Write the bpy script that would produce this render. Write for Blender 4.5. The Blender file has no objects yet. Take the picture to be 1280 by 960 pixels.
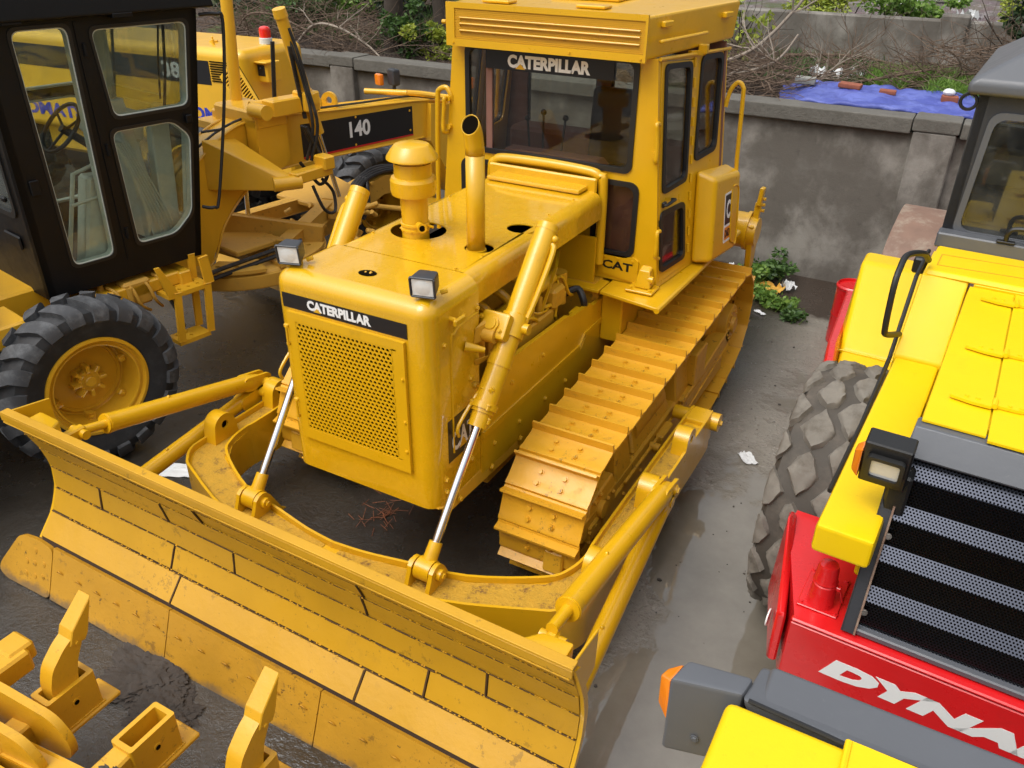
import bpy, bmesh, math, random
import numpy as np
from mathutils import Vector, Matrix, Euler, noise
from mathutils.geometry import tessellate_polygon
random.seed(7); rng = np.random.default_rng(7)
S = bpy.context.scene
COL = S.collection
PI = math.pi
# ------------------------------------------------------------------ camera
cd = bpy.data.cameras.new('camera'); cam = bpy.data.objects.new('camera', cd); COL.objects.link(cam); S.camera = cam
cd.sensor_width = 36; cd.lens = 28.885; cd.clip_end = 600; cd.clip_start = .02
_yw, _pt, _rl = math.radians(28.635), math.radians(29.867), math.radians(.752)
_f0 = Vector((-math.sin(_yw), math.cos(_yw), 0)); _r0 = Vector((math.cos(_yw), math.sin(_yw), 0)); _up = Vector((0, 0, 1))
_f = _f0*math.cos(_pt) - _up*math.sin(_pt); _u = _up*math.cos(_pt) + _f0*math.sin(_pt)
_r = _r0*math.cos(_rl) + _u*math.sin(_rl); _u2 = _u*math.cos(_rl) - _r0*math.sin(_rl)
M = Matrix((( _r.x, _u2.x, -_f.x), (_r.y, _u2.y, -_f.y), (_r.z, _u2.z, -_f.z))).to_4x4(); M.translation = Vector((2.52, -2.861, 3.563))
cam.matrix_world = M
# ------------------------------------------------------------------ world, sun, exposure (overcast)
SUN_EL, SUN_AZ = math.radians(58), math.radians(205)
W = bpy.data.worlds.new("World"); S.world = W; W.use_nodes = True
nt = W.node_tree; bg = nt.nodes['Background']
sky = nt.nodes.new('ShaderNodeTexSky'); sky.sky_type = 'NISHITA'; sky.sun_disc = False
sky.sun_elevation = SUN_EL; sky.sun_rotation = SUN_AZ; sky.dust_density = 4; sky.air_density = 1.4
hs = nt.nodes.new('ShaderNodeHueSaturation'); hs.inputs['Saturation'].default_value = .22
tc = nt.nodes.new('ShaderNodeTexCoord'); sx = nt.nodes.new('ShaderNodeSeparateXYZ'); nt.links.new(tc.outputs['Generated'], sx.inputs[0])
mr = nt.nodes.new('ShaderNodeMapRange'); mr.inputs[1].default_value = -.05; mr.inputs[2].default_value = .95; mr.inputs[3].default_value = .30; mr.inputs[4].default_value = 2.15
nt.links.new(sx.outputs[2], mr.inputs[0]); vm = nt.nodes.new('ShaderNodeVectorMath'); vm.operation = 'SCALE'
nt.links.new(sky.outputs[0], hs.inputs['Color']); nt.links.new(hs.outputs[0], vm.inputs[0]); nt.links.new(mr.outputs[0], vm.inputs['Scale'])
nt.links.new(vm.outputs[0], bg.inputs['Color']); bg.inputs['Strength'].default_value = .15
sd = bpy.data.lights.new('sun', 'SUN'); sd.energy = .6; sd.angle = math.radians(40); sd.color = (1, .97, .92)
so = bpy.data.objects.new('sun', sd); COL.objects.link(so)
_d = Vector((math.sin(SUN_AZ)*math.cos(SUN_EL), math.cos(SUN_AZ)*math.cos(SUN_EL), math.sin(SUN_EL)))
so.rotation_euler = _d.to_track_quat('Z', 'Y').to_euler()
S.view_settings.view_transform = 'Standard'; S.view_settings.look = 'None'; S.view_settings.gamma = 1
S.view_settings.exposure = -.08
S.cycles.max_bounces = 7; S.cycles.transparent_max_bounces = 12; S.cycles.glossy_bounces = 3; S.cycles.diffuse_bounces = 2

# ------------------------------------------------------------------ materials
def srgb(r, g, b):
    f = lambda c: (c/255/12.92) if c/255 <= .04045 else ((c/255+.055)/1.055)**2.4
    return (f(r), f(g), f(b), 1)
class NT:
    def __init__(s, name):
        s.m = bpy.data.materials.new(name); s.m.use_nodes = True; s.t = s.m.node_tree
        s.b = s.t.nodes['Principled BSDF']; s.out = s.t.nodes['Material Output']
        s.co = s.t.nodes.new('ShaderNodeTexCoord').outputs['Object']
    def n(s, ty, **kw):
        x = s.t.nodes.new(ty)
        for k, v in kw.items(): setattr(x, k, v)
        return x
    def l(s, a, b): s.t.links.new(a, b)
    def noise(s, scale, detail=4, rough=.6, vec=None, dist=0):
        x = s.n('ShaderNodeTexNoise'); x.inputs['Scale'].default_value = scale; x.inputs['Detail'].default_value = detail
        x.inputs['Roughness'].default_value = rough; x.inputs['Distortion'].default_value = dist
        s.l(vec or s.co, x.inputs['Vector']); return x.outputs['Fac']
    def ramp(s, fac, stops):
        x = s.n('ShaderNodeValToRGB'); e = x.color_ramp.elements
        while len(e) < len(stops): e.new(.5)
        for i, (p, c) in enumerate(stops):
            e[i].position = p; e[i].color = c if len(c) == 4 else (*c, 1)
        s.l(fac, x.inputs[0]); return x.outputs[0]
    def ss(s, fac, a, b):
        x = s.n('ShaderNodeMapRange', interpolation_type='SMOOTHSTEP'); x.inputs[1].default_value = a; x.inputs[2].default_value = b
        s.l(fac, x.inputs[0]); return x.outputs[0]
    def mix(s, fac, a, b):
        x = s.n('ShaderNodeMix', data_type='RGBA')
        for v, k in ((fac, 0), (a, 6), (b, 7)):
            if hasattr(v, 'default_value') or hasattr(v, 'is_output'): s.l(v, x.inputs[k])
            else: x.inputs[k].default_value = v if k == 0 else ((*v, 1) if len(v) == 3 else v)
        return x.outputs[2]
    def math(s, op, a, b=None):
        x = s.n('ShaderNodeMath', operation=op)
        for v, k in ((a, 0), (b, 1)):
            if v is None: continue
            if hasattr(v, 'is_output'): s.l(v, x.inputs[k])
            else: x.inputs[k].default_value = v
        return x.outputs[0]
    def bump(s, h, strength=.3, dist=.01):
        x = s.n('ShaderNodeBump'); x.inputs['Strength'].default_value = strength; x.inputs['Distance'].default_value = dist
        s.l(h, x.inputs['Height']); s.l(x.outputs[0], s.b.inputs['Normal'])
    def vec(s, sx, sy, sz):
        x = s.n('ShaderNodeMapping'); x.inputs['Scale'].default_value = (sx, sy, sz); s.l(s.co, x.inputs[0]); return x.outputs[0]
def paint(name, c, rough=.33, coat=.35, dirt=.25, dirtc=(.16, .085, .02), var=.12, chip=0, orange=.25, dscale=5):
    N = NT(name); c = c[:3]
    a = N.noise(2.3, 3); v = N.mix(a, tuple(x*(1-var) for x in c), tuple(min(1, x*(1+var)) for x in c))
    d = N.ss(N.noise(dscale, 8, .72, dist=.4), .56, .80)
    sp = N.ss(N.noise(60, 3, .6), .66, .74)
    dd = N.math('MAXIMUM', N.math('MULTIPLY', d, dirt), N.math('MULTIPLY', sp, dirt*.8))
    stk = N.ss(N.noise(3.2, 6, .7, N.vec(4, 4, .45)), .60, .80); col = N.mix(dd, N.mix(N.math('MULTIPLY', stk, .16+dirt*.25), v, tuple(a_*.5+b_*.5 for a_, b_ in zip(c, dirtc))), dirtc)
    if chip:
        ch = N.ss(N.math('ADD', N.noise(18, 6, .75), N.math('MULTIPLY', N.noise(2.0, 2), .35)), .80, .84)
        col = N.mix(N.math('MULTIPLY', ch, chip), col, (.05, .028, .015))
    N.l(col, N.b.inputs['Base Color'])
    r = N.math('ADD', N.math('MULTIPLY', N.noise(9, 5), .22), rough-.1); r2 = N.math('ADD', r, N.math('MULTIPLY', dd, .5))
    N.l(r2, N.b.inputs['Roughness'])
    N.b.inputs['Coat Weight'].default_value = coat; N.b.inputs['Coat Roughness'].default_value = .10
    N.bump(N.math('ADD', N.noise(7, 3), N.math('MULTIPLY', N.noise(90, 3), .12)), orange, .008)
    return N.m
def plain(name, c, rough=.5, metal=0, var=.15, scale=20, coat=0, bump=.1, spec=.5, dust=0, dustc=(.25, .22, .17)):
    N = NT(name); c = c[:3]
    v = N.mix(N.noise(scale, 5), tuple(x*(1-var) for x in c), tuple(min(1, x*(1+var)) for x in c))
    if dust: v = N.mix(N.math('MULTIPLY', N.ss(N.noise(6, 7, .7), .45, .75), dust), v, dustc)
    N.l(v, N.b.inputs['Base Color']); N.b.inputs['Roughness'].default_value = rough; N.b.inputs['Metallic'].default_value = metal
    N.b.inputs['Coat Weight'].default_value = coat; N.b.inputs['Specular IOR Level'].default_value = spec
    if bump: N.bump(N.noise(scale*3, 4), bump, .005)
    return N.m
def glass(name, tint=(.8, .85, .83), refl=.12, dirt=0):
    N = NT(name); t = N.t; t.nodes.remove(N.b)
    tr = N.n('ShaderNodeBsdfTransparent'); tr.inputs[0].default_value = (*tint, 1)
    gl = N.n('ShaderNodeBsdfGlossy'); gl.inputs['Roughness'].default_value = .03
    fr = N.n('ShaderNodeFresnel'); fr.inputs[0].default_value = 1.5
    a = N.math('ADD', N.math('MULTIPLY', fr.outputs[0], .6), refl*.3)
    mx = N.n('ShaderNodeMixShader'); N.l(a, mx.inputs[0]); N.l(tr.outputs[0], mx.inputs[1]); N.l(gl.outputs[0], mx.inputs[2])
    o = mx.outputs[0]
    if dirt:
        df = N.n('ShaderNodeBsdfDiffuse'); df.inputs[0].default_value = (.55, .55, .5, 1)
        m2 = N.n('ShaderNodeMixShader'); N.l(N.math('MULTIPLY', N.ss(N.noise(3, 5, .6), .3, .8), dirt), m2.inputs[0])
        N.l(o, m2.inputs[1]); N.l(df.outputs[0], m2.inputs[2]); o = m2.outputs[0]
    N.l(o, N.out.inputs[0]); return N.m
YEL = (.72, .395, .006)
m_yel = paint('cat_yellow', YEL, rough=.30, coat=.35, dirt=.3)
m_hood = paint('hood_yellow', YEL, rough=.26, coat=.9, dirt=.22, orange=.12)
m_hood.node_tree.nodes['Principled BSDF'].inputs['Coat Roughness'].default_value = .05
m_blade = paint('blade_yellow', (.58, .305, .012), rough=.40, coat=.12, dirt=.28, chip=.35, var=.16, orange=.5)
m_edge = paint('edge_yellow', (.55, .275, .018), rough=.45, coat=.1, dirt=.85, chip=.95, var=.2, orange=.9, dscale=3)
_t = m_edge.node_tree; _b = _t.nodes['Principled BSDF']; _o = _b.inputs['Base Color'].links[0].from_socket
_N = NT.__new__(NT); _N.m, _N.t, _N.b = m_edge, _t, _b; _N.co = next(n for n in _t.nodes if n.type == 'TEX_COORD').outputs['Object']
_s = _N.n('ShaderNodeSeparateXYZ'); _N.l(_N.co, _s.inputs[0]); _lo = _N.math('SUBTRACT', 1, _N.ss(_N.math('ADD', _s.outputs[2], _N.math('MULTIPLY', _N.noise(9, 6, .7), .16)), .095, .15))
_bl = _N.ss(_N.noise(11, 7, .75, _N.vec(1, 1, 1.6)), .57, .66); _N.l(_N.mix(_N.math('MULTIPLY', _lo, .7), _N.mix(_N.math('MULTIPLY', _bl, .55), _o, (.10, .05, .018)), (.13, .10, .07)), _b.inputs['Base Color'])
m_track = paint('track_yellow', (.70, .355, .016), rough=.4, coat=.12, dirt=.75, chip=.75, orange=.6, dscale=9)
m_rip = paint('ripper_yellow', (.66, .345, .012), rough=.42, coat=.12, dirt=.45, chip=.4, orange=.6, dscale=8)
m_under = paint('under_yellow', (.64, .33, .016), rough=.5, coat=.05, dirt=.65, chip=.5, orange=.6, dscale=7)
m_grad = paint('grader_yellow', (.80, .43, .02), rough=.36, dirt=.2)
m_gradd = paint('grader_dusty', (.62, .34, .045), rough=.55, coat=0, dirt=.55, dirtc=(.25, .17, .07), chip=.3)
m_load = paint('loader_yellow', (.82, .45, .02), rough=.35, dirt=.12)
m_roll = paint('roller_yellow', (.88, .57, .003), rough=.42, coat=.08, dirt=.18, dirtc=(.35, .22, .02), var=.06)
m_red = paint('red_paint', (.68, .012, .014), rough=.28, coat=.5, dirt=.25, dirtc=(.2, .02, .01), var=.1)
m_blackp = paint('black_cab_paint', (.005, .005, .0055), rough=.45, coat=.0, dirt=.35, dirtc=(.012, .010, .009), var=.3)
m_blackp.node_tree.nodes['Principled BSDF'].inputs['Specular IOR Level'].default_value = .3
m_grey = paint('grey_paint', (.10, .105, .115), rough=.4, coat=.15, dirt=.25, dirtc=(.19, .19, .19), var=.1)
m_dgrey = paint('dark_grey_paint', (.035, .037, .042), rough=.4, coat=.1, dirt=.3, dirtc=(.12, .12, .12), var=.2)
m_black = plain('black_rubber_seal', (.012, .012, .012), .45)
m_seam = plain('seam_rust', (.085, .042, .012), .8, var=.5, scale=40)
m_gap = plain('rusty_gap', (.035, .018, .008), .9)
m_hole = plain('recess_shade', (.008, .006, .004), .95, bump=0, spec=0)  # near-black without sheen: paints the shade inside holes, slots and openings
m_decal = plain('decal_black', (.012, .011, .012), .3, bump=0)
m_white = plain('decal_white', (.82, .82, .80), .4, var=.03, bump=0)
m_redl = plain('decal_red', (.6, .02, .015), .4, bump=0)
m_blue = plain('decal_blue', (.03, .05, .42), .4, bump=0)
m_orl = plain('decal_orange', (.75, .25, .02), .4, bump=0)
m_chrome = plain('chrome_rod', (.78, .78, .80), .14, 1, var=.04, bump=0)
m_steel = plain('worn_steel', (.30, .28, .26), .4, 1)
m_hose = plain('hose_rubber', (.014, .014, .015), .45, dust=.2)
m_rub = plain('tyre_rubber', (.020, .021, .023), .65, dust=.6, dustc=(.06, .062, .066), scale=8, bump=.3)
m_lug = plain('dusty_tread', (.05, .052, .056), .75, dust=.9, dustc=(.15, .155, .16), scale=9, bump=.4)
m_rubm = plain('muddy_rubber', (.065, .055, .043), .75, dust=.8, dustc=(.13, .105, .08), scale=6, bump=.8)
m_mudb = plain('pale_mud', (.19, .17, .14), .85, var=.4, scale=5, bump=1, dust=.9, dustc=(.085, .07, .052))
m_glass = glass('cab_glass', (.86, .84, .81), .03)
m_gclear = glass('clear_glass', (.86, .90, .87), 0.04, dirt=.06)
m_groll = glass('roller_glass', (.60, .62, .60), .16, dirt=.10)
m_seat = plain('seat_vinyl', (.02, .02, .022), .5)
m_brown = plain('cab_interior', (.21, .10, .075), .8, dust=.2, dustc=(.2, .13, .1))
m_pale = plain('pale_green_paint', (.72, .77, .68), .5, dust=.3, dustc=(.35, .36, .30))
m_lamp = plain('lamp_glass', (.80, .80, .77), .12, var=.1, coat=1, scale=60)
m_amber = plain('amber_lens', (.85, .22, .01), .2, coat=1)
m_beac = plain('red_lens', (.75, .02, .01), .2, coat=1)
m_roll.node_tree.nodes['Principled BSDF'].inputs['Specular IOR Level'].default_value = .3
m_drum = plain('drum_steel', (.22, .13, .09), .6, dust=.8, dustc=(.38, .32, .24), var=.3, scale=7)
m_wood = plain('dead_wood', (.14, .095, .065), .9, var=.5, scale=14, bump=.6)
m_woodp = plain('pale_dead_wood', (.30, .25, .20), .9, var=.4, scale=14, bump=.6)
m_bark = plain('bark', (.055, .042, .032), .95, var=.5, scale=16, bump=1)
m_brick = plain('brick', (.28, .09, .05), .9, var=.4, scale=30, bump=.6)
m_bgrey = plain('concrete_block', (.26, .26, .23), .9, var=.3, scale=30, bump=.5)
m_paper = plain('white_litter', (.72, .73, .72), .7, var=.1)
m_ylit = plain('yellow_litter', (.65, .36, .05), .7, var=.3)
m_tankw = plain('white_tank', (.62, .66, .66), .35, dust=.4)
m_clod = plain('dark_clod', (.06, .05, .042), .95, var=.5, scale=12, bump=1)
# rusty trough
N = NT('rusty_trough'); a = N.noise(14, 8, .75)
N.l(N.ramp(a, [(.28, (.06, .030, .014)), (.38, (.26, .13, .02)), (.46, (.50, .28, .02)), (.66, (.58, .31, .02)), (.78, (.16, .075, .02))]), N.b.inputs['Base Color']); N.b.inputs['Roughness'].default_value = .75
N.bump(N.noise(60, 5), .8, .01); m_rust = N.m
# concrete wall
N = NT('stained_concrete'); v = N.vec(1, 1, .8)
a = N.ss(N.noise(1.6, 7, .6, v, .15), .44, .66); b = N.noise(9, 6, .7)
c1 = N.mix(a, (.135, .120, .100), (.31, .288, .252)); c2 = N.mix(N.math('MULTIPLY', N.ss(b, .5, .85), .6), c1, (.05, .043, .035))
st = N.ss(N.noise(2.2, 6, .65), .52, .72); c3 = N.mix(N.math('MULTIPLY', st, .40), c2, (.24, .225, .20))
N.l(c3, N.b.inputs['Base Color']); N.b.inputs['Roughness'].default_value = .8; N.bump(N.math('ADD', N.noise(4, 8, .7), N.math('MULTIPLY', N.noise(70, 4), .3)), .5, .02); m_conc = N.m
N = NT('coping_concrete'); c1 = N.mix(N.noise(5, 8, .7), (.070, .064, .052), (.20, .187, .16)); N.l(c1, N.b.inputs['Base Color']); N.b.inputs['Roughness'].default_value = .85
N.bump(N.noise(30, 6, .7), .6, .02); m_cop = N.m
# ground: wet mud over concrete with standing water
N = NT('wet_ground')
big = N.noise(.55, 4, .55, dist=.3); med = N.noise(3.1, 7, .65); fine = N.noise(38, 6, .7); grit = N.noise(140, 3, .6)
sep = N.n('ShaderNodeSeparateXYZ'); N.l(N.co, sep.inputs[0])
# strip right of the crawler holds water; sky sheen also painted into its colour
strip = N.math('SUBTRACT', 1, N.ss(N.math('ABSOLUTE', N.math('SUBTRACT', sep.outputs[0], 1.95)), .25, .95))
stripy = N.math('SUBTRACT', 1, N.ss(sep.outputs[1], 2.6, 4.6))
lowl = N.math('SUBTRACT', 1, N.ss(sep.outputs[0], -.2, .9)); lowl = N.math('MULTIPLY', lowl, N.math('SUBTRACT', 1, N.ss(sep.outputs[1], 3.5, 5)))
w = N.math('ADD', N.math('MULTIPLY', N.math('MULTIPLY', strip, stripy), .17), N.math('MULTIPLY', lowl, -.06))
wet = N.ss(N.math('ADD', N.math('ADD', N.math('MULTIPLY', big, .75), N.math('MULTIPLY', med, .25)), w), .53, .60)
dry = N.mix(N.math('ADD', N.math('MULTIPLY', med, .15), N.math('MULTIPLY', strip, .75)), (.016, .012, .008), (.34, .31, .255)); dry = N.mix(N.math('MULTIPLY', N.ss(fine, .5, .7), .5), dry, (.035, .028, .022))  # strip term lightens the dry colour to imitate reflected sky
soil = N.ss(N.math('ADD', sep.outputs[1], N.math('MULTIPLY', med, 1.0)), 5.6, 5.95); dry = N.mix(soil, dry, N.mix(fine, (.016, .011, .008), (.075, .052, .037)))
wet = N.math('MULTIPLY', wet, N.math('SUBTRACT', 1, soil))
col = N.mix(wet, dry, N.mix(med, N.mix(strip, (.012, .009, .006), (.13, .112, .084)), N.mix(strip, (.032, .026, .018), (.27, .245, .20)))); N.l(col, N.b.inputs['Base Color'])  # muddy film, paler in the strip where sky sheen is painted in
rg = N.n('ShaderNodeMapRange'); rg.inputs[3].default_value = .30; rg.inputs[4].default_value = .035; N.l(wet, rg.inputs[0])
damp = N.math('MULTIPLY', N.ss(N.noise(1.9, 5, .6), .4, .65), .22); damp = N.math('MULTIPLY', damp, N.math('SUBTRACT', 1, wet))
N.l(N.math('SUBTRACT', rg.outputs[0], damp), N.b.inputs['Roughness'])
h = N.math('MULTIPLY', N.math('ADD', N.math('ADD', N.math('MULTIPLY', med, .6), N.math('MULTIPLY', fine, .22)), N.math('MULTIPLY', grit, .08)), N.math('SUBTRACT', 1, wet))
rip = N.math('MULTIPLY', N.noise(16, 2), .01)
N.bump(N.math('ADD', h, rip), .8, .035); N.b.inputs['Specular IOR Level'].default_value = 1.0; m_ground = N.m
# bank soil / far rubble
N = NT('littered_bank'); a = N.noise(1.3, 6, .65); b = N.noise(22, 7, .75)
c = N.mix(a, (.07, .048, .035), (.19, .14, .11)); c = N.mix(N.ss(b, .42, .62), c, (.03, .02, .015))
sp = N.n('ShaderNodeSeparateXYZ'); N.l(N.co, sp.inputs[0]); far = N.ss(sp.outputs[1], 10.5, 11.5)
vo = N.n('ShaderNodeTexVoronoi'); vo.inputs['Scale'].default_value = 7; N.l(N.co, vo.inputs[0])
rub = N.mix(N.ss(N.noise(6, 5, .7), .5, .64), N.mix(.93, vo.outputs['Color'], (.22, .17, .16)), (.55, .52, .52))
c = N.mix(far, c, N.mix(.5, (.22, .17, .155), rub))
gr = N.ss(N.noise(.9, 5, .6), .52, .62); c = N.mix(N.math('MULTIPLY', gr, .7), c, (.10, .15, .03)); N.l(c, N.b.inputs['Base Color'])
N.b.inputs['Roughness'].default_value = .95; N.bump(b, 1, .08); m_bank = N.m
# tarp
N = NT('blue_tarp'); N.l(N.mix(N.ss(N.noise(3, 4), .45, .6), (.06, .08, .33), (.11, .14, .44)), N.b.inputs['Base Color']); N.b.inputs['Roughness'].default_value = .55
N.bump(N.noise(4, 3, .5, dist=1.5), .6, .05); m_tarp = N.m
def leafmat(name, c1, c2):
    N = NT(name); g = N.n('ShaderNodeNewGeometry'); x = N.mix(g.outputs['Random Per Island'], c1, c2); N.l(x, N.b.inputs['Base Color'])
    N.b.inputs['Roughness'].default_value = .5; N.b.inputs['Transmission Weight'].default_value = 0
    tl = N.n('ShaderNodeBsdfTranslucent'); N.l(x, tl.inputs[0]); mx = N.n('ShaderNodeMixShader'); mx.inputs[0].default_value = .3
    N.l(N.b.outputs[0], mx.inputs[1]); N.l(tl.outputs[0], mx.inputs[2]); N.l(mx.outputs[0], N.out.inputs[0]); return N.m
m_leaf = leafmat('leaf_green', (.03, .075, .018), (.12, .22, .05))
m_leafb = leafmat('leaf_bright', (.09, .20, .03), (.26, .40, .07))
m_leafd = leafmat('leaf_dark', (.012, .028, .012), (.05, .09, .03))
m_leafy = leafmat('leaf_yellowgreen', (.20, .28, .03), (.50, .55, .08))
# perforated sheet with real see-through holes (procedural pattern)
def perf(name, c, pitch, hole, ax='XZ', rough=.45, metal=0):
    N = NT(name); sx = N.n('ShaderNodeSeparateXYZ'); N.l(N.co, sx.inputs[0])
    U = N.math('DIVIDE', sx.outputs['XYZ'.index(ax[0])], pitch); V = N.math('DIVIDE', sx.outputs['XYZ'.index(ax[1])], pitch*1.732)
    def cell(ou, ov):
        a = N.math('SUBTRACT', N.math('FRACT', N.math('ADD', U, ou+1000)), .5); b = N.math('MULTIPLY', N.math('SUBTRACT', N.math('FRACT', N.math('ADD', V, ov+1000)), .5), 1.732)
        return N.math('SQRT', N.math('ADD', N.math('MULTIPLY', a, a), N.math('MULTIPLY', b, b)))
    d = N.math('MINIMUM', cell(0, 0), cell(.5, .5)); al = N.math('GREATER_THAN', d, hole)
    N.b.inputs['Base Color'].default_value = (*c[:3], 1); N.b.inputs['Roughness'].default_value = rough; N.l(al, N.b.inputs['Alpha']); N.b.inputs['Metallic'].default_value = metal; return N.m
m_perfy = perf('perforated_yellow', (.72, .37, .015), .012, .30)
m_perfk = perf('perforated_black', (.045, .049, .062), .0125, .30, 'XY', .30, 1)

# ------------------------------------------------------------------ mesh builder
def frame(z, up=Vector((0, 0, 1))):
    z = Vector(z).normalized()
    if abs(z.dot(up)) > .97: up = Vector((0, 1, 0))
    x = up.cross(z).normalized(); return x, z.cross(x), z
NOWN = {'trunk', 'branch', 'stem', 'foliage', 'mud_heap', 'mud_clod', 'straw_tuft', 'styrofoam_lump'}
class MB:
    def __init__(s): s.bm = bmesh.new()
    def _bev(s, vs, bev, seg=2, keep=None):
        if bev <= 0: return
        vs = set(vs); es = [e for e in s.bm.edges if e.verts[0] in vs and e.verts[1] in vs]
        if keep: es = [e for e in es if keep(e)]
        es = [e for e in es if len(e.link_faces) == 2 and e.calc_face_angle(0) > .35]
        bmesh.ops.bevel(s.bm, geom=es, offset=bev, segments=seg, profile=.5, affect='EDGES', clamp_overlap=True)
    def box(s, c, d, bev=.006, rot=None, seg=1, keep=None):
        r = bmesh.ops.create_cube(s.bm, size=1); vs = r['verts']
        m = Matrix.Diagonal((*d, 1)); R_ = (Euler(rot).to_matrix() if rot is not None and not isinstance(rot, Matrix) else (rot or Matrix.Identity(3))).to_4x4()
        m = Matrix.Translation(c) @ R_ @ m
        for v in vs: v.co = m @ v.co
        s._bev(vs, bev, seg, keep); return s
    def bar(s, a, b, w, h, bev=.006, up=Vector((0, 0, 1))):
        a, b = Vector(a), Vector(b); x, y, z = frame(b-a, up)
        R_ = Matrix((x, y, z)).transposed(); return s.box((a+b)/2, (w, h, (b-a).length), bev, R_)
    def hull(s, pts, bev=.006, seg=1):
        vs = [s.bm.verts.new(p) for p in pts]; r = bmesh.ops.convex_hull(s.bm, input=vs)
        bmesh.ops.delete(s.bm, geom=[g for g in r['geom_unused'] if isinstance(g, bmesh.types.BMVert)], context='VERTS')
        vs = [v for v in vs if v.is_valid]; fs = list({f for v in vs for f in v.link_faces})
        bmesh.ops.dissolve_limit(s.bm, angle_limit=.03, verts=vs, edges=list({e for f in fs for e in f.edges}))
        s._bev([v for v in vs if v.is_valid], bev, seg); return s
    def plate(s, out, holes, o, U, V, t, bev=0):
        """flat plate: 2-D outline with holes in plane (o,U,V); thickness t goes against U x V"""
        o, U, V = Vector(o), Vector(U).normalized(), Vector(V).normalized(); n = U.cross(V)
        loops = [out]+list(holes); tri = tessellate_polygon([[Vector((p[0], p[1], 0)) for p in L] for L in loops])
        flat = [p for L in loops for p in L]
        f = [s.bm.verts.new(o+U*p[0]+V*p[1]) for p in flat]; b = [s.bm.verts.new(o+U*p[0]+V*p[1]-n*t) for p in flat]
        fs = []
        for a_, b_, c_ in tri:
            P = [f[i].co for i in (a_, b_, c_)]
            if (P[1]-P[0]).cross(P[2]-P[0]).length < 1e-12: continue
            if (P[1]-P[0]).cross(P[2]-P[0]).dot(n) < 0: a_, c_ = c_, a_
            try:
                s.bm.faces.new((f[a_], f[b_], f[c_])); s.bm.faces.new((b[c_], b[b_], b[a_]))
            except ValueError: pass
        k = 0
        for L in loops:
            m = len(L)
            ar = sum(L[i][0]*L[(i+1) % m][1]-L[(i+1) % m][0]*L[i][1] for i in range(m)); ccw = ar > 0
            if L is not out: ccw = not ccw
            for i in range(m):
                i0, i1 = k+i, k+(i+1) % m
                q = (f[i1], f[i0], b[i0], b[i1]) if ccw else (f[i0], f[i1], b[i1], b[i0])
                try: s.bm.faces.new(q)
                except ValueError: pass
            k += m
        return s
    def cyl(s, a, b, r, r2=None, n=24, cap=True):
        a, b = Vector(a), Vector(b); x, y, z = frame(b-a); r2 = r if r2 is None else r2
        A = [s.bm.verts.new(a+(x*math.cos(i*2*PI/n)+y*math.sin(i*2*PI/n))*r) for i in range(n)]
        B = [s.bm.verts.new(b+(x*math.cos(i*2*PI/n)+y*math.sin(i*2*PI/n))*r2) for i in range(n)]
        for i in range(n): s.bm.faces.new((A[i], A[(i+1) % n], B[(i+1) % n], B[i]))
        if cap: s.bm.faces.new(A[::-1]); s.bm.faces.new(B)
        return s
    def lathe(s, prof, o, ax=(0, 0, 1), n=32, close=False):
        o = Vector(o); x, y, z = frame(ax); rings = []
        for r, h in prof: rings.append([s.bm.verts.new(o+z*h+(x*math.cos(i*2*PI/n)+y*math.sin(i*2*PI/n))*max(r, 1e-4)) for i in range(n)])
        R_ = rings+([rings[0]] if close else [])
        for p, q in zip(R_, R_[1:]):
            for i in range(n): s.bm.faces.new((p[i], p[(i+1) % n], q[(i+1) % n], q[i]))
        return s
    def tube(s, pts, r, n=8, smooth=True, cap=True):
        P = [Vector(p) for p in pts]
        if smooth and len(P) > 2:
            Q = []
            for i in range(len(P)-1):
                p0, p1, p2, p3 = P[max(i-1, 0)], P[i], P[i+1], P[min(i+2, len(P)-1)]
                for k in range(5):
                    t = k/5; Q.append(.5*((2*p1)+(p2-p0)*t+(2*p0-5*p1+4*p2-p3)*t*t+(3*p1-p0-3*p2+p3)*t**3))
            P = Q+[P[-1]]
        rr = r if hasattr(r, '__len__') else [r]*len(P)
        if len(rr) != len(P): rr = [rr[0]+(rr[-1]-rr[0])*i/(len(P)-1) for i in range(len(P))]
        x = None; prev = None; 
        for i, p in enumerate(P):
            d = (P[min(i+1, len(P)-1)]-P[max(i-1, 0)]).normalized()
            if x is None: x = frame(d)[0]
            x = (x-d*x.dot(d)).normalized(); y = d.cross(x)
            ring = [s.bm.verts.new(p+(x*math.cos(k*2*PI/n)+y*math.sin(k*2*PI/n))*rr[i]) for k in range(n)]
            if prev:
                for k in range(n): s.bm.faces.new((prev[k], prev[(k+1) % n], ring[(k+1) % n], ring[k]))
            elif cap: s.bm.faces.new(ring[::-1])
            prev = ring
        if cap: s.bm.faces.new(prev)
        return s
    def sph(s, c, r, sc=(1, 1, 1), n=12):
        m = n//2; c = Vector(c); N_ = s.bm.verts.new; F = s.bm.faces.new
        top, bot = N_(c+Vector((0, 0, r*sc[2]))), N_(c-Vector((0, 0, r*sc[2]))); rings = []
        for j in range(1, m):
            a = PI*j/m; rings.append([N_(c+Vector((math.sin(a)*math.cos(2*PI*i/n)*r*sc[0], math.sin(a)*math.sin(2*PI*i/n)*r*sc[1], math.cos(a)*r*sc[2]))) for i in range(n)])
        for i in range(n):
            k = (i+1) % n; F((top, rings[0][i], rings[0][k])); F((bot, rings[-1][k], rings[-1][i]))
            for p, q in zip(rings, rings[1:]): F((p[i], q[i], q[k], p[k]))
        return s
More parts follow.
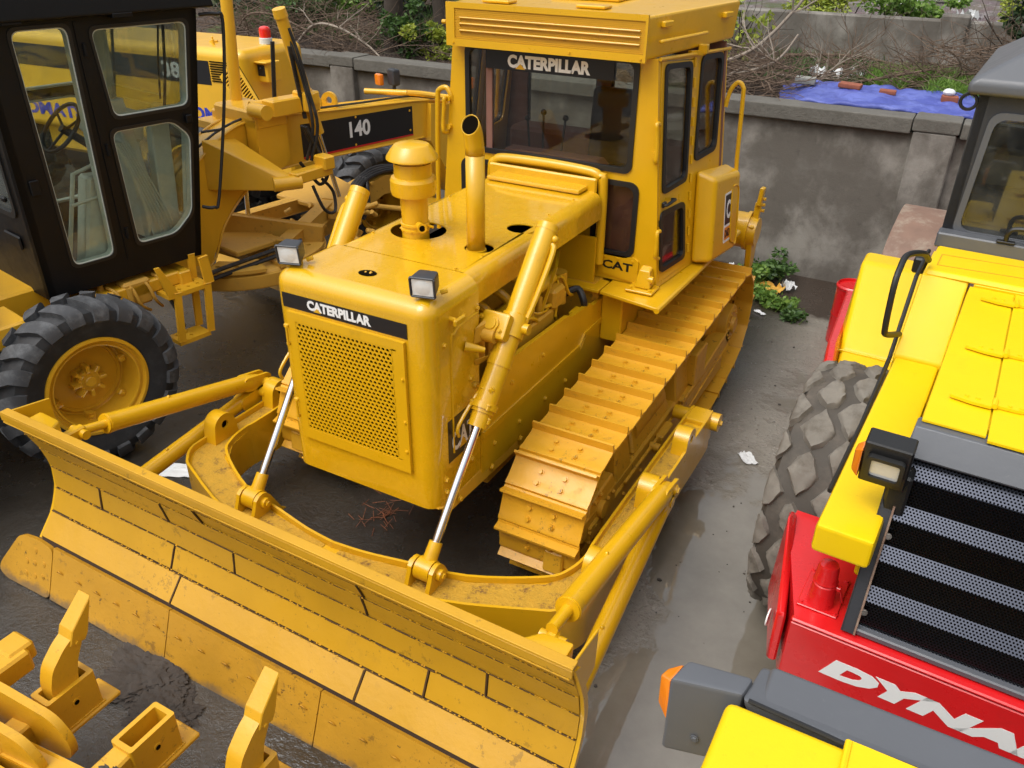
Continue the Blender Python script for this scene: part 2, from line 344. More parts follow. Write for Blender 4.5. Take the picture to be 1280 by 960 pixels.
    def bolt(s, p, d, r=.014, h=.014):
        p = Vector(p); d = Vector(d).normalized(); s.cyl(p-d*.002, p+d*h*.2, r*1.35, n=10); return s.cyl(p, p+d*h, r, r*.85, n=6)
    def build(s, name, mat, parent=None, ang=32):
        me = bpy.data.meshes.new(name)
        bmesh.ops.recalc_face_normals(s.bm, faces=s.bm.faces) if len(s.bm.faces) < 60000 else None
        s.bm.to_mesh(me); s.bm.free(); me.materials.append(mat)
        me.polygons.foreach_set('use_smooth', [True]*len(me.polygons)); me.set_sharp_from_angle(angle=math.radians(ang))
        o = bpy.data.objects.new(name, me)
        if len(me.polygons) < 9000 and name not in NOWN: w_ = o.modifiers.new('wn', 'WEIGHTED_NORMAL'); w_.keep_sharp = True; w_.weight = 60
        COL.objects.link(o); o.parent = parent; return o
def tag(o, label=None, cat=None, group=None, kind=None):
    if label: o['label'] = label
    if cat: o['category'] = cat
    if group: o['group'] = group
    if kind: o['kind'] = kind
    return o
def thing(name, label, cat, loc=(0, 0, 0), rz=0, group=None):
    o = bpy.data.objects.new(name, None); COL.objects.link(o); o.location = loc; o.rotation_euler = (0, 0, rz); o.empty_display_size = .2
    return tag(o, label, cat, group)
def copy_tree(o, parent=None):
    c = o.copy(); COL.objects.link(c); c.parent = parent
    for ch in list(o.children): copy_tree(ch, c)
    return c
def rr(x0, y0, x1, y1, r=.04, n=5):
    P = []
    for cx, cy, a in ((x1-r, y0+r, -90), (x1-r, y1-r, 0), (x0+r, y1-r, 90), (x0+r, y0+r, 180)):
        for k in range(n+1):
            t = math.radians(a+90*k/n); P.append((cx+r*math.cos(t), cy+r*math.sin(t)))
    return P
def rpoly(pts, r=.04, n=5):
    """round the corners of a ccw/cw polygon"""
    P = []; m = len(pts)
    for i in range(m):
        a, b, c = Vector(pts[i-1]), Vector(pts[i]), Vector(pts[(i+1) % m]); u = (a-b).normalized(); v = (c-b).normalized()
        d = min(r, (a-b).length*.45, (c-b).length*.45); p, q = b+u*d, b+v*d
        for k in range(n+1):
            t = k/n; w_ = p*(1-t)**2+b*2*t*(1-t)+q*t*t; P.append((w_.x, w_.y))
    return P
def circ(cx, cy, r, n=24, ry=None):
    return [(cx+r*math.cos(2*PI*i/n), cy+(ry or r)*math.sin(2*PI*i/n)) for i in range(n)]
def grow(pts, d):
    c = Vector((sum(p[0] for p in pts)/len(pts), sum(p[1] for p in pts)/len(pts)))
    xs = [p[0] for p in pts]; ys = [p[1] for p in pts]; w_, h_ = max(xs)-min(xs), max(ys)-min(ys)
    return [(c.x+(p[0]-c.x)*(1+2*d/w_), c.y+(p[1]-c.y)*(1+2*d/h_)) for p in pts]
def text(name, body, width, height, mat, parent, o, U, V, shear=0, bold=.0, ext=.001):
    """lettering as mesh, left-bottom corner at o, fitted to width x height"""
    cu = bpy.data.curves.new(name, 'FONT'); cu.body = body; cu.size = 1; cu.extrude = .0; cu.offset = bold; cu.shear = shear; cu.resolution_u = 3
    t = bpy.data.objects.new(name, cu); me = bpy.data.meshes.new_from_object(t); bpy.data.objects.remove(t); me.name = name
    co = np.array([v.co[:] for v in me.vertices]); mn, mx = co.min(0), co.max(0)
    o, U, V = Vector(o), Vector(U).normalized(), Vector(V).normalized(); n = U.cross(V)
    for v in me.vertices:
        x = (v.co.x-mn[0])/(mx[0]-mn[0])*width; y = (v.co.y-mn[1])/(mx[1]-mn[1])*height
        v.co = o+U*x+V*y
    bm = bmesh.new(); bm.from_mesh(me)
    r = bmesh.ops.extrude_face_region(bm, geom=list(bm.faces)); 
    for v in [g for g in r['geom'] if isinstance(g, bmesh.types.BMVert)]: v.co += n*max(ext, .0008)
    bmesh.ops.recalc_face_normals(bm, faces=bm.faces)
    bm.to_mesh(me); bm.free(); me.polygons.foreach_set('use_smooth', [False]*len(me.polygons)); me.materials.clear(); me.materials.append(mat)
    ob = bpy.data.objects.new(name, me); COL.objects.link(ob); ob.parent = parent; return ob
def tri_plate(o, U, V, w_, h_, mat, parent, name='emblem'):
    return MB().plate([(0, 0), (w_, 0), (w_/2, h_)], [], o, U, V, .0015).build(name, mat, parent)
def raw(name, verts, faces, mat, parent=None, smooth=False):
    me = bpy.data.meshes.new(name); me.from_pydata(verts, [], faces); me.materials.append(mat)
    if smooth: me.polygons.foreach_set('use_smooth', [True]*len(me.polygons))
    o = bpy.data.objects.new(name, me); COL.objects.link(o); o.parent = parent; return o
X, Y, Z = Vector((1, 0, 0)), Vector((0, 1, 0)), Vector((0, 0, 1))
# ================================================================== SETTING
def nz(x, y, s=1, o=0): return noise.noise(Vector((x*s+o, y*s-o, o*.7)))
g = MB(); 
for v in ((-90, -90), (90, -90), (90, 110), (-90, 110)): g.bm.verts.new((v[0], v[1], 0))
g.bm.faces.new(list(g.bm.verts)); tag(g.build('ground', m_ground), kind='structure')
def bank_h(x, y):
    h = 1.70+.10*nz(x, y, .8)+.05*nz(x, y, 3, 5)
    if y < 7.1: h = min(h, 1.66+.08*(y-6.5))
    if y > 7.1: h += .14*min(1, (y-7.1)/.5)
    if y > 10.4: h += (y-10.4)*.16+.25*nz(x, y, .5, 9)
    if x < -3: h += min(1, (-3-x)/3)*max(0, y-7.4)*.10
    return h
nx, ny = 150, 110
xs = np.linspace(-34, 26, nx); ys = 6.52+(np.linspace(0, 1, ny)**1.7)*58
V_ = [(x, y, bank_h(x, y)) for y in ys for x in xs]; F_ = [(j*nx+i, j*nx+i+1, (j+1)*nx+i+1, (j+1)*nx+i) for j in range(ny-1) for i in range(nx-1)]
tag(raw('bank_terrain', V_, F_, m_bank, smooth=True), kind='structure')
# yard wall with coping and piers
w = thing('yard_wall', 'stained grey rendered yard wall with projecting coping and square piers behind the machines', 'wall', (0, 6.4, 0))
WX = [(-26, -16.6), (-16.2, -11.1), (-10.7, -5.38), (-4.98, 1.97), (2.40, 9.3), (9.7, 20)]
b = MB(); b.box((-3, .12, .85), (46, .24, 1.7), 0); b.build('wall_panel', m_conc, w)
for a, c in WX:
    q = MB(); q.box(((a+c)/2, .09, 1.775), (c-a-.012, .36, .15), .018, seg=2)
    q.build('coping', m_cop, w)
for px in (-16.4, -10.9, -5.18, 2.185, 9.5):
    q = MB(); q.box((px, .07, .868), (.39, .34, 1.73), .012); p = q.build('pier', m_conc, w)
    q = MB(); q.box((px, .09, 1.80), (.43, .40, .13), .02, seg=2); q.build('pier_cap', m_cop, p)
w2 = thing('boundary_wall', 'low dark concrete wall standing further back across the littered bank', 'wall', (0, 10.1, 1.5))
b = MB(); b.box((2.0, 0, .36), (7.4, .22, 1.1), .02); b.build('wall_panel', m_conc, w2)
b = MB()
for px in (-1.6, 1.95, 5.6): b.box((px, -.02, .40), (.34, .30, 1.16), .02)
b.build('pier', m_conc, w2)

# ---- vegetation helpers
def leaf_cloud(name, mat, c, size, n, ls=.06, parent=None, hang=0, blob=None, seed=1):
    R_ = np.random.default_rng(seed); blobs = blob or 9
    bc = R_.normal(size=(blobs, 3))*.42; br = R_.uniform(.22, .5, blobs)
    k = R_.integers(0, blobs, n); d = R_.normal(size=(n, 3)); d /= np.linalg.norm(d, axis=1)[:, None]
    p = (bc[k]+d*(br[k]*R_.uniform(.45, 1.05, n)**.6)[:, None])*np.array(size)*.5+np.array(c)
    a = R_.normal(size=(n, 3)); a[:, 2] = a[:, 2]*.5-hang; a /= np.linalg.norm(a, axis=1)[:, None]
    b = np.cross(a, R_.normal(size=(n, 3))); b /= np.linalg.norm(b, axis=1)[:, None]; nn = np.cross(a, b)
    L = ls*R_.uniform(.6, 1.4, n)[:, None]
    v = np.stack([p, p+a*L*.5+b*L*.28+nn*L*.06, p+a*L, p+a*L*.5-b*L*.28+nn*L*.06], 1).reshape(-1, 3)
    f = np.arange(n*4).reshape(-1, 4); me = bpy.data.meshes.new(name)
    me.vertices.add(len(v)); me.vertices.foreach_set('co', v.ravel()); me.loops.add(n*4); me.loops.foreach_set('vertex_index', f.ravel())
    me.polygons.add(n); me.polygons.foreach_set('loop_start', np.arange(0, n*4, 4)); me.update(calc_edges=True); me.materials.append(mat)
    o = bpy.data.objects.new(name, me); COL.objects.link(o); o.parent = parent; return o
def twig(mb, p, d, L, r, depth, rnd, bend=.35, n=5):
    P = [Vector(p)]; d = Vector(d).normalized()
    for k in range(4):
        d = (d+Vector((rnd.uniform(-1, 1), rnd.uniform(-1, 1), rnd.uniform(-.7, .7)))*bend).normalized(); P.append(P[-1]+d*L/4)
    mb.tube(P, [r, r*.45], n, smooth=False)
    if depth:
        for k in range(rnd.randint(2, 3)):
            i = rnd.randint(1, 3); dd = (d+Vector((rnd.uniform(-1, 1), rnd.uniform(-1, 1), rnd.uniform(-.3, 1)))*.9).normalized()
            twig(mb, P[i], dd, L*rnd.uniform(.4, .7), r*.5, depth-1, rnd, bend, n)
def tree(x, y, h, lean, r, label, seed, mat=m_leaf, nl=5000, fork=False):
    rnd = random.Random(seed); z0 = bank_h(x, y)-.1
    t = thing('tree', label, 'tree', (x, y, z0), 0, 'trees behind the yard wall')
    mb = MB(); top = Vector((lean, rnd.uniform(-.2, .2), h))
    P = [Vector((0, 0, 0)), top*.2+Vector((.05, 0, 0)), top*.45+Vector((-.06, .05, 0)), top*.72, top]
    mb.tube(P, [r, r*.45], 10)
    for k in range(9):
        f_ = rnd.uniform(.38, .95); a = rnd.uniform(0, 6.28)
        twig(mb, top*f_, (math.cos(a), math.sin(a), .7), h*.34, r*.35, 2, rnd, .3)
    if fork:
        mb.tube([top*.18, top*.3+Vector((.35, .1, .2)), top*.6+Vector((.8, .1, .3)), top*.9+Vector((1.1, .2, .2))], [r*.6, r*.3], 9)
    mb.build('trunk', m_bark, t, 60)
    leaf_cloud('crown', mat, (lean, 0, h*.98), (2.6, 2.4, 2.3), nl, .11, t, .2, 12, seed)
    return t
tree(-5.25, 7.6, 5.0, .1, .15, 'thick dark tree trunk straight behind the yard wall beside the left pier', 3)
tree(-4.55, 7.9, 4.8, -.75, .12, 'leaning dark tree trunk that splits in two behind the yard wall', 4, fork=True)
tree(-4.15, 8.7, 4.6, .4, .07, 'thin grey tree trunk rising behind the leaning one', 8)
tree(2.95, 8.9, 4.6, .25, .16, 'dark tree at the right end of the low back wall', 12, m_leafd, 6000, True)
tree(3.5, 9.9, 4.6, -.2, .13, 'slimmer dark tree farthest right behind the roller cab', 13, m_leafd, 6000)
def bush(x, y, sx, sy, sz, n, mat, label, seed, ls=.07, group='bushes on the bank', cat='bush', name='bush', z=None, hang=.1):
    z0 = bank_h(x, y) if z is None else z
    t = thing(name, label, cat, (x, y, z0-.03), 0, group); leaf_cloud('foliage', mat, (0, 0, sz*.5), (sx, sy, sz), n, ls, t, hang, 11, seed)
    rnd = random.Random(seed); mb = MB()
    for k in range(7): twig(mb, (rnd.uniform(-.1, .1)*sx, rnd.uniform(-.1, .1)*sy, 0), (rnd.uniform(-1, 1), rnd.uniform(-1, 1), 1.6), sz*.8, .012, 1, rnd)
    mb.build('stem', m_bark, t, 60); return t
bush(-8.2, 8.6, 1.7, 1.1, 1.0, 3200, m_leaf, 'leafy green bush at the top left edge above the loader', 21, .11)
bush(-7.0, 9.3, 1.8, 1.1, 1.2, 3600, m_leafb, 'bright green bush at the top behind the brush heap', 22, .10)
bush(-6.1, 9.6, 1.6, 1.0, 1.3, 3600, m_leafy, 'yellow green bush left of the thick trunk', 23, .10)
bush(-7.3, 7.9, .8, .6, .55, 1500, m_leaf, 'small dark green bush in the brush heap', 24, .07)
bush(-4.75, 7.3, .8, .5, .7, 1800, m_leaf, 'green shrub between the thick and the leaning trunk', 25, .065)
bush(-4.35, 7.35, .6, .4, .5, 1300, m_leafy, 'pale yellow green shrub in front of the leaning trunk', 26, .06)
bush(-3.6, 7.6, .9, .6, .6, 1700, m_leafd, 'dark shrub right of the leaning trunk', 27, .06)
bush(-5.6, 8.2, .7, .5, .9, 1500, m_leafd, 'dark leafy shrub just left of the thick trunk', 28, .08)
bush(-9.6, 9.4, 2.4, 1.3, 1.2, 3600, m_leafd, 'dark bush at the far left of the bank', 29, .12)
bush(.25, 11.3, 1.5, .8, .7, 2600, m_leafy, 'yellow flowering bush on top of the low back wall', 31, .06)
bush(1.15, 11.4, 1.2, .7, .6, 2000, m_leafb, 'green bush right of the yellow one behind the low wall', 32, .07)
bush(2.6, 11.6, 1.1, .5, .55, 1600, m_leafy, 'yellow bush by the right end of the low back wall', 33, .06)
bush(3.0, 9.3, 1.5, .9, 1.5, 4200, m_leafd, 'dark conifer like thicket behind the roller roof', 34, .07)
bush(-.6, 9.1, .8, .4, .9, 420, m_leafy, 'thin bush with pale drooping leaves in front of the low wall', 35, .09, hang=.9)
# grass on the bank
def grass(name, label, x0, x1, y0, y1, n, h, mat, zf, seed=5, cat='grass'):
    R_ = np.random.default_rng(seed); V_, F_ = [], []
    for i in range(n):
        x = R_.uniform(x0, x1); y = R_.uniform(y0, y1); dens = nz(x, y, 1.6, seed)
        if dens < -.12: continue
        z = zf(x, y); a = R_.uniform(0, 6.28); L = h*R_.uniform(.4, 1.2); lx, ly = R_.normal(0, .4*L, 2); w_ = .007
        dx, dy = math.cos(a)*w_, math.sin(a)*w_; k = len(V_)
        V_ += [(x-dx, y-dy, z), (x+dx, y+dy, z), (x+lx*.5+dx*.7, y+ly*.5+dy*.7, z+L*.6), (x+lx*.5-dx*.7, y+ly*.5-dy*.7, z+L*.6), (x+lx, y+ly, z+L*.85)]
        F_ += [(k, k+1, k+2, k+3), (k+3, k+2, k+4)]
    o = raw(name, V_, F_, mat); return tag(o, label, cat, None, 'stuff')
grass('grass', 'bright green grass growing on the bank behind the blue tarp', 1.25, 2.9, 7.35, 8.7, 9000, .22, m_leafb, bank_h)
grass('grass', 'sparse green weeds among the dead branches on the bank', -.2, 1.3, 7.9, 9.6, 1800, .16, m_leaf, bank_h, 6)
grass('grass', 'green undergrowth on the bank around the tree trunks', -9.5, -3.0, 7.6, 9.9, 7000, .2, m_leaf, bank_h, 7)
# brush heaps
def brush(name, label, boxes, seed, mat, zoff=.0):
    rnd = random.Random(seed); mb = MB()
    for (x0, x1, y0, y1, hh, n) in boxes:
        for i in range(n):
            x, y = rnd.uniform(x0, x1), rnd.uniform(y0, y1); z = bank_h(x, y)+rnd.uniform(0, 1)**1.3*hh; a = rnd.gauss(0, 1.0)+(PI if rnd.random() < .5 else 0)
            twig(mb, (x, y, z+zoff), (math.cos(a), math.sin(a)*.8, rnd.uniform(-.15, .4)), rnd.uniform(.3, 1.0), rnd.uniform(.003, .009), 1, rnd, .38, 4)
    return tag(mb.build(name, mat, None, 60), label, 'brushwood', None, 'stuff')
brush('brushwood', 'tangled heap of thin dead brown branches behind the wall left of the trees', [(-8.4, -4.9, 6.75, 8.0, .45, 420), (-4.2, -2.6, 6.8, 8.2, .3, 110)], 41, m_wood)
brush('brushwood', 'tangle of dead branches behind the wall right of the bulldozer cab', [(-1.2, .55, 6.85, 8.2, .34, 300), (.3, 2.3, 7.8, 9.2, .16, 170), (1.9, 3.6, 8.0, 9.2, .5, 220)], 42, m_wood)
rnd = random.Random(9)
for lab, pts, r, mt in (
    ('long pale bent branch arching over the left brush heap', [(-6.6, 7.0, 1.8), (-6.2, 7.0, 2.12), (-5.7, 6.95, 2.12), (-5.2, 6.9, 1.95), (-4.9, 6.8, 1.82)], .022, m_woodp),
    ('brown bent branch standing above the yard wall beside the red beacon', [(-8.0, 7.1, 1.75), (-7.6, 7.1, 2.15), (-7.0, 7.05, 2.2), (-6.2, 7.0, 2.0), (-5.6, 6.9, 1.9)], .018, m_wood),
    ('bare grey branch rising beside the bulldozer cab roof', [(-.9, 7.4, 1.75), (-.5, 7.5, 1.95), (0.0, 7.6, 2.2), (.35, 7.7, 2.6), (.6, 7.7, 3.0)], .028, m_woodp),
    ('second bare branch crossing low beside the cab roof', [(-.8, 7.1, 1.8), (-.2, 7.3, 1.92), (.3, 7.4, 2.1), (.5, 7.5, 2.4)], .022, m_woodp),
    ('dark forked branch lying behind the blue tarp', [(.2, 7.6, 1.85), (.9, 7.7, 1.86), (1.4, 7.9, 1.95), (1.9, 8.2, 2.05)], .022, m_wood),
    ('pale straight pole lying behind the blue tarp', [(.1, 8.2, 1.86), (.7, 7.9, 1.85), (1.2, 7.6, 1.84)], .02, m_woodp),
    ('long brown branch lying in front of the low back wall', [(.0, 9.1, 1.95), (.9, 9.2, 2.0), (1.6, 8.9, 1.95), (2.3, 8.7, 1.88)], .02, m_wood)):
    mb = MB(); mb.tube(pts, [r, r*.5], 8)
    for k in range(6):
        i = rnd.randint(1, len(pts)-2); twig(mb, pts[i], (rnd.uniform(-1, 1), rnd.uniform(-.6, .6), rnd.uniform(0, 1)), rnd.uniform(.3, .7), r*.4, 1, rnd, .3, 5)
    tag(mb.build('branch', mt, None, 60), lab, 'branch', 'loose branches behind the wall')
# tarp with bricks
V_, F_ = [], []; n1, n2 = 150, 60
for j in range(n2):
    for i in range(n1):
        u, v = i/(n1-1), j/(n2-1); x = .50+u*2.6+.05*nz(u*5, v, 2)-.10*v; yb = 6.60+.42*(1-min(1, u*7))**1.5
        y = yb+v*(7.50-yb-.12*u)+.04*nz(u*6, v*2, 2, 3)
        wr = .055*abs(nz(x+.4*y, y*1.5, 2.2, 2))+.030*abs(nz(x, y+.5*x, 6, 4))
        z = 1.858+.075*(y-6.6)+wr if u > .16 else (bank_h(x, y)+.05+wr)*(1-u/.16)+(1.858+.075*(y-6.6)+wr)*(u/.16)
        if u > .1 and v == 0: z = 1.853
        V_.append((x, y, z))
F_ = [(j*n1+i, j*n1+i+1, (j+1)*n1+i+1, (j+1)*n1+i) for j in range(n2-1) for i in range(n1-1)]
o = raw('tarpaulin', V_, F_, m_tarp, smooth=True); md = o.modifiers.new('t', 'SOLIDIFY'); md.thickness = .004
tag(o, 'crumpled blue tarpaulin spread along the top of the yard wall', 'tarpaulin')
for lab, p, d, rz, mt, nm in (('rough grey block holding down the left end of the blue tarpaulin', (.72, 7.2, 1.97), (.22, .11, .07), .1, m_bgrey, 'concrete_block'),
    ('flat brown brick lying on the blue tarpaulin next to the grey block', (1.2, 7.22, 1.955), (.24, .12, .05), -.1, m_brick, 'brick'),
    ('small dark brick at the middle of the blue tarpaulin', (1.6, 7.13, 1.94), (.17, .09, .045), .05, m_brick, 'brick'),
    ('red brick under a white lump on the blue tarpaulin', (2.21, 7.05, 1.94), (.16, .10, .07), .15, m_brick, 'brick')):
    q = MB(); q.box((0, 0, 0), d, .012, seg=2); o = q.build(nm, mt); o.location = p; o.rotation_euler = (.05, .03, rz); tag(o, lab, nm.replace('_', ' '), 'weights on the tarpaulin')
q = MB(); q.sph((0, 0, 0), .055, (1.1, .8, .7)); o = q.build('styrofoam_lump', m_paper); o.location = (2.19, 7.05, 2.005); tag(o, 'white lump sitting on the red brick on the tarpaulin', 'lump')
# litter
def scrap(name, label, cat, p, s, mat, seed, h=.03):
    n = 9; V_ = [];
    for j in range(n):
        for i in range(n):
            u, v = i/(n-1)-.5, j/(n-1)-.5; e = .12*nz(u*3, v*3, 1, seed)
            V_.append((u*s[0]*(1+e), v*s[1]*(1+e)+.2*u*s[1], h*abs(nz(u*4, v*4, 1.3, seed+2))+.004))
    F_ = [(j*n+i, j*n+i+1, (j+1)*n+i+1, (j+1)*n+i) for j in range(n-1) for i in range(n-1)]
    o = raw(name, V_, F_, mat); o.modifiers.new('t', 'SOLIDIFY').thickness = .002; o.location = p; o.rotation_euler = (0, 0, seed*.7); return tag(o, label, cat, 'litter')
scrap('paper_scrap', 'white paper scrap on the wet ground right of the crawler track', 'litter', (1.64, 2.48, .002), (.15, .10), m_paper, 3)
scrap('paper_scrap', 'white paper scrap on the ground beside the grader wheel', 'litter', (-1.93, .25, .002), (.30, .16), m_paper, 5)
scrap('paper_scrap', 'tiny white scrap on soil under the green weeds', 'litter', (1.05, 5.15, .004), (.12, .05), m_paper, 8)
scrap('plastic_wrapper', 'crumpled yellow wrapper on the soil at the foot of the wall', 'litter', (.97, 5.75, .02), (.30, .22), m_ylit, 4, .12)
scrap('plastic_wrapper', 'white crumpled wrapper beside the yellow one at the foot of the wall', 'litter', (1.16, 5.9, .02), (.16, .14), m_paper, 6, .12)
scrap('plastic_bag', 'white bag lying behind the winch at the foot of the wall', 'litter', (.5, 6.05, .01), (.4, .2), m_paper, 2, .15)
scrap('plastic_bag', 'white plastic bag on the bank behind the blue tarpaulin', 'litter', (.75, 8.25, 1.86), (.36, .26), m_paper, 9, .22)
scrap('plastic_bag', 'white crumpled plastic on the bank between tarp and low wall', 'litter', (1.05, 8.7, 1.8), (.3, .2), m_paper, 11, .2)
for i, (x, y, s_) in enumerate([(1.1, 12.6, .5), (1.6, 13.6, .5), (.6, 13.4, .4), (2.0, 12.3, .45), (2.5, 13.4, .5), (.1, 14, .4)]):
    scrap('plastic_bag', ['white bag in the rubble just above the low back wall', 'white sheet higher up in the far rubble', 'small white bag in far rubble above the yellow bush', 'pale sheet in the rubble near the dark trees', 'white rag beside the dark trees at the top edge', 'farthest white scrap at the top edge'][i], 'litter', (x, y, bank_h(x, y)+.03), (s_, s_*.5), m_paper, 12+i, .3)
# straw cluster
mb = MB(); rnd = random.Random(4)
for k in range(40):
    a = rnd.uniform(0, 6.28); p = Vector((rnd.gauss(0, .07), rnd.gauss(0, .07), .01)); mb.tube([p, p+Vector((math.cos(a)*.09, math.sin(a)*.09, rnd.uniform(0, .03)))], .002, 4, False)
o = mb.build('straw_tuft', plain('straw', (.35, .12, .05), .9)); o.location = (-.35, .55, 0); tag(o, 'small tuft of reddish straw on the dark ground under the radiator guard', 'straw')
# loose twigs and pebbles on the ground
V_ = MB(); rnd = random.Random(14)
for k in range(260):
    x = rnd.choice([rnd.uniform(-3, 3), rnd.uniform(1.2, 2.3)]); y = rnd.uniform(-1.8, 5.9); r = rnd.uniform(.003, .007)*(2 if rnd.random() < .12 else 1)
    V_.sph((x, y, r*.3), r, (rnd.uniform(.8, 1.6), 1, .6), 6)
tag(V_.build('pebbles', m_clod), 'dark pebbles and crumbs scattered over the wet ground', 'pebbles', None, 'stuff')
# weeds at the wall foot
def weed(x, y, s, n, label, seed):
    t = thing('weed', label, 'weed', (x, y, 0), 0, 'weeds at the foot of the wall')
    leaf_cloud('foliage', m_leafb if seed % 2 else m_leaf, (0, 0, .10*s), (.5*s, .42*s, .26*s), n, .055, t, .1, 14, seed)
    mb = MB(); rnd = random.Random(seed)
    for k in range(10): twig(mb, (rnd.uniform(-.1, .1), rnd.uniform(-.1, .1), 0), (rnd.uniform(-1, 1), rnd.uniform(-1, 1), 1), .2*s, .004, 1, rnd)
    mb.build('stem', m_leafb, t, 60)
weed(.80, 5.75, 1.0, 900, 'green weed clump behind the bulldozer rear, left of the yellow wrapper', 51)
weed(.92, 6.15, 1.1, 1000, 'taller green weed clump against the wall by the yellow wrapper', 52)
weed(1.25, 5.35, .6, 450, 'small green weed right of the yellow wrapper', 53)
weed(1.38, 5.15, .5, 350, 'smallest green weed nearest the red drum', 54)
weed(1.02, 5.45, .5, 300, 'low green weed just in front of the yellow wrapper', 55)
# mud clods by the blade
def clod(name, label, p, s, seed, n=6):
    mb = MB(); bmesh.ops.create_icosphere(mb.bm, subdivisions=n, radius=1)
    for v in mb.bm.verts:
        d = v.co.normalized(); k = .80+.35*noise.noise(d*1.6+Vector((seed, 0, 0)))+.20*noise.noise(d*4+Vector((0, seed, 0)))+.14*noise.noise(d*11)+.09*noise.noise(d*26)
        v.co = Vector((d.x*k*s[0], d.y*k*s[1], d.z*k*s[2]))
    o = mb.build(name, m_clod, None, 60); o.location = p; return tag(o, label, 'mud')
clod('mud_heap', 'dark churned mud heap on the ground between the blade and the ripper', (-.62, -1.14, -.01), (.36, .26, .055), 3)
clod('mud_heap', 'smaller dark mud heap next to the first one in front of the blade', (-.36, -1.24, -.01), (.26, .20, .05), 9)
# ================================================================== BULLDOZER
bd = thing('bulldozer', 'big yellow crawler bulldozer with wide blade, cab and tracks, parked in the middle', 'bulldozer')
# --- nose
q = MB(); q.box((.02, .225, 1.365), (.98, .45, 1.20), .085, seg=5, keep=lambda e: not all(v.co.z < .8 for v in e.verts) and not all(v.co.y > .44 for v in e.verts))
nose = q.build('radiator_guard', m_hood, bd, 40)
q = MB(); q.hull([(-.49, .12, .70), (.53, .12, .70), (-.47, .02, .77), (.51, .02, .77), (-.49, .9, .66), (.53, .9, .66), (-.47, .9, .78), (.51, .9, .78)], .01); q.box((.02, 1.3, .60), (.9, 1.4, .10), .01); q.build('belly_guard', m_under, bd)
q = MB()
for s in (-1, 1):
    for y in (.2, .55, .9): q.bolt((.02+s*.511, y, .735), (s, 0, 0), .016, .014)
q.build('guard_bolt', m_yel, nose)
# rim seam on the nose sides
q = MB(); q.tube([(.512, .18, 1.05), (.512, .18, 1.68), (.512, .21, 1.745), (.512, .28, 1.77), (.512, .43, 1.775)], .007, 6); q.tube([(-.472, .18, 1.05), (-.472, .18, 1.68), (-.472, .21, 1.745), (-.472, .28, 1.77), (-.472, .43, 1.775)], .007, 6)
q.build('panel_bead', m_yel, nose)
# grille door with punched round holes
gx0, gx1, gz0, gz1 = -.366, .37, .985, 1.757; pi_ = .0268; ry = pi_*.866
door_o, nT = Vector((0, -.022, 0)), .004
bm = MB(); HX0, HX1, HZ0, HZ1 = -.318, .322, 1.055, 1.722
cols = int((HX1-HX0)/pi_); rows = int((HZ1-HZ0)/ry)
def hexv(cx, cz, r, k, n=12): a = PI/2+k*2*PI/n; return (cx+r*math.cos(a), cz+r*math.sin(a))
K = 12; VV, FF = [], []
for j in range(rows):
    for i in range(cols-(j % 2)):
        cx = HX0+pi_*(i+.5+(.5 if j % 2 else 0)); cz = HZ0+ry*(j+.5); R6 = pi_/math.sqrt(3); k0 = len(VV)
        for k in range(K):
            a = PI/2+k*2*PI/K
            if k % 2 == 0: rr_ = R6
            else: rr_ = R6*math.cos(PI/6)
            VV.append((cx+rr_*math.cos(a), -.022, cz+rr_*math.sin(a)))
        for k in range(K): a = PI/2+k*2*PI/K; VV.append((cx+.0093*math.cos(a), -.022, cz+.0093*math.sin(a)))
        for k in range(K): a = PI/2+k*2*PI/K; VV.append((cx+.0093*math.cos(a), -.016, cz+.0093*math.sin(a)))
        for k in range(K):
            k2 = (k+1) % K; FF.append((k0+k, k0+k2, k0+K+k2, k0+K+k)); FF.append((k0+K+k, k0+K+k2, k0+2*K+k2, k0+2*K+k))
# door frame around the punched field
q = MB(); q.plate([(gx0, gz0), (gx1, gz0), (gx1, gz1), (gx0, gz1)], [[(HX0-.0, HZ0-.004), (HX1, HZ0-.004), (HX1, HZ0+rows*ry+.004), (HX0, HZ0+rows*ry+.004)]], (0, -.0225, 0), X, Z, .02)
gd = q.build('grille_door', m_yel, bd)
raw('punched_sheet', VV, FF, m_yel, gd)
sv = [(HX0-.001, -.0212, HZ0-.005), (HX0+pi_*.5, -.0212, HZ0-.005)]
q = MB(); 
for j in range(rows):   # half-cell fillers left and right
    cz = HZ0+ry*(j+.5)
    if j % 2:
        q.box((HX0+pi_*.22, -.0195, cz), (pi_*.5, .004, ry*1.02), 0); q.box((HX0+pi_*(cols-.22), -.0195, cz), (pi_*.5, .004, ry*1.02), 0)
q.box(((HX0+HX1)/2, -.0195, HZ0-.001), (HX1-HX0, .004, .010), 0); q.box(((HX0+HX1)/2, -.0195, HZ0+rows*ry+.001), (HX1-HX0, .004, .010), 0)
rem = HX1-(HX0+pi_*cols); q.box((HX1-rem/2, -.0195, (HZ0+HZ1)/2), (rem+.004, .004, HZ1-HZ0), 0)
q.build('sheet_edge', m_yel, gd)
q = MB(); q.box((.0, -.0025, 1.39), (.70, .004, .72), 0); q.build('dark_opening', m_hole, gd)  # near-black sheet painting the shade behind the punched holes
q = MB()
for i in range(9): q.bar((-.30+i*.075, -.008, 1.04), (-.30+i*.075, -.008, 1.74), .012, .004, 0)
for r_ in (.1, .2, .3): q.tube([(r_*math.cos(t*PI/12), -.008, 1.38+r_*math.sin(t*PI/12)) for t in range(25)], .005, 5, False)
q.build('fan_guard', m_gradd if 0 else m_gap, gd)
q = MB()
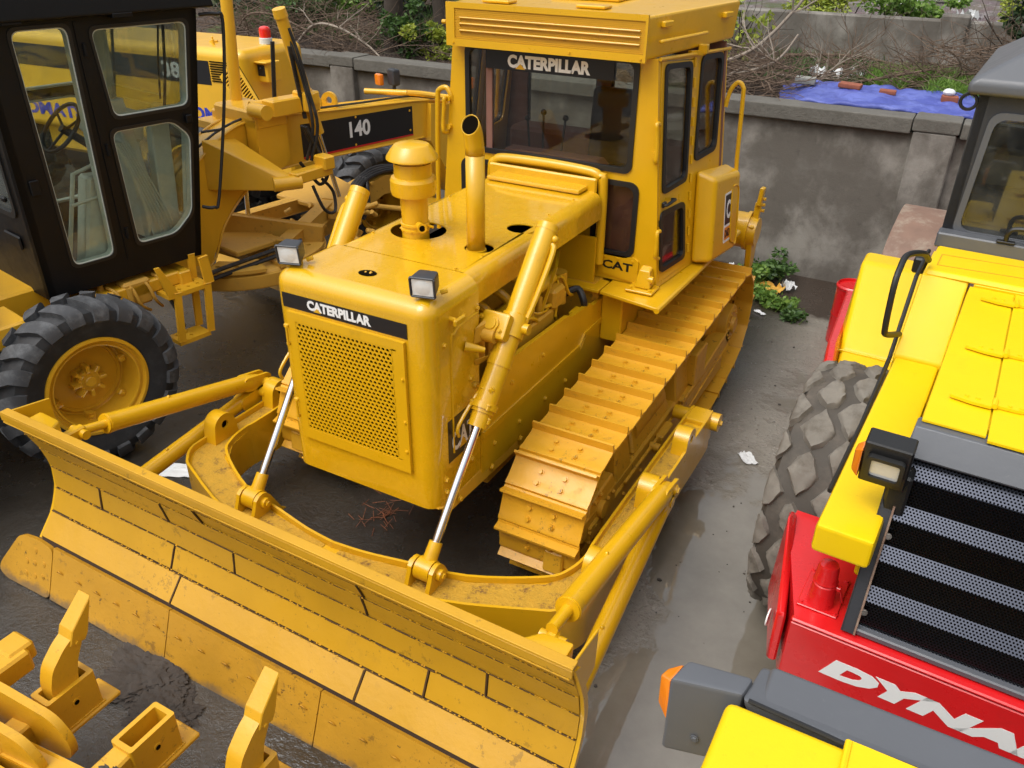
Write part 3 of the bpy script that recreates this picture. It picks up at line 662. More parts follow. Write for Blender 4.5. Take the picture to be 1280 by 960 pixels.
for z in (1.17, 1.62):
    q.cyl((gx0-.012, -.03, z-.06), (gx0-.012, -.03, z+.05), .0065, n=8); q.box((gx0-.015, -.022, z+.05), (.03, .02, .02), .003); q.box((gx0-.015, -.022, z-.055), (.022, .02, .018), .003)
q.build('hinge', m_yel, gd)
q = MB()
for z in (1.12, 1.30, 1.55): q.bolt((gx1-.018, -.023, z), (0, -1, 0), .008, .008)
q.build('latch', m_yel, gd)
q = MB(); q.box((.45, -.0, 1.37), (.004, .006, .80), 0)
# lettering strip above the grille
q = MB(); q.plate([(-.392, 1.772), (.392, 1.772), (.392, 1.852), (-.392, 1.852)], [], (-.01, -.0045, 0), X, Z, .003); dc = q.build('name_strip', m_decal, nose)
def cat_name(o, U, V, w_, h_, par, bold=.05):
    n = Vector(U).cross(Vector(V)).normalized()
    t = text('lettering', 'CATERPILLAR', w_, h_, m_white, par, Vector(o)+n*.0012, U, V, bold=bold); t['label'] = 'white lettering CATERPILLAR with a small yellow triangle'
    tri_plate(Vector(o)+n*.003+Vector(U).normalized()*w_*.098-Vector(V).normalized()*h_*.06, U, V, w_*.125, h_*.40, m_yel, par, 'triangle_mark')
cat_name((-.236, -.0045, 1.788), X, Z, .405, .055, nose)
# side name decal
q = MB(); q.plate([(.13, 1.005), (.47, 1.005), (.47, 1.265), (.13, 1.265)], [], (.5115, 0, 0), Y, Z, .002); q.build('side_name_strip', m_decal, nose)
text('lettering', 'CAT', .215, .125, m_white, nose, (.513, .165, 1.055), Y, Vector((0, 0, 1)), bold=.03, shear=0)
tri_plate((.5145, .232, 1.048), Y, Z, .075, .06, m_yel, nose, 'triangle_mark')
text('lettering', 'D6D', .095, .055, m_white, nose, (.513, .375, 1.15), Y, Z, bold=.02)
q = MB(); q.plate([(-.43, 1.005), (-.13, 1.005), (-.13, 1.265), (-.43, 1.265)], [], (-.4715, 0, 0), -Y, Z, .002); q.build('side_name_strip', m_decal, nose)
text('lettering', 'CAT', .2, .125, m_white, nose, (-.473, .40, 1.06), -Y, Z, bold=.03)
# cast lugs and fittings on the nose side
q = MB(); s = 1
q.cyl((.51, .31, 1.63), (.60, .36, 1.61), .028, .014, n=14); q.cyl((.51, .18, 1.84), (.545, .18, 1.84), .012, n=10); q.box((.55, .20, 1.83), (.02, .09, .035), .006)
for p in ((.512, .12, 1.72), (.512, .30, 1.81), (.512, .43, 1.80)): q.bolt(p, X, .012, .012)
q.build('nose_fitting', m_yel, nose)
q = MB()
for p in ((.512, .10, .92), (.512, .10, .84), (.512, .36, .9), (.512, .40, 1.36), (.512, .36, 1.42)): q.bolt(p, X, .016, .014)
q.build('side_bolt', m_yel, nose)
q = MB(); q.hull([(.512, .40, 1.70), (.56, .52, 1.72), (.56, .52, 1.60), (.512, .38, 1.60), (.512, .52, 1.72), (.512, .52, 1.60)], .01); q.hull([(.512, .38, 1.52), (.57, .47, 1.53), (.512, .47, 1.46), (.512, .40, 1.47), (.57, .50, 1.50)], .008)
q.cyl((.50, .47, 1.64), (.60, .47, 1.64), .04, n=16); q.build('cast_bracket', m_under, nose)
# top caps / filler opening on nose
q = MB(); q.plate(circ(0, 0, .052, 20, .038), [], (.005, .20, 1.9668), X, Y, .001); q.build('filler_hole', m_hole, nose)
q = MB(); q.cyl((.018, .195, 1.955), (.018, .215, 1.9685), .008, n=8); q.cyl((-.012, .195, 1.955), (-.012, .21, 1.9685), .006, n=8)
q.build('filler_cap', m_under, nose)
# headlights
def headlight(x, rz):
    q = MB(); q.hull([(-.062, -.055, .02), (.062, -.055, .02), (.062, -.055, .125), (-.062, -.055, .125), (-.05, .045, .03), (.05, .045, .03), (.05, .045, .115), (-.05, .045, .115)], .014, 2)
    q.box((0, -.057, .022), (.12, .012, .010), .003); q.box((0, -.057, .123), (.12, .012, .010), .003); q.box((-.06, -.057, .0725), (.010, .012, .10), .003); q.box((.06, -.057, .0725), (.010, .012, .10), .003)
    o = q.build('headlight', m_dgrey, nose); o.location = (x, .115, 1.972); o.rotation_euler = (math.radians(8), 0, rz)
    q = MB(); q.lathe([(.0, .004), (.03, .003), (.043, 0)], (0, -.0565, .072), (0, -1, 0), 20)
    q.box((0, -.0555, .072), (.105, .003, .088), .02, seg=3); q.build('lens', m_lamp, o)
    q = MB(); q.box((0, 0, .0), (.07, .05, .04), .004); q.cyl((.06, .02, .01), (.09, .03, .02), .012, n=8); q.build('lamp_bracket', m_yel, o)
headlight(-.40, math.radians(18)); headlight(.43, math.radians(14))
# --- hood
HX, HY0, HY1 = .43, .459, 2.10
def ell(cx, cy, rx, ry_): return circ(cx, cy, rx, 28, ry_)
holes = [ell(-.165, .87, .165, .155), ell(.285, .80, .083, .078), ell(.33, 1.20, .085, .078)]
q = MB(); zt = 1.965
q.plate([(-HX+.07, HY0), (HX-.055, HY0), (HX-.055, HY1), (-HX+.07, HY1)], [h[::-1] for h in holes], (0.02, 0, zt), X, Y, .006)
for s, x in ((1, HX-.035), (-1, -HX+.09)):
    prof = [(x, zt)] + [(x+s*.075*math.sin(t*PI/2/6), zt-.075+.075*math.cos(t*PI/2/6)) for t in range(1, 7)] + [(x+s*.078, zt-.18)]
    for a, b in zip(prof, prof[1:]):
        vs = [q.bm.verts.new((a[0], HY0, a[1])), q.bm.verts.new((b[0], HY0, b[1])), q.bm.verts.new((b[0], HY1, b[1])), q.bm.verts.new((a[0], HY1, a[1]))]; q.bm.faces.new(vs)
bmesh.ops.remove_doubles(q.bm, verts=q.bm.verts, dist=.0005)
q.box((.02, 2.03, 1.985), (.70, .16, .03), .012, seg=2)
hood = q.build('hood', m_hood, bd, 40)
q = MB(); q.box((.02, 1.3, 1.77), (.76, 1.5, .012), 0); q.build('underhood_shade', m_hole, hood)  # near-black sheet painting the shade beneath the hood
q = MB()
for s in (-1, 1): 
    for y in (.7, 1.1, 1.5, 1.85): q.bolt((.02+s*.36, y, zt), Z, .008, .008)
q.bolt((.36, .47, zt), Z, .012, .012); q.box((-.02, .62, zt+.001), (.001, .001, .001), 0); q.build('hood_bolt', m_yel, hood)
# folded fabric-like hump ring where the hood meets the cab
q = MB(); q.tube([(-.40, 2.155, 1.70), (-.40, 2.155, 2.00), (-.37, 2.155, 2.05), (-.3, 2.155, 2.075), (.02, 2.155, 2.085), (.34, 2.155, 2.075), (.42, 2.155, 2.05), (.45, 2.155, 2.0), (.455, 2.155, 1.45)], .034, 10)
q.build('cowl_seal', m_yel, hood, 60)
q = MB(); q.box((.02, 2.10, 2.0), (.82, .03, .10), .01); q.box((.02, 2.10, 1.2), (.86, .02, .9), .0); q.build('firewall', m_yel, hood)
# exhaust
q = MB(); cx, cy = .285, .80
q.cyl((cx, cy, 1.90), (cx, cy, 2.47), .051, n=28, cap=False)
ph = [(cx, cy, 2.47), (cx, cy-.004, 2.52), (cx-.0, cy-.03, 2.60)]
n_ = 28; rings = []
for k, (dy, z, tilt) in enumerate(((0, 2.47, 0), (-.004, 2.52, 8), (-.016, 2.575, 22), (-.032, 2.615, 42), (-.046, 2.632, 62))):
    t = math.radians(tilt); ring = []
    for i in range(n_):
        a = i*2*PI/n_; vx, vy = math.cos(a)*.051, math.sin(a)*.051
        ring.append(q.bm.verts.new((cx+vx, cy+dy+vy*math.cos(t), z+vy*math.sin(t))))
    rings.append(ring)
for a, b in zip(rings, rings[1:]):
    for i in range(n_): q.bm.faces.new((a[i], a[(i+1) % n_], b[(i+1) % n_], b[i]))
q.lathe([(.060, 0), (.056, .012), (.051, .014)], (cx, cy, 1.945), Z, 28)
ex = q.build('exhaust_pipe', m_yel, bd, 45); ex.modifiers.new('t', 'SOLIDIFY').thickness = .003
q = MB(); t = math.radians(62); c0 = Vector((cx, cy-.046, 2.632)); nrm = Vector((0, -math.sin(t), math.cos(t)))
q.cyl(c0-nrm*.035, c0-nrm*.006, .047, n=28); q.build('pipe_bore', m_hole, ex)
# precleaner
q = MB(); px, py = -.115, .80
q.lathe([(.0, .0), (.077, .0), (.077, .10), (.083, .10), (.083, .112), (.077, .115), (.077, .128), (.083, .13), (.083, .142), (.074, .145), (.080, .30), (.122, .305), (.128, .33), (.128, .385), (.120, .40), (.104, .405), (.104, .475), (.104, .478)], (px, py, 1.90), Z, 40)
pc = q.build('precleaner', m_yel, bd, 22)
q = MB(); q.lathe([(.098, .478), (.098, .50)], (px, py, 1.90), Z, 40); q.build('intake_screen', m_under, pc)
q = MB(); q.lathe([(.0, .495), (.134, .495), (.143, .500), (.141, .512), (.120, .545), (.098, .572), (.09, .576), (.05, .583), (0, .585)], (px, py, 1.90), Z, 40); q.build('rain_cap', m_yel, pc)
q = MB(); q.cyl((px+.06, py-.05, 2.045), (px+.105, py-.085, 2.045), .022, n=16); q.cyl((px+.105, py-.085, 2.045), (px+.107, py-.087, 2.045), .028, n=16); q.cyl((px+.08, py+.01, 2.03), (px+.12, py+.0, 2.03), .008, n=8)
for k in range(10): a = k*.628; q.bolt((px+.083*math.cos(a), py+.083*math.sin(a), 2.006), (math.cos(a), math.sin(a), 0), .005, .006)
sp_ = q.build('side_port', m_yel, pc)
q = MB(); q.cyl((px+.1065, py-.0862, 2.045), (px+.1085, py-.0878, 2.045), .017, n=16); q.build('port_bore', m_hole, pc)
# --- main side frames (long plates from nose to the back)
for s in (1, -1):
    ox = .02
    q = MB(); pts = [(.46, 1.02), (.46, .80), (.50, .72), (2.3, .55), (2.3, 1.235), (1.72, 1.235), (1.64, 1.27), (1.56, 1.295), (.62, 1.34), (.53, 1.10)]
    pts = [(.455, .70), (2.9, .52), (2.9, 1.20), (1.95, 1.22), (1.90, 1.255), (1.62, 1.27), (1.55, 1.30), (.70, 1.345), (.60, 1.20), (.455, 1.05)]
    P = Vector((ox+s*.50, 0, 0)); 
    if s > 0: q.plate(pts, [], P, Y, Z, .03)
    else: q.plate([(-a, b) for a, b in pts][::-1], [], P, -Y, Z, .03)
    q.bar((ox+s*.505, .46, 1.0), (ox+s*.505, 1.75, .985), .012, .035, .003); q.bar((ox+s*.505, 1.75, .985), (ox+s*.505, 1.82, 1.05), .012, .03, .003)
    q.bar((ox+s*.505, 1.82, 1.05), (ox+s*.505, 2.7, 1.05), .012, .03, .003)
    for y in (.6, .9, 1.25, 1.55): q.bolt((ox+s*.502, y, .90-.05*y), (s, 0, 0), .013, .012)
    for y in (.8, 1.2): q.bolt((ox+s*.502, y, 1.18), (s, 0, 0), .013, .012)
    q.box((ox+s*.46, 1.75, 1.05), (.06, .12, .42), .01); q.build('side_plate', m_yel, bd)
# --- engine bits seen between hood and side plate
eng = MB(); eng.box((0, 1.25, 1.10), (.56, 1.3, .6), .03); eng.box((0, 1.2, 1.50), (.36, 1.1, .22), .03); eng.build('engine', m_under, bd)
e_ = bpy.data.objects['engine']
q = MB()
for y in (.8, 1.02, 1.24, 1.46): q.tube([(.16, y, 1.62), (.26, y, 1.63), (.33, y+.03, 1.58), (.35, y+.06, 1.50)], .03, 10)
q.tube([(.35, .74, 1.50), (.37, 1.1, 1.52), (.36, 1.6, 1.52)], .045, 12); q.build('manifold', m_yel, e_)
q = MB(); rnd = random.Random(5)
for k in range(9):
    y = .65+k*.12; q.tube([(.30, y, 1.35+rnd.uniform(0, .12)), (.40, y+.05, 1.42+rnd.uniform(-.05, .1)), (.43, y+.12, 1.38), (.42, y+.2, 1.30+rnd.uniform(-.05, .1))], rnd.uniform(.006, .014), 8)
q.build('fuel_line', m_yel, e_)
q = MB()
for k in range(5): q.cyl((.38, 1.0+k*.10, 1.34), (.38, 1.0+k*.10, 1.46), .022, n=12); q.bolt((.38, 1.0+k*.10, 1.46), Z, .014, .02)
q.box((.38, 1.2, 1.31), (.12, .62, .10), .012); q.box((.40, 1.55, 1.42), (.12, .16, .14), .02); q.cyl((.40, .60, 1.40), (.40, .60, 1.56), .05, n=18); q.cyl((.36, 1.72, 1.30), (.36, 1.72, 1.52), .055, n=18)
q.box((.36, .76, 1.44), (.16, .12, .20), .02); q.build('injection_pump', m_under, e_)
q = MB(); q.bar((.40, 1.35, 1.30), (.42, 1.55, 1.62), .02, .006, .001); q.bar((.42, 1.55, 1.62), (.35, 1.72, 1.66), .015, .006, .001); q.tube([(.45, 1.5, 1.30), (.44, 1.55, 1.45), (.40, 1.62, 1.5)], .008, 6); q.build('linkage', m_yel, e_)
q = MB(); q.tube([(.38, 1.78, 1.34), (.44, 1.86, 1.36), (.5, 1.84, 1.28), (.47, 1.9, 1.2)], .024, 10); q.build('rubber_hose', m_hose, e_)
q = MB(); q.box((0, 1.2, 1.35), (.78, 1.5, .9), 0)
# --- cab
cab = bpy.data.objects.new('cab', None); COL.objects.link(cab); cab.parent = bd
ZB, ZT = 1.33, 2.80; YF, YR = 2.20, 3.26
def hw(z, y): # half width of the flared, tapering cab
    f0 = .875-(z-1.35)*.0945; f1 = .980-(z-1.35)*.0870; return f0+(f1-f0)*(y-YF)/(YR-YF)
# front wall
ft = [(-hw(ZB, YF), ZB), (hw(ZB, YF), ZB), (hw(ZT, YF), ZT), (-hw(ZT, YF), ZT)]
wsh = rr(-.615, 2.105, .605, 2.775, .05); lwR = rr(.385, 1.53, .67, 2.01, .06); lwL = rr(-.66, 1.53, -.385, 2.01, .06)
q = MB(); q.plate(ft, [wsh[::-1], lwR[::-1], lwL[::-1]], (0, YF, 0), X, Z, .035); fw = q.build('front_wall', m_yel, cab)
def window(outline, o, U, V, mat, par, lab=None, g=.022):
    q = MB(); n = Vector(U).cross(Vector(V)).normalized(); q.plate(grow(outline, g), [grow(outline, -g*.55)[::-1]], Vector(o)+n*.012, U, V, .03); fr = q.build('window', m_black, par, 40)
    q = MB(); q.plate(grow(outline, -g*.5), [], Vector(o)-n*.008, U, V, .004); q.build('pane', mat, fr); return fr
q_ = window(wsh, (0, YF, 0), X, Z, m_glass, fw); window(lwR, (0, YF, 0), X, Z, m_glass, fw); window(lwL, (0, YF, 0), X, Z, m_glass, fw)
q = MB(); q.box((-.455, YF+.02, 2.44), (.05, .03, .66), .004); q.build('mullion', m_brown, q_)
q = MB(); q.plate([(-.47, 2.652), (.46, 2.652), (.46, 2.766), (-.47, 2.766)], [], (0, YF-.0135, 0), X, Z, .003); q.build('name_strip', m_decal, q_)
cat_name((-.30, YF-.0135, 2.669), X, Z, .60, .083, q_)
# CAT plate and foot bracket
q = MB(); q.plate([(.44, 1.375), (.44, 1.52), (.70, 1.52), (.735, 1.50), (.735, 1.30), (.70, 1.345)][::-1], [], (0, YF-.012, 0), X, Z, .012)
for x_ in (.48, .58, .69): q.bolt((x_, YF-.012, 1.495), -Y, .009, .008)
cp = q.build('name_plate', m_yel, cab); text('lettering', 'CAT', .225, .062, m_decal, cp, (.47, YF-.0122, 1.412), X, Z, bold=.03)
q = MB(); q.box((.80, YF-.07, 1.34), (.19, .16, .015), .003); q.hull([(.745, YF-.10, 1.35), (.86, YF-.10, 1.35), (.745, YF-.01, 1.35), (.86, YF-.01, 1.35), (.765, YF-.07, 1.47), (.84, YF-.07, 1.47), (.765, YF-.01, 1.49), (.84, YF-.01, 1.49)], .008)
for a, b in ((.73, -.12), (.87, -.12), (.87, -.03)): q.bolt((a, YF+b, 1.349), Z, .015, .014)
q.cyl((.83, YF-.06, 1.41), (.87, YF-.06, 1.41), .026, n=12); q.build('cab_mount', m_yel, cab)
# side walls
sideU = {}
for s in (1, -1):
    o = Vector((s*.872, 2.2, 1.35)); Nn = Vector((.99048*s, -.1022, .09222)).normalized(); Uh = Vector((.10264*s, .99472, 0)); Vv = Vector((-.09173*s, .00947, .99574))
    if s > 0: UU = Uh
    else: UU = Uh
    mir = (lambda L: L) if s > 0 else (lambda L: L)
    door = [(.022, .012), (.478, .008), (.512, 1.40), (.022, 1.445)]
    wall = [(-.004, -.02), (1.10, -.02), (1.085, 1.40), (-.004, 1.452)]
    up = rpoly([(.072, .635), (.415, .645), (.452, 1.372), (.088, 1.398)], .05); lo = rpoly([(.05, .10), (.415, .092), (.39, .470), (.048, .482)], .05)
    rw = rpoly([(.575, .745), (.920, .757), (.985, 1.372), (.645, 1.388)], .06)
    drg = [(-.001+a*1.0, b) for a, b in door]
    def P(L): return L
    U2 = UU if s > 0 else -UU
    T = (lambda L: L) if s > 0 else (lambda L: [(-a, b) for a, b in L][::-1])
    q = MB(); q.plate(T(wall), [T(door)[::-1], T(rw)[::-1]], o, U2, Vv, .035); sw = q.build('side_wall', m_yel, cab)
    window(T(rw), o, U2, Vv, m_glass, sw)
    dd = [(a+(.005 if a < .3 else -.005), b+(.005 if b < .7 else -.005)) for a, b in door]
    q = MB(); q.plate(T(dd), [T(up)[::-1], T(lo)[::-1]], o+Nn*.004, U2, Vv, .03); d_ = q.build('door', m_yel, cab)
    window(T(up), o+Nn*.004, U2, Vv, m_glass, d_); window(T(lo), o+Nn*.004, U2, Vv, m_glass, d_)
    q = MB()
    def W3(u, v, h): return o+UU*u+Vv*v+Nn*h
    q.tube([W3(.07, .545, .006), W3(.075, .545, .035), W3(.13, .552, .042), W3(.20, .552, .035), W3(.205, .55, .006)], .011, 8); q.box(W3(.08, .545, .012), (.02, .05, .035), .004)
    q.build('handle', m_black, d_)
    q = MB()
    for k in range(11): v0 = .10+k*.125; q.cyl(W3(.487+.02*v0, v0, .010), W3(.488+.02*v0, v0+.06, .010), .009, n=8)
    q.build('hinge', m_yel, d_)
    # battery / heater box on the side
    q = MB(); pts3 = []
    for u, v in ((.55, -.01), (.60, .66), (1.15, .60), (1.12, -.04)): pts3 += [W3(u, v, .0)]
    for u, v in ((.58, .0), (.63, .60), (1.10, .555), (1.07, -.02)): pts3 += [W3(u, v, .15)]
    q.hull(pts3, .035, 3); bx = q.build('side_box', m_yel, cab, 50)
    q = MB(); q.tube([W3(.92, .46, .152), W3(.92, .12, .155), W3(.98, .05, .155), W3(1.05, .05, .152), W3(1.06, .40, .152), W3(1.02, .47, .152), W3(.95, .48, .152)], .006, 6); q.build('pressed_rib', m_yel, bx)
    # C sticker
    so_ = W3(.80, .085, .1515); UU2 = U2
    if s < 0: so_ = W3(.95, .085, .1515)
    q = MB(); q.plate(rr(0, 0, .135, .37, .008, 2), [], so_, U2, Vv, .0015); st = q.build('sticker', m_white, bx)
    q = MB(); q.plate(rr(.012, .135, .123, .355, .004, 2), [], so_+Nn*.001, U2, Vv, .001); q.build('sticker_field', m_decal, st)
    text('lettering', 'C', .07, .14, m_white, st, so_+Nn*.0022+U2*.032+Vv*.175, U2, Vv, bold=.03)
    q = MB(); q.plate(rr(.012, .02, .123, .115, .004, 2), [], so_+Nn*.001, U2, Vv, .001); q.build('sticker_field', m_orl, st)
    text('lettering', 'D6D', .09, .06, m_decal, st, so_+Nn*.0022+U2*.022+Vv*.038, U2, Vv, bold=.02)
    # drip rail
    q = MB(); q.tube([W3(-.01, 1.455, .012), W3(1.10, 1.405, .012)], .012, 6, False); q.build('drip_rail', m_yel, sw)
    # grab handles
    q = MB(); xx = s*hw(2.3, YF)
    q.tube([(s*.785, YF-.005, 2.42), (s*.785, YF-.05, 2.43), (s*.79, YF-.05, 2.38), (s*.80, YF-.05, 2.28), (s*.80, YF-.05, 2.2), (s*.79, YF-.005, 2.19)][0:6], .014, 10)
    q.cyl((s*.775, YF, 2.23), (s*.775, YF-.03, 2.23), .02, n=12); q.cyl((s*.775, YF, 2.42), (s*.775, YF-.03, 2.42), .02, n=12)
    if s < 0: q.tube([(-.76, 2.22, 2.38), (-.76, 2.2, 2.44), (-.80, 2.2, 2.49), (-.86, 2.2, 2.47), (-.875, 2.2, 2.40), (-.89, 2.2, 2.0), (-.90, 2.2, 1.45)], .018, 10)
    else: q.tube([(.86, YF-.005, 1.74), (.86, YF-.055, 1.74), (.865, YF-.06, 1.66), (.865, YF-.06, 1.58), (.87, YF-.005, 1.55)], .014, 10)
    q.tube([(s*.90, 3.27, 2.36), (s*.915, 3.29, 2.47), (s*.96, 3.30, 2.53), (s*1.0, 3.30, 2.50), (s*1.01, 3.30, 2.42), (s*1.03, 3.30, 2.0), (s*1.05, 3.30, 1.78), (s*1.02, 3.30, 1.72), (s*.96, 3.29, 1.70)], .016, 10)
    q.build('grab_handle', m_yel, cab)
# rear wall
rt = [(-hw(ZB, YR), ZB), (hw(ZB, YR), ZB), (hw(ZT, YR), ZT), (-hw(ZT, YR), ZT)]
q = MB(); rwL, rwR = rr(-.70, 1.95, -.10, 2.70, .06), rr(.02, 1.95, .70, 2.70, .06)
T = lambda L: [(-a, b) for a, b in L][::-1]
q.plate(T(rt), [T(rwL)[::-1], T(rwR)[::-1]], (0, YR, 0), -X, Z, .035); rwl = q.build('rear_wall', m_brown, cab)
window(T(rwL), (0, YR, 0), -X, Z, m_gclear, rwl); window(T(rwR), (0, YR, 0), -X, Z, m_gclear, rwl)
# interior
q = MB(); q.box((0, 2.72, 1.345), (1.62, 1.0, .03), 0); q.box((0, YF+.06, 1.72), (1.45, .04, .72), .01); q.box((-.05, 2.42, 1.95), (.8, .2, .28), .04); q.box((.02, 3.10, 1.75), (1.5, .25, .7), .03)
q.box((.56, 2.75, 1.65), (.30, .7, .5), .03); q.box((-.62, 2.75, 1.65), (.24, .7, .5), .03); q.build('interior_lining', m_brown, cab)
q = MB(); q.box((.22, 2.80, 1.86), (.50, .48, .13), .04, seg=3); q.box((.22, 3.02, 2.18), (.50, .12, .55), .04, rot=(-.1, 0, 0), seg=3); q.build('seat', m_seat, cab)
q = MB(); q.box((.22, 3.005, 2.15), (.42, .05, .42), .04, rot=(-.1, 0, 0), seg=2); q.build('seat_pad', m_brown, cab)
q = MB()
for p, t_ in (((-.18, 2.5, 1.9), (-.22, 2.58, 2.32)), ((-.05, 2.5, 1.9), (-.04, 2.57, 2.30)), ((-.30, 2.55, 1.9), (-.36, 2.6, 2.26))): q.tube([p, t_], .009, 6, False); q.sph(t_, .022)
q.build('control_lever', m_black, cab)
# roof box with slotted perforated front
zr0, zr1 = 2.795, 3.06
q = MB(); q.hull([(-.705, 2.09, zr1-.015), (.69, 2.09, zr1-.015), (.90, 3.32, zr1), (-.90, 3.32, zr1), (-.705, 2.09, zr0), (.69, 2.09, zr0), (.885, 3.30, zr0+.02), (-.885, 3.30, zr0+.02)], .02, 2); rf = q.build('roof', m_yel, cab, 45)
q = MB(); sl = [rr(-.60, zc-.013, .655, zc+.013, .012, 3) for zc in (2.952, 2.916, 2.872)]
q.plate([(-.64, 2.835), (.685, 2.835), (.685, 3.02), (-.64, 3.02)], [x[::-1] for x in sl], (0, 2.078, 0), X, Z, .008)
q.build('louvre_panel', m_perfy, rf)
q = MB(); q.plate([(-.63, 2.84), (.68, 2.84), (.68, 3.01), (-.63, 3.01)], [], (0, 2.0865, 0), X, Z, .002); q.build('dark_opening', m_under, rf)
q = MB()
for a in ((-.685, 2.075), ): pass
q.plate([(-.705, 2.79), (.70, 2.79), (.70, 3.055), (-.705, 3.055)], [[(-.64, 2.835), (-.64, 3.02), (.685, 3.02), (.685, 2.835)]], (0, 2.072, 0), X, Z, .02)
for zc in (2.965, 2.929, 2.888): q.tube([(-.60, 2.074, zc), (.655, 2.074, zc)], .006, 6, False)
for x_ in (-.65, .2, .67): q.bolt((x_, 2.072, 2.812), -Y, .008, .008)
q.build('visor_frame', m_yel, rf)
q = MB(); q.box((.73, 2.30, 2.99), (.05, .11, .035), .006, rot=(0, 0, -.17)); q.box((.87, 3.1, 2.985), (.05, .11, .035), .006, rot=(0, 0, -.17)); q.tube([(.74, 2.20, 2.90), (.77, 2.22, 2.905), (.85, 2.72, 2.905), (.83, 2.74, 2.90)], .011, 8)
q.box((.83, 2.80, 2.80), (.06, .05, .06), .005); q.bar((.78, 2.68, 2.785), (.83, 2.80, 2.775), .03, .02, .004)
q.cyl((-.72, 2.10, 2.93), (-.75, 2.10, 2.93), .014, n=8); q.box((0, 2.9, 3.065), (.5, .4, .02), .006); q.box((-.4, 2.25, 3.06), (.2, .12, .02), .006); q.box((.25, 2.3, 3.06), (.2, .12, .02), .006); q.build('roof_fitting', m_yel, rf)
# platform deck and fenders
q = MB(); q.hull([(.99, 1.90, 1.30), (1.03, 3.72, 1.30), (.55, 1.98, 1.30), (.55, 3.72, 1.30), (.99, 1.90, 1.325), (1.03, 3.72, 1.325), (.55, 1.98, 1.325), (.55, 3.72, 1.325)], .004)
q.tube([(.99, 1.90, 1.305), (1.03, 3.72, 1.305)], .020, 8, False); q.box((.40, 2.08, 1.312), (.28, .20, .022), .004)
q.box((.60, 2.55, 1.10), (.16, .9, .40), .01); q.build('platform', m_yel, bd)
q = MB(); q.hull([(-.99, 1.90, 1.30), (-1.03, 3.72, 1.30), (-.55, 1.98, 1.30), (-.55, 3.72, 1.30), (-.99, 1.90, 1.325), (-1.03, 3.72, 1.325), (-.55, 1.98, 1.325), (-.55, 3.72, 1.325)], .004)
q.tube([(-.99, 1.90, 1.305), (-1.03, 3.72, 1.305)], .020, 8, False); q.box((-.70, 2.45, 1.10), (.30, .9, .40), .01); q.build('platform', m_yel, bd)
q = MB(); q.box((0, 2.9, .95), (1.0, 1.7, .75), .03); q.box((0, 3.7, 1.25), (1.5, .5, .75), .04, seg=2); q.build('rear_body', m_under, bd)
# winch / drawbar bracket at the rear right
q = MB(); q.cyl((.35, 4.05, 1.22), (1.02, 4.05, 1.22), .15, n=32); q.cyl((1.02, 4.05, 1.22), (1.05, 4.05, 1.22), .165, n=32)
q.hull([(1.05, 3.93, 1.30), (1.05, 4.2, 1.30), (1.05, 4.02, .88), (1.05, 4.14, .88), (1.10, 3.93, 1.30), (1.10, 4.2, 1.30), (1.10, 4.02, .88), (1.10, 4.14, .88)], .01)
q.bar((1.075, 4.05, 1.25), (1.085, 4.07, 1.47), .05, .06, .006); q.bar((1.09, 4.05, 1.45), (1.10, 4.06, 1.60), .035, .075, .005); q.cyl((1.05, 4.05, 1.22), (1.115, 4.05, 1.22), .13, .12, n=28)
for k in range(3): q.cyl((1.10, 4.08, 1.40+k*.05), (1.135, 4.08, 1.40+k*.05), .014, n=8)
q.build('winch_drum', m_yel, bd)
# --- tracks
def hull2(circs):
    P = []
    for cy_, cz_, r in circs:
        for k in range(90): a = k*2*PI/90; P.append((cy_+r*math.cos(a), cz_+r*math.sin(a)))
    P = sorted(set(P)); 
    def half(P):
        H = []
        for p in P:
            while len(H) > 1 and (H[-1][0]-H[-2][0])*(p[1]-H[-2][1])-(H[-1][1]-H[-2][1])*(p[0]-H[-2][0]) <= 0: H.pop()
            H.append(p)
        return H
    a = half(P); b = half(P[::-1]); return a[:-1]+b[:-1]
path = hull2([(.80, .492, .43), (3.05, .262, .20), (3.50, .585, .42)])
seg = [math.dist(path[i], path[(i+1) % len(path)]) for i in range(len(path))]; TL = sum(seg)
def at(s_):
    s_ %= TL
    for i, L in enumerate(seg):
        if s_ <= L:
            a, b = path[i], path[(i+1) % len(path)]; t = s_/L; return Vector((0, a[0]+(b[0]-a[0])*t, a[1]+(b[1]-a[1])*t))
        s_ -= L
    return Vector((0, *path[0]))
NS = round(TL/.205); pit = TL/NS
# shoe profile in (t, h): t along travel, h outward
prof = [(-.103, -.004), (-.100, .012), (-.088, .014), (-.06, .006), (.045, .006), (.066, .012), (.072, .060), (.086, .060), (.092, .010), (.103, .006), (.106, -.008), (.085, -.006), (.04, -.006), (-.06, -.006), (-.085, .000)]
q = MB(); q.plate(prof, [], (.255, 0, 0), Y, Z, .51)
for bx_ in (-.075, .075):
    for t_ in (-.050, .018): q.bolt((bx_, t_, .006), Z, .016, .017)
shoe0 = q.build('track_shoe', m_track, None, 40)
q = MB(); q.plate([(-.11, -.10), (.08, -.10), (.11, -.06), (.11, -.006), (-.11, -.006)], [], (.105, 0, 0), Y, Z, .03); q.plate([(-.11, -.10), (.08, -.10), (.11, -.06), (.11, -.006), (-.11, -.006)], [], (-.075, 0, 0), Y, Z, .03); q.cyl((-.12, .06, -.05), (.12, .06, -.05), .022, n=10)
link_me = q.build('l', m_under).data; bpy.data.objects.remove(bpy.data.objects['l'])
shoe_me = shoe0.data; bpy.data.objects.remove(shoe0)
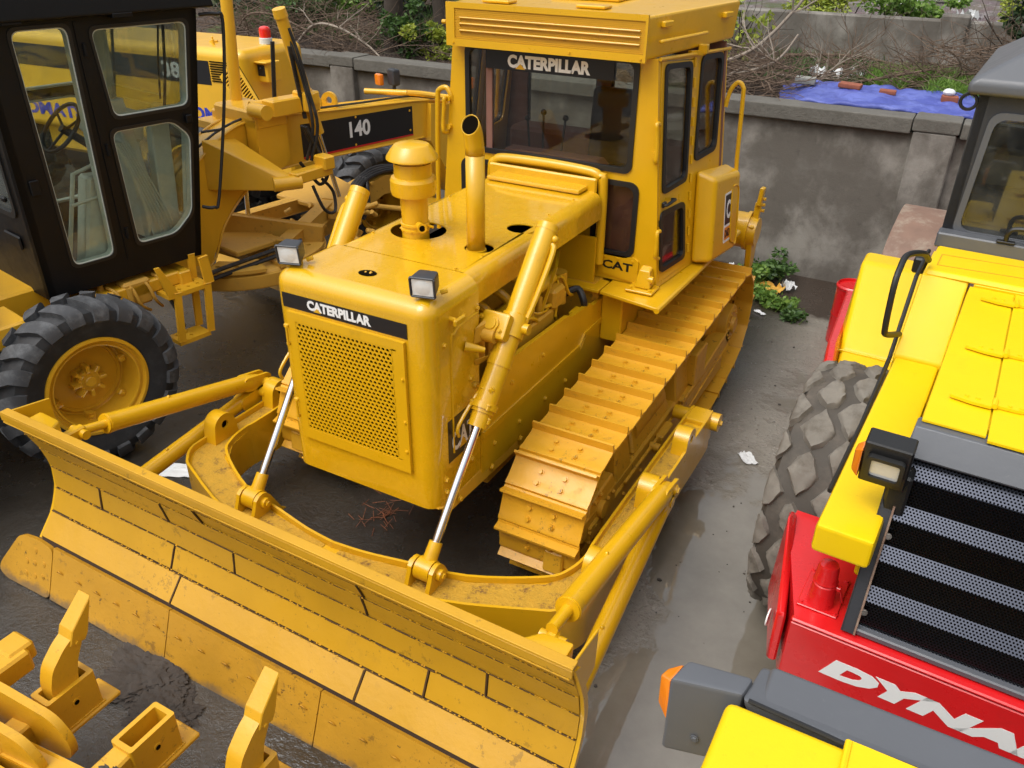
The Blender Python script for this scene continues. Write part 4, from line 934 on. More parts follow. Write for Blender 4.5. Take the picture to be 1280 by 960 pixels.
for s in (1, -1):
    tr = bpy.data.objects.new('track', None); COL.objects.link(tr); tr.parent = bd
    cx = s*.94; lm = bmesh.new()
    for k in range(NS):
        s0 = k*pit+.05; p = at(s0); d = (at(s0+.09)-at(s0-.09)).normalized(); 
        # path is counter-clockwise seen from +X (y right, z up): outward = right of travel
        nrm = Vector((0, d.z, -d.y)); dd = -d
        R_ = Matrix((X, dd, nrm)).transposed()
        if R_.determinant() < 0: R_ = Matrix((-X, dd, nrm)).transposed()
        o = bpy.data.objects.new('track_shoe', shoe_me); COL.objects.link(o); o.parent = tr; o.location = (cx, p.y, p.z); o.rotation_euler = R_.to_euler()
        t4 = Matrix.Translation((cx, p.y, p.z)) @ R_.to_4x4(); n0 = len(lm.verts); lm.from_mesh(link_me); lm.verts.ensure_lookup_table()
        for v in lm.verts[n0:]: v.co = t4 @ v.co
    mb = MB(); mb.bm = lm; mb.build('track_chain', m_under, tr)
    # undercarriage frame
    q = MB(); fx = s*1.02
    q.box((s*.96, 2.05, .36), (.30, 2.3, .24), .015); q.box((s*1.10, 2.15, .30), (.05, 2.5, .20), .008)
    q.bar((s*1.135, 1.2, .42), (s*1.135, 3.2, .42), .02, .02, .004)
    # recoil housing: sloped plates
    q.hull([(s*.86, 1.42, .48), (s*1.10, 1.42, .48), (s*.86, 2.12, .48), (s*1.10, 2.12, .48), (s*.90, 1.46, .66), (s*1.04, 1.46, .66), (s*.90, 2.08, .66), (s*1.04, 2.08, .66)], .015)
    q.cyl((s*.96, 1.5, .60), (s*.96, 2.05, .60), .12, n=24)
    q.hull([(s*.84, 1.10, .46), (s*1.11, 1.10, .46), (s*.84, 1.36, .46), (s*1.11, 1.36, .46), (s*.86, 1.12, .72), (s*1.08, 1.12, .72), (s*.86, 1.32, .70), (s*1.08, 1.32, .70)], .015)
    q.hull([(s*.84, 2.22, .46), (s*1.11, 2.22, .46), (s*.84, 2.55, .46), (s*1.11, 2.55, .46), (s*.86, 2.26, .80), (s*1.06, 2.26, .80), (s*.86, 2.48, .80), (s*1.06, 2.48, .80)], .012)
    q.box((s*1.10, 2.62, .62), (.10, .26, .26), .01); q.bar((s*1.08, 2.30, .38), (s*1.08, 3.45, .50), .12, .16, .01)
    for y_ in (1.2, 1.5, 1.8, 2.1, 2.4, 2.7, 3.0): q.bolt((s*1.125, y_, .33), (s, 0, 0), .014, .014)
    q.box((s*1.14, 1.90, .36), (.06, .22, .16), .01); q.cyl((s*1.12, 1.68, .42), (s*1.19, 1.68, .42), .03, n=12)
    q.build('track_frame', m_under, bd)
    tf = [c for c in bd.children if c.name.startswith('track_frame')][-1]
    q = MB()
    for y_ in (1.24, 2.36): 
        q.cyl((s*.84, y_, .80), (s*1.08, y_, .80), .075, n=22); q.cyl((s*1.08, y_, .80), (s*1.11, y_, .80), .05, n=16)
        for k in range(6): q.bolt((s*1.11, y_+.035*math.cos(k*1.05), .80+.035*math.sin(k*1.05)), (s, 0, 0), .007, .008)
    q.build('carrier_roller', m_under, tf)
    q = MB()
    for k in range(6): q.cyl((s*.82, 1.2+k*.33, .17), (s*1.06, 1.2+k*.33, .17), .095, n=22)
    q.build('track_roller', m_under, tf)
    q = MB(); q.lathe([(.05, -.10), (.30, -.09), (.325, -.05), (.325, .05), (.30, .09), (.05, .10)], (cx, .80, .492), X, 40); q.lathe([(.22, .09), (.20, .11), (.06, .115), (.0, .115)], (cx, .80, .492), (s, 0, 0), 30)
    q.build('front_idler', m_under, bd)
    q = MB(); q.box((s*1.10, .80, .46), (.06, .50, .14), .01); q.box((s*1.11, .72, .40), (.07, .18, .12), .01)
    q.hull([(s*1.05, .62, .50), (s*1.13, .62, .50), (s*1.05, 1.05, .50), (s*1.13, 1.05, .50), (s*1.05, .66, .59), (s*1.12, .66, .59), (s*1.05, 1.0, .62), (s*1.12, 1.0, .62)], .01)
    q.cyl((s*1.10, .80, .49), (s*1.16, .80, .49), .055, n=16)
    for a, b in ((.64, .42), (.72, .42), (.64, .35), (.9, .5), (.98, .5), (.7, .60), (.78, .61)): q.bolt((s*1.135, a, b), (s, 0, 0), .013, .014)
    for a in (.72, .82, .92): q.bolt((s*1.09, a, .60), Z, .014, .016)
    q.hull([(s*.98, .34, .30), (s*1.10, .34, .30), (s*.98, .55, .30), (s*1.10, .55, .30), (s*.98, .36, .44), (s*1.10, .36, .44), (s*.98, .55, .46), (s*1.10, .55, .46)], .01)
    q.build('idler_yoke', m_under, bd)
    # sprocket + final drive
    q = MB(); pts = []
    for k in range(52): r = .355 if k % 2 else .315; pts += [(3.50+r*math.cos(k*PI/26), .585+r*math.sin(k*PI/26))]
    q.plate(pts, [], (cx+.03, 0, 0), Y, Z, .06); q.build('sprocket', m_under, bd)
    q = MB(); q.lathe([(.30, -.02), (.28, .06), (.17, .12), (.165, .19), (.15, .20), (.0, .20)], (cx, 3.50, .585), (s, 0, 0), 36)
    for k in range(12): q.bolt((cx+s*.20, 3.50+.12*math.cos(k*.5236), .585+.12*math.sin(k*.5236)), (s, 0, 0), .010, .010)
    q.lathe([(.07, .2), (.065, .23), (0, .235)], (cx, 3.50, .585), (s, 0, 0), 20); q.build('final_drive', m_under, bd)
for o in list(bd.children):
    if (o.name == 'track.001') or (o.name in ('front_idler.001', 'idler_yoke.001')): o.location.y += .22
# --- C-frame
zc0, zc1 = .26, .555
outR = [(0, -.50), (.20, -.47), (.75, -.365), (1.20, -.185), (1.30, -.13), (1.385, -.02), (1.40, .12), (1.40, .55), (1.412, 1.95), (1.40, 2.12)]
inR = [(1.275, 2.12), (1.255, 1.95), (1.24, .55), (1.25, .34), (1.22, .18), (1.13, .06), (.78, -.13), (.45, -.20), (.20, -.25), (0, -.27)]
cf_out = outR+inR; full = outR+inR+[(-x, y) for x, y in inR[::-1][1:]]+[(-x, y) for x, y in outR[::-1][:-1]]
q = MB(); q.plate(full, [], (0, 0, .515), X, Y, .515-zc0)
def rail(mb, pts, z0, z1, th, closed=False):
    P = [Vector((x, y, 0)) for x, y in pts]; L = []
    for i, p in enumerate(P):
        d = (P[min(i+1, len(P)-1)]-P[max(i-1, 0)]).normalized(); L.append((p, Vector((-d.y, d.x, 0))))
    o_ = [(p.x, p.y) for p, n in L]; i_ = [(p.x+n.x*th, p.y+n.y*th) for p, n in L]
    mb.plate(o_+i_[::-1], [], (0, 0, z1), X, Y, z1-z0)
sm = lambda pts: [(v.x, v.y) for v in (lambda P: [Vector((.5*((2*p1)+(p2-p0)*t+(2*p0-5*p1+4*p2-p3)*t*t+(3*p1-p0-3*p2+p3)*t**3))) for p0, p1, p2, p3 in [(P[max(i-1, 0)], P[i], P[i+1], P[min(i+2, len(P)-1)]) for i in range(len(P)-1)] for t in (0, .25, .5, .75)]+[P[-1]])([Vector(p) for p in pts])]
rail(q, sm(outR), zc0-.02, zc1, .016); rail(q, sm(inR), zc0-.02, zc1, .016)
rail(q, sm([(-x, y) for x, y in outR[::-1]]), zc0-.02, zc1, .016); rail(q, sm([(-x, y) for x, y in inR[::-1]]), zc0-.02, zc1, .016)
cf = q.build('push_frame', m_yel, bd, 40)
q = MB(); ins = [(.05, -.46), (.74, -.345), (1.18, -.165), (1.28, -.11), (1.362, -.01), (1.378, .12), (1.378, .55), (1.385, 1.9), (1.28, 1.9), (1.265, .55), (1.275, .34), (1.245, .17), (1.15, .04), (.79, -.15), (.45, -.225), (.05, -.285)]
q.plate(ins, [], (0, 0, .519), X, Y, .003); q.plate([(-x, y) for x, y in ins][::-1], [], (0, 0, .519), X, Y, .003); q.build('rusty_top', m_rust, cf)
def lugplate(w_, h_, hr, n=12):  # rounded-top lug outline with pin hole
    return [(-w_/2, 0), (w_/2, 0)]+[(w_*.42*math.cos(t*PI/n), h_-w_*.42+w_*.42*math.sin(t*PI/n)) for t in range(n+1)]
for s in (1, -1):
    for y_, h_ in ((.215, .20), (.98 if s > 0 else .74, .19), (1.62, .17)):
        q = MB()
        for dx in (0,): 
            o = Vector((s*1.255+ (.155 if s > 0 else 0), y_, .505)); L = lugplate(.21, h_, .03)
            if s > 0: q.plate(L, [circ(0, h_-.075, .028, 14)[::-1]], o, Y, Z, .10)
            else: q.plate([(-a, b) for a, b in L][::-1], [circ(0, h_-.075, .028, 14)[::-1]], (-1.40, y_, .505), -Y, Z, .10)
        q.build('strut_lug', m_yel, cf)
        q = MB(); q.cyl((s*1.315, y_, .505+h_-.075), (s*1.40, y_, .505+h_-.075), .0275, n=14); q.build('lug_bore', m_hole, cf)
    # lift cylinder bracket
    q = MB(); bx_ = s*.60
    for dx in (-.075, .055):
        o = Vector((bx_+dx+.02, -.245, .455)); L = [(-.13, 0), (.16, 0), (.13, .02), (.055, .165), (.03, .195), (0, .205), (-.03, .20), (-.055, .18), (-.065, .15)]
        q.plate(L, [], o, Y, Z, .024)
    q.cyl((bx_-.10, -.245, .60), (bx_+.10, -.245, .60), .032, n=18); q.bolt((bx_+.10, -.245, .60), X, .018, .012); q.cyl((bx_-.085, -.245, .60), (bx_-.079, -.245, .60), .045, n=18); q.build('cylinder_bracket', m_yel, cf)
    # rear trunnion end
    q = MB(); q.cyl((s*1.14, 2.10, .48), (s*1.46, 2.10, .48), .05, n=20); q.cyl((s*1.40, 2.10, .48), (s*1.47, 2.10, .48), .065, n=20); q.box((s*1.33, 2.04, .43), (.17, .20, .24), .02, seg=2); q.bolt((s*1.47, 2.10, .48), (s, 0, 0), .02, .02); q.build('rear_trunnion', m_yel, cf)
# centre ball joint to blade
q = MB(); q.box((0, -.55, .42), (.30, .16, .22), .02); q.sph((0, -.62, .42), .09); q.build('ball_joint', m_yel, cf)
# --- lift cylinders
def along(a, b, t): return Vector(a)+(Vector(b)-Vector(a))*t
for s in (1, -1):
    e = Vector((s*.60, -.245, .60)); T_ = Vector((s*.635, .975, 2.10)); ax = (T_-e).normalized(); Lc = (T_-e).length
    up_ = e+ax*(Lc*.40)
    q = MB(); a = e+ax*(Lc*.405); q.cyl(a+ax*.08, T_, .062, n=30); q.cyl(a, a+ax*.10, .052, n=24); q.cyl(T_-ax*.035, T_+ax*.004, .064, .058, n=30); q.cyl(a+ax*.10, a+ax*.135, .075, n=24)
    q.cyl(a+ax*.34, a+ax*.40, .0665, n=30)
    cy_ = q.build('lift_cylinder', m_yel, bd, 40)
    q = MB(); c_ = a+ax*.57; q.box(c_+Vector((-.055, -.055, .0)), (.17, .15, .15), .022, rot=(math.radians(-38), 0, 0), seg=2); cn = c_+Vector((-.065, -.055-.058, .045)); nn_ = Vector((0, -.788, .616)); q.cyl(cn, cn+nn_*.016, .046, n=24); q.cyl(cn+nn_*.016, cn+nn_*.024, .036, .034, n=24); q.bolt(cn+nn_*.0+Vector((.06, -.02, -.02)), nn_, .010, .012); q.bolt(cn+Vector((-.06, .0, .03)), nn_, .010, .012); q.cyl(c_-ax*.06, c_+ax*.06, .074, n=26)
    q.cyl(c_+Vector((-s*.02, -.08, .0)), c_+Vector((-s*.02, -.09, .0)), .036, n=18); q.cyl(c_-X*s*.2, c_+X*s*.10, .03, n=16); q.box(c_-X*s*.03+Vector((0, -.075, .02)), (.10, .03, .11), .015, rot=(math.radians(-38), 0, 0)); q.build('trunnion_block', m_yel, cy_)
    q = MB(); q.cyl(e+ax*.14, a+ax*.02, .0235, n=22); q.build('piston_rod', m_chrome, cy_, 50)
    q = MB(); q.cyl(e-X*.045, e+X*.045, .062, n=26); q.cyl(e+ax*.03, e+ax*.15, .040, .036, n=20); q.bolt(e+ax*.10+Vector((0, -.037, 0)), -Y, .008, .006); q.build('rod_eye', m_yel, cy_)
    q = MB(); sx_ = .055
    st_ = T_-ax*.10+X*s*.06; q.tube([st_, st_+X*s*.02-ax*.05, st_+X*s*.015-ax*.30, st_-ax*.46+X*s*.0], .016, 8)
    q.sph(T_-ax*.07+X*s*.065, .022); q.build('oil_pipe', m_yel, cy_)
    q = MB(); k_ = a+ax*.26; out_ = Vector((0, -.055, .0)); q.cyl(k_, k_+Vector((-.02, -.085, -.02)), .016, n=10); q.tube([k_+Vector((-.02, -.08, -.02)), k_+Vector((-.05, -.10, -.06)), a+Vector((-.07, -.07, .02)), a+Vector((-.075, -.06, -.05))], .010, 8)
    for k in range(4): q.bolt(a+ax*.11+Vector((.07*math.cos(k*1.57+.8), -.03, .06*math.sin(k*1.57+.8))), -ax, .011, .03)
    q.bolt(a+ax*.24+Vector((.03, -.055, 0)), -Y, .014, .02); q.bolt(a+ax*.66+Vector((.03, -.055, 0)), -Y, .014, .02)
    q.build('hose_fitting', m_yel, cy_)
# --- diagonal braces
for s in (1, -1):
    y0 = .94
    dy = 0 if s > 0 else -.24
    for (pa, pb, r) in (((s*1.475, .97+dy, .67), (s*1.50, -.62, .98), .058), ((s*1.475, .93+dy, .60), (s*1.56, -.70, .38), .054)):
        q = MB(); pa, pb = Vector(pa), Vector(pb); ax = (pa-pb).normalized(); q.cyl(pb+ax*.16, pa-ax*.12, r, n=26); q.cyl(pb, pb+ax*.17, .028, n=14); q.cyl(pb+ax*.17, pb+ax*.22, r*1.07, r, n=26)
        q.cyl(pa-ax*.13, pa-ax*.04, r*.95, .045, n=20); q.cyl(pb+ax*.18, pb+ax*.26, .034, n=6)
        q.sph(pb+ax*.62+Vector((0, 0, r)), .012)
        for dx in (-.035, .035): 
            o = pa+X*(dx+.012); q.plate([(a, b) for a, b in rpoly([(-.20, -.05), (.05, -.055), (.06, .055), (-.20, .05)], .05)], [], o, Vector((0, ax.y, ax.z)).normalized(), Vector((0, -ax.z, ax.y)).normalized(), .022)
        q.build('brace_tube', m_yel, bd, 40)
    q = MB(); q.cyl((s*1.38, .97+dy, .66), (s*1.53, .97+dy, .66), .036, n=18); q.cyl((s*1.38, .92+dy, .605), (s*1.53, .92+dy, .605), .034, n=18); q.bolt((s*1.53, .97+dy, .66), (s, 0, 0), .022, .014); q.build('brace_pin', m_yel, bd)
# --- blade
bl = bpy.data.objects.new('blade', None); COL.objects.link(bl); bl.parent = bd
bl.matrix_local = Matrix.Translation((-1.7, 0, .6)) @ Matrix.Rotation(.0176, 4, 'Y') @ Matrix.Translation((1.7, 0, -.6))
BP = [(-.885, 1.20), (-.872, 1.172), (-.802, 1.017), (-.752, .892), (-.716, .739), (-.730, .594), (-.790, .457), (-.905, .327), (-1.00, .06), (-1.02, .015)]
def bprof(z):
    for (y0, z0), (y1, z1) in zip(BP, BP[1:]):
        if z1 <= z <= z0: t = (z-z1)/(z0-z1); return y1+(y0-y1)*t
    return BP[-1][0]
def sheet(mb, x0, x1, z0, z1, th, off=0., n=8, yof=None):
    """curved plate following the moldboard between two heights"""
    zs_ = [z1+(z0-z1)*k/n for k in range(n+1)]; F0 = []
    for z in zs_:
        y = bprof(z); dy = (bprof(z+.01)-bprof(z-.01))/.02; nn = Vector((0, -1, dy)).normalized(); F0.append((Vector((0, y, z))+nn*off, nn))
    A = []; 
    for x in (x0, x1):
        A.append([mb.bm.verts.new(p+X*x) for p, nn in F0]); A.append([mb.bm.verts.new(p-nn*th+X*x) for p, nn in F0])
    a0, b0, a1, b1 = A
    for k in range(n):
        mb.bm.faces.new((a0[k], a0[k+1], a1[k+1], a1[k])); mb.bm.faces.new((b0[k], b1[k], b1[k+1], b0[k+1]))
        mb.bm.faces.new((a0[k], b0[k], b0[k+1], a0[k+1])); mb.bm.faces.new((a1[k], a1[k+1], b1[k+1], b1[k]))
    mb.bm.faces.new((a0[0], a1[0], b1[0], b0[0])); mb.bm.faces.new((a0[n], b0[n], b1[n], a1[n]))
q = MB(); sheet(q, -1.70, 1.70, .10, 1.175, .022, -.004, 24); q.box((0, -.66, .20), (3.1, .22, .16), .02)
for x in (-1.5, -1.0, -.45, .45, 1.0, 1.5): q.plate(rpoly([(-.90, .15), (-.62, .18), (-.60, .50), (-.65, .80), (-.76, .98), (-.69, .80), (-.68, .62), (-.74, .47)][::1], .02), [], (x, 0, 0), Y, Z, .025)
mbd = q.build('moldboard', m_under, bl, 40)
q = MB(); sheet(q, -1.695, 1.695, .12, 1.165, .004, .0005, 24); q.build('seam_backing', m_gap, mbd, 40)
# plates in rows with weld gaps
rows_ = [(1.085, 1.172, [0]), (.985, 1.080, [-.05]), (.835, .979, [-.78, .62]), (.665, .829, [-.22, 1.15]), (.500, .659, [-1.33, .42]), (.335, .494, [-.62, .95])]
rows_ = [(1.055, 1.172, []), (.945, 1.047, [-.66, .58]), (.790, .938, [-.30, .80]), (.640, .783, [-1.18, .02]), (.490, .633, [-.42, 1.05]), (.335, .483, [-.95, .45])]
rows_ = [(1.02, 1.172, []), (.895, 1.014, [-.40, .62]), (.742, .889, [-.72, .60]), (.597, .736, [-1.28, -.26, 1.25]), (.46, .591, [-.70, .95]), (.335, .454, [-.62, .62])]
rn = random.Random(2)
for (z0, z1, js) in rows_:
    xs_ = [-1.70]+js+[1.70]
    q = MB()
    for a, b in zip(xs_, xs_[1:]): sheet(q, a+.008, b-.008, z0+.003, z1-.003, .008, .007+rn.uniform(0, .004), 6)
    q.build('wear_plate', m_blade, mbd, 40)
def surf(x, z, h):
    dy = (bprof(z+.01)-bprof(z-.01))/.02; return Vector((x, bprof(z), z))+Vector((0, -1, dy)).normalized()*h
q = MB(); rn = random.Random(5)   # dark open seams between the plates
for i_, (z0, z1, js) in enumerate(rows_):
    if i_ < 5:
        x = -1.69
        while x < 1.68:
            L_ = rn.uniform(.08, .45); e_ = min(x+L_, 1.69); q.tube([surf(x+(e_-x)*k/4, z0-.003+rn.uniform(-.0015, .0015), .013) for k in range(5)], rn.uniform(.0018, .0040)*(.55 if i_ < 2 else 1), 5, False); x = e_+rn.uniform(0, .05)
    for jx in js: q.tube([surf(jx+rn.uniform(-.002, .002), z0+(z1-z0)*k/5, .012) for k in range(6)], rn.uniform(.004, .006), 5, False)
q.build('open_seam', m_seam, mbd, 60)
q = MB(); rn = random.Random(3)   # weld beads along the seams
for (z0, z1, js) in rows_[:-1]:
    for k in range(300):
        x = -1.69+k*.0113+rn.uniform(-.004, .004)
        if rn.random() < .45: continue
        q.sph(surf(x, z0-.003+rn.uniform(-.006, .006), .013), rn.uniform(.002, .0055), (1.6, 1, .8), 6)
q.build('weld_bead', m_blade, mbd, 60)
q = MB(); q.box((0, -.872, 1.188), (3.42, .050, .020), .005, seg=2); q.box((0, -.893, 1.166), (3.42, .010, .045), .003); q.tube([(-1.70, -.894, 1.135), (1.70, -.894, 1.135)], .005, 6, False)
q.tube([(-1.7, -.868, 1.066+.04), (1.7, -.868, 1.106)], .004, 5, False); q.build('top_lip', m_blade, mbd)
# end stiffeners and wings
for s in (1, -1):
    q = MB(); pts = [(bprof(z)-.004, z) for z in np.linspace(1.17, .33, 16)]+[(bprof(z)+.035, z) for z in np.linspace(.33, 1.14, 12)]
    if s > 0: q.plate(pts, [], (1.712, 0, 0), Y, Z, .018)
    else: q.plate([(-a, b) for a, b in pts], [], (-1.712, 0, 0), -Y, Z, .018)
    # upright corner wing
    q.hull([(s*1.70, -.875, 1.19), (s*1.688, -.875, 1.19), (s*1.70, -.625, 1.15), (s*1.688, -.625, 1.15), (s*1.70, -.625, .94), (s*1.688, -.625, .94), (s*1.70, -.76, .90), (s*1.688, -.76, .90)], .003)
    q.hull([(s*1.64, -.825, 1.13), (s*1.42, -.825, 1.13), (s*1.64, -.72, 1.13), (s*1.50, -.71, 1.11), (s*1.42, -.765, 1.0), (s*1.64, -.73, 1.0)], .012, 2); q.box((s*1.50, -.66, .98), (.05, .14, .08), .01)
    q.cyl((s*1.44, -.62, .98), (s*1.56, -.62, .98), .028, n=14); q.box((s*1.57, -.74, .38), (.14, .16, .14), .012)
    q.build('end_plate', m_yel, bl)
# cutting edge segments
def edge_seg(x0, x1, nb, mat):
    q = MB(); sheet(q, x0+.003, x1-.003, .012, .318, .024, .020, 3)
    for k in range(nb):
        x = x0+(x1-x0)*(k+.5)/nb; z = .20; y = bprof(z)-.020; d = Vector((0, -1, -.34)).normalized()
        c_ = Vector((x, y-.0035, z)); e1, e2, _z = frame(d); q.tube([c_+(e1*math.cos(t*PI/9)+e2*math.sin(t*PI/9))*.022 for t in range(19)], .0022, 5, False, False); q.cyl(c_-d*.003, c_+d*.0015, .013, n=8)
    q.build('cutting_edge', mat, bl, 40)
for a, b in ((-1.56, -.60), (-.60, .44), (.44, 1.56)): edge_seg(a, b, 6, m_edge)
for s in (1, -1):
    q = MB(); d = Vector((0, -.34, 1)).normalized() if 0 else None
    V2 = (Vector((0, -.905, .325))-Vector((0, -1.0, .06))).normalized(); o = Vector((0, -1.02, .012))+Vector((0, -.022, 0))
    L = rpoly([(1.56, .0), (1.56, .325), (1.72, .335), (1.86, .315), (2.02, .075), (2.03, .02), (1.96, -.012)][::-1], .05)
    hs_ = []
    if s < 0: L = [(-a, b) for a, b in L][::-1]
    q.plate(L, [], o, X, V2, .026); nn = X.cross(V2)
    for u, v in ((1.63, .12), (1.63, .20), (1.70, .10), (1.71, .18), (1.78, .09), (1.78, .17), (1.71, .26)):
        c_ = o+X*(s*u)+V2*v; q.cyl(c_-nn*.003, c_+nn*.0035, .019, .017, n=14); q.cyl(c_+nn*.0035, c_+nn*.005, .009, n=8)
    e_b = q.build('end_bit', m_edge, bl, 40)
# ================================================================== helpers for machines
def rebase(root, base, rz):
    base = Vector(base); R_ = Matrix.Rotation(rz, 3, 'Z'); root.location = Vector(root.location)+R_ @ base; root.rotation_euler = (0, 0, rz)
    for c in root.children: c.location = Vector(c.location)-base
def wheel(parent, c, s, R, Wd, rimr, lug='bar', mt=None, mb_=None, mr=None, n=20, ribs=True):
    if lug == 'bar': mb_ = mb_ or m_lug
    """wheel centred at c, outer side towards s (+1/-1) along local X"""
    w_ = bpy.data.objects.new('wheel', None); COL.objects.link(w_); w_.parent = parent; w_.location = c
    h = Wd/2; q = MB()
    sec = [(rimr, -h*.72), (rimr+.03, -h*.86), ((R+rimr)/2, -h*1.04), (R-.10, -h*1.0), (R-.05, -h*.9), (R-.02, -h*.5), (R-.015, 0), (R-.02, h*.5), (R-.05, h*.9), (R-.10, h*1.0), ((R+rimr)/2, h*1.04), (rimr+.03, h*.86), (rimr, h*.72)]
    q.lathe(sec, (0, 0, 0), X, 64); ty = q.build('tyre', mt or m_rub, w_, 40)
    def sp(t, u, hh):  # u: -1.4..1.4 arc coordinate across tread
        a = abs(u); sg = 1 if u >= 0 else -1
        if a <= 1: x, r = h*.97*a, R-.016-.045*a**3
        else: x, r = h*(.97+.05*min(1, (a-1)*3)), R-.061-(a-1)*.20
        k = min(1, max(0, (a-.9)/.3)); r += hh*(1-k*.6); x += hh*k*.45
        return Vector((sg*x, math.cos(t)*r, math.sin(t)*r))
    q = MB()
    if lug == 'bar':
        dt = 2*PI/n
        for k in range(n):
            for sg in (-1, 1):
                t0 = k*dt+(dt/2 if sg > 0 else 0); us = (.06, .35, .65, .9, 1.02, 1.18, 1.32); L1, L2 = [], []
                for u in us:
                    sk = -.55*dt*min(u, 1.0)+.10; wd = dt*(.27 if u < 1.0 else .30)
                    if u < .2: wd *= .8
                    L1.append([sp(t0+sk-wd, sg*u, hh) for hh in (-.01, .044)]); L2.append([sp(t0+sk+wd, sg*u, hh) for hh in (-.01, .044)])
                V1 = [[q.bm.verts.new(v) for v in (a[1], b[1], b[0], a[0])] for a, b in zip(L1, L2)]
                for A, B in zip(V1, V1[1:]):
                    for i in range(4): q.bm.faces.new((A[i], A[(i+1) % 4], B[(i+1) % 4], B[i]))
                q.bm.faces.new(V1[0]); q.bm.faces.new(V1[-1][::-1])
    else:   # staggered rounded diamonds (roller)
        dt = 2*PI/n; rn_ = random.Random(3)
        for k in range(n):
            for j, u0 in enumerate((-1.02, -.51, 0, .51, 1.02)):
                t0 = (k+(.5 if j % 2 else 0))*dt; ring0, ring1 = [], []; pts = [(0, -.36), (.20, -.22), (.38, 0), (.20, .24), (0, .38), (-.22, .22), (-.37, 0), (-.20, -.22)]; pts = [(a_*rn_.uniform(.8, 1.15), b_*rn_.uniform(.8, 1.15)) for a_, b_ in pts]
                jt = rn_.uniform(.82, 1.08)
                for du, dv in pts:
                    a, b = du*.62*jt*1.22, dv*dt*1.42*jt
                    ring0.append(q.bm.verts.new(sp(t0+b, max(-1.35, min(1.35, u0+a)), -.006))); ring1.append(q.bm.verts.new(sp(t0+b*.88, max(-1.33, min(1.33, u0+a*.8)), .026)))
                m_ = len(pts); top = [q.bm.verts.new(sp(t0, u0*.99, .030))]
                for i in range(m_):
                    q.bm.faces.new((ring0[i], ring0[(i+1) % m_], ring1[(i+1) % m_], ring1[i])); q.bm.faces.new((ring1[i], ring1[(i+1) % m_], top[0]))
    if lug != 'bar':
        bmesh.ops.subdivide_edges(q.bm, edges=q.bm.edges[:], cuts=2, use_grid_fill=True)
        for v in q.bm.verts: v.co += v.co.normalized()*(.014*noise.noise(v.co*14)+.008*noise.noise(v.co*40))+Vector((.008*noise.noise(v.co*25), 0, 0))
    q.build('tread_block', mb_ or mt or m_rub, ty, 35 if lug == 'bar' else 60)
    mr = mr or m_grad; q = MB(); sg = s
    q.lathe([(rimr+.012, h*.70), (rimr+.022, h*.80), (rimr+.018, h*.88), (rimr-.002, h*.90), (rimr-.008, h*.80), (rimr-.012, h*.70), (rimr-.030, h*.68), (rimr-.036, h*.76), (rimr-.046, h*.74), (rimr-.052, h*.50), (rimr-.056, -h*.45), (rimr-.075, -h*.50), (rimr-.080, -h*.38), (rimr-.095, -h*.38), (rimr-.10, -h*.50), (.09, -h*.46), (.085, -h*.30), (.0, -h*.30)], (0, 0, 0), (sg, 0, 0), 56)
    rm = q.build('rim', mr, w_, 30)
    q = MB(); q.lathe([(.0, h*.25), (.035, h*.25), (.04, h*.22), (.04, h*.10), (.075, h*.10), (.08, h*.06), (.08, -h*.1)], (0, 0, 0), (sg, 0, 0), 28)
    for k in range(8):
        a = k*PI/4; q.box((sg*(-h*.02), .095*math.cos(a), .095*math.sin(a)), (.07, .055, .026), .005, rot=(a, 0, 0))
    for k in range(6):
        a = k*PI/3+.3; rr_ = rimr-.075; q.box((sg*(h*.05), rr_*math.cos(a), rr_*math.sin(a)), (.05, .05, .045), .008, rot=(a, 0, 0)); q.bolt((sg*(h*.05+.025), rr_*math.cos(a), rr_*math.sin(a)), (sg, 0, 0), .012, .014)
    q.build('hub', mr, rm); return w_
# ================================================================== GRADER
gr = thing('motor_grader', 'yellow motor grader with black glazed cab and a black panel reading 140', 'motor grader')
wheel(gr, (1.02, 0, .635), 1, .61, .36, .345); wheel(gr, (1.02, -1.5, .635), 1, .61, .36, .345)
wheel(gr, (-1.02, 0, .635), -1, .61, .36, .345); wheel(gr, (-1.02, -1.5, .635), -1, .61, .36, .345)
fwl = wheel(gr, (-.58, 4.22, .62), 1, .62, .38, .33); fwl.rotation_euler = (0, 0, math.radians(-4)); fwr = wheel(gr, (1.0, 4.5, .62), 1, .60, .36, .33); fwr.rotation_euler = (0, 0, math.radians(-16))
q = MB()
for s in (1, -1): q.box((s*.78, -.75, .66), (.10, 2.0, .34), .03, seg=2); q.cyl((s*.3, 0, .635), (s*.95, 0, .635), .09, n=16); q.cyl((s*.3, -1.5, .635), (s*.95, -1.5, .635), .09, n=16)
q.box((0, -.75, .75), (1.4, .9, .4), .03); q.build('tandem_case', m_gradd, gr)
q = MB(); q.box((0, -.2, 1.05), (1.0, 2.4, .30), .02); q.box((.62, .55, 1.05), (.30, .9, .10), .01); q.box((.78, -.45, 1.10), (.36, .42, .16), .015); q.box((.80, -.62, 1.32), (.30, .25, .30), .02); q.box((.55, 1.0, 1.0), (.5, .1, .2), .01)
q.box((-.62, .55, 1.05), (.30, .9, .10), .01); q.build('rear_frame', m_grad, gr)
q = MB(); q.box((0, -1.5, 1.65), (1.1, 1.9, .85), .06, seg=3); q.build('engine_hood', m_grad, gr)
q = MB(); rn = random.Random(12)
for k in range(12): x_ = .55+rn.uniform(-.1, .25); y_ = .15+k*.08; q.cyl((x_, y_, .98), (x_, y_, 1.12+rn.uniform(-.03, .06)), rn.uniform(.012, .03), n=10)
for k in range(5): q.tube([(.70, .3+k*.12, 1.12), (.78, .33+k*.12, 1.08), (.80, .36+k*.12, .95), (.72, .5+k*.1, .85)], .012, 8)
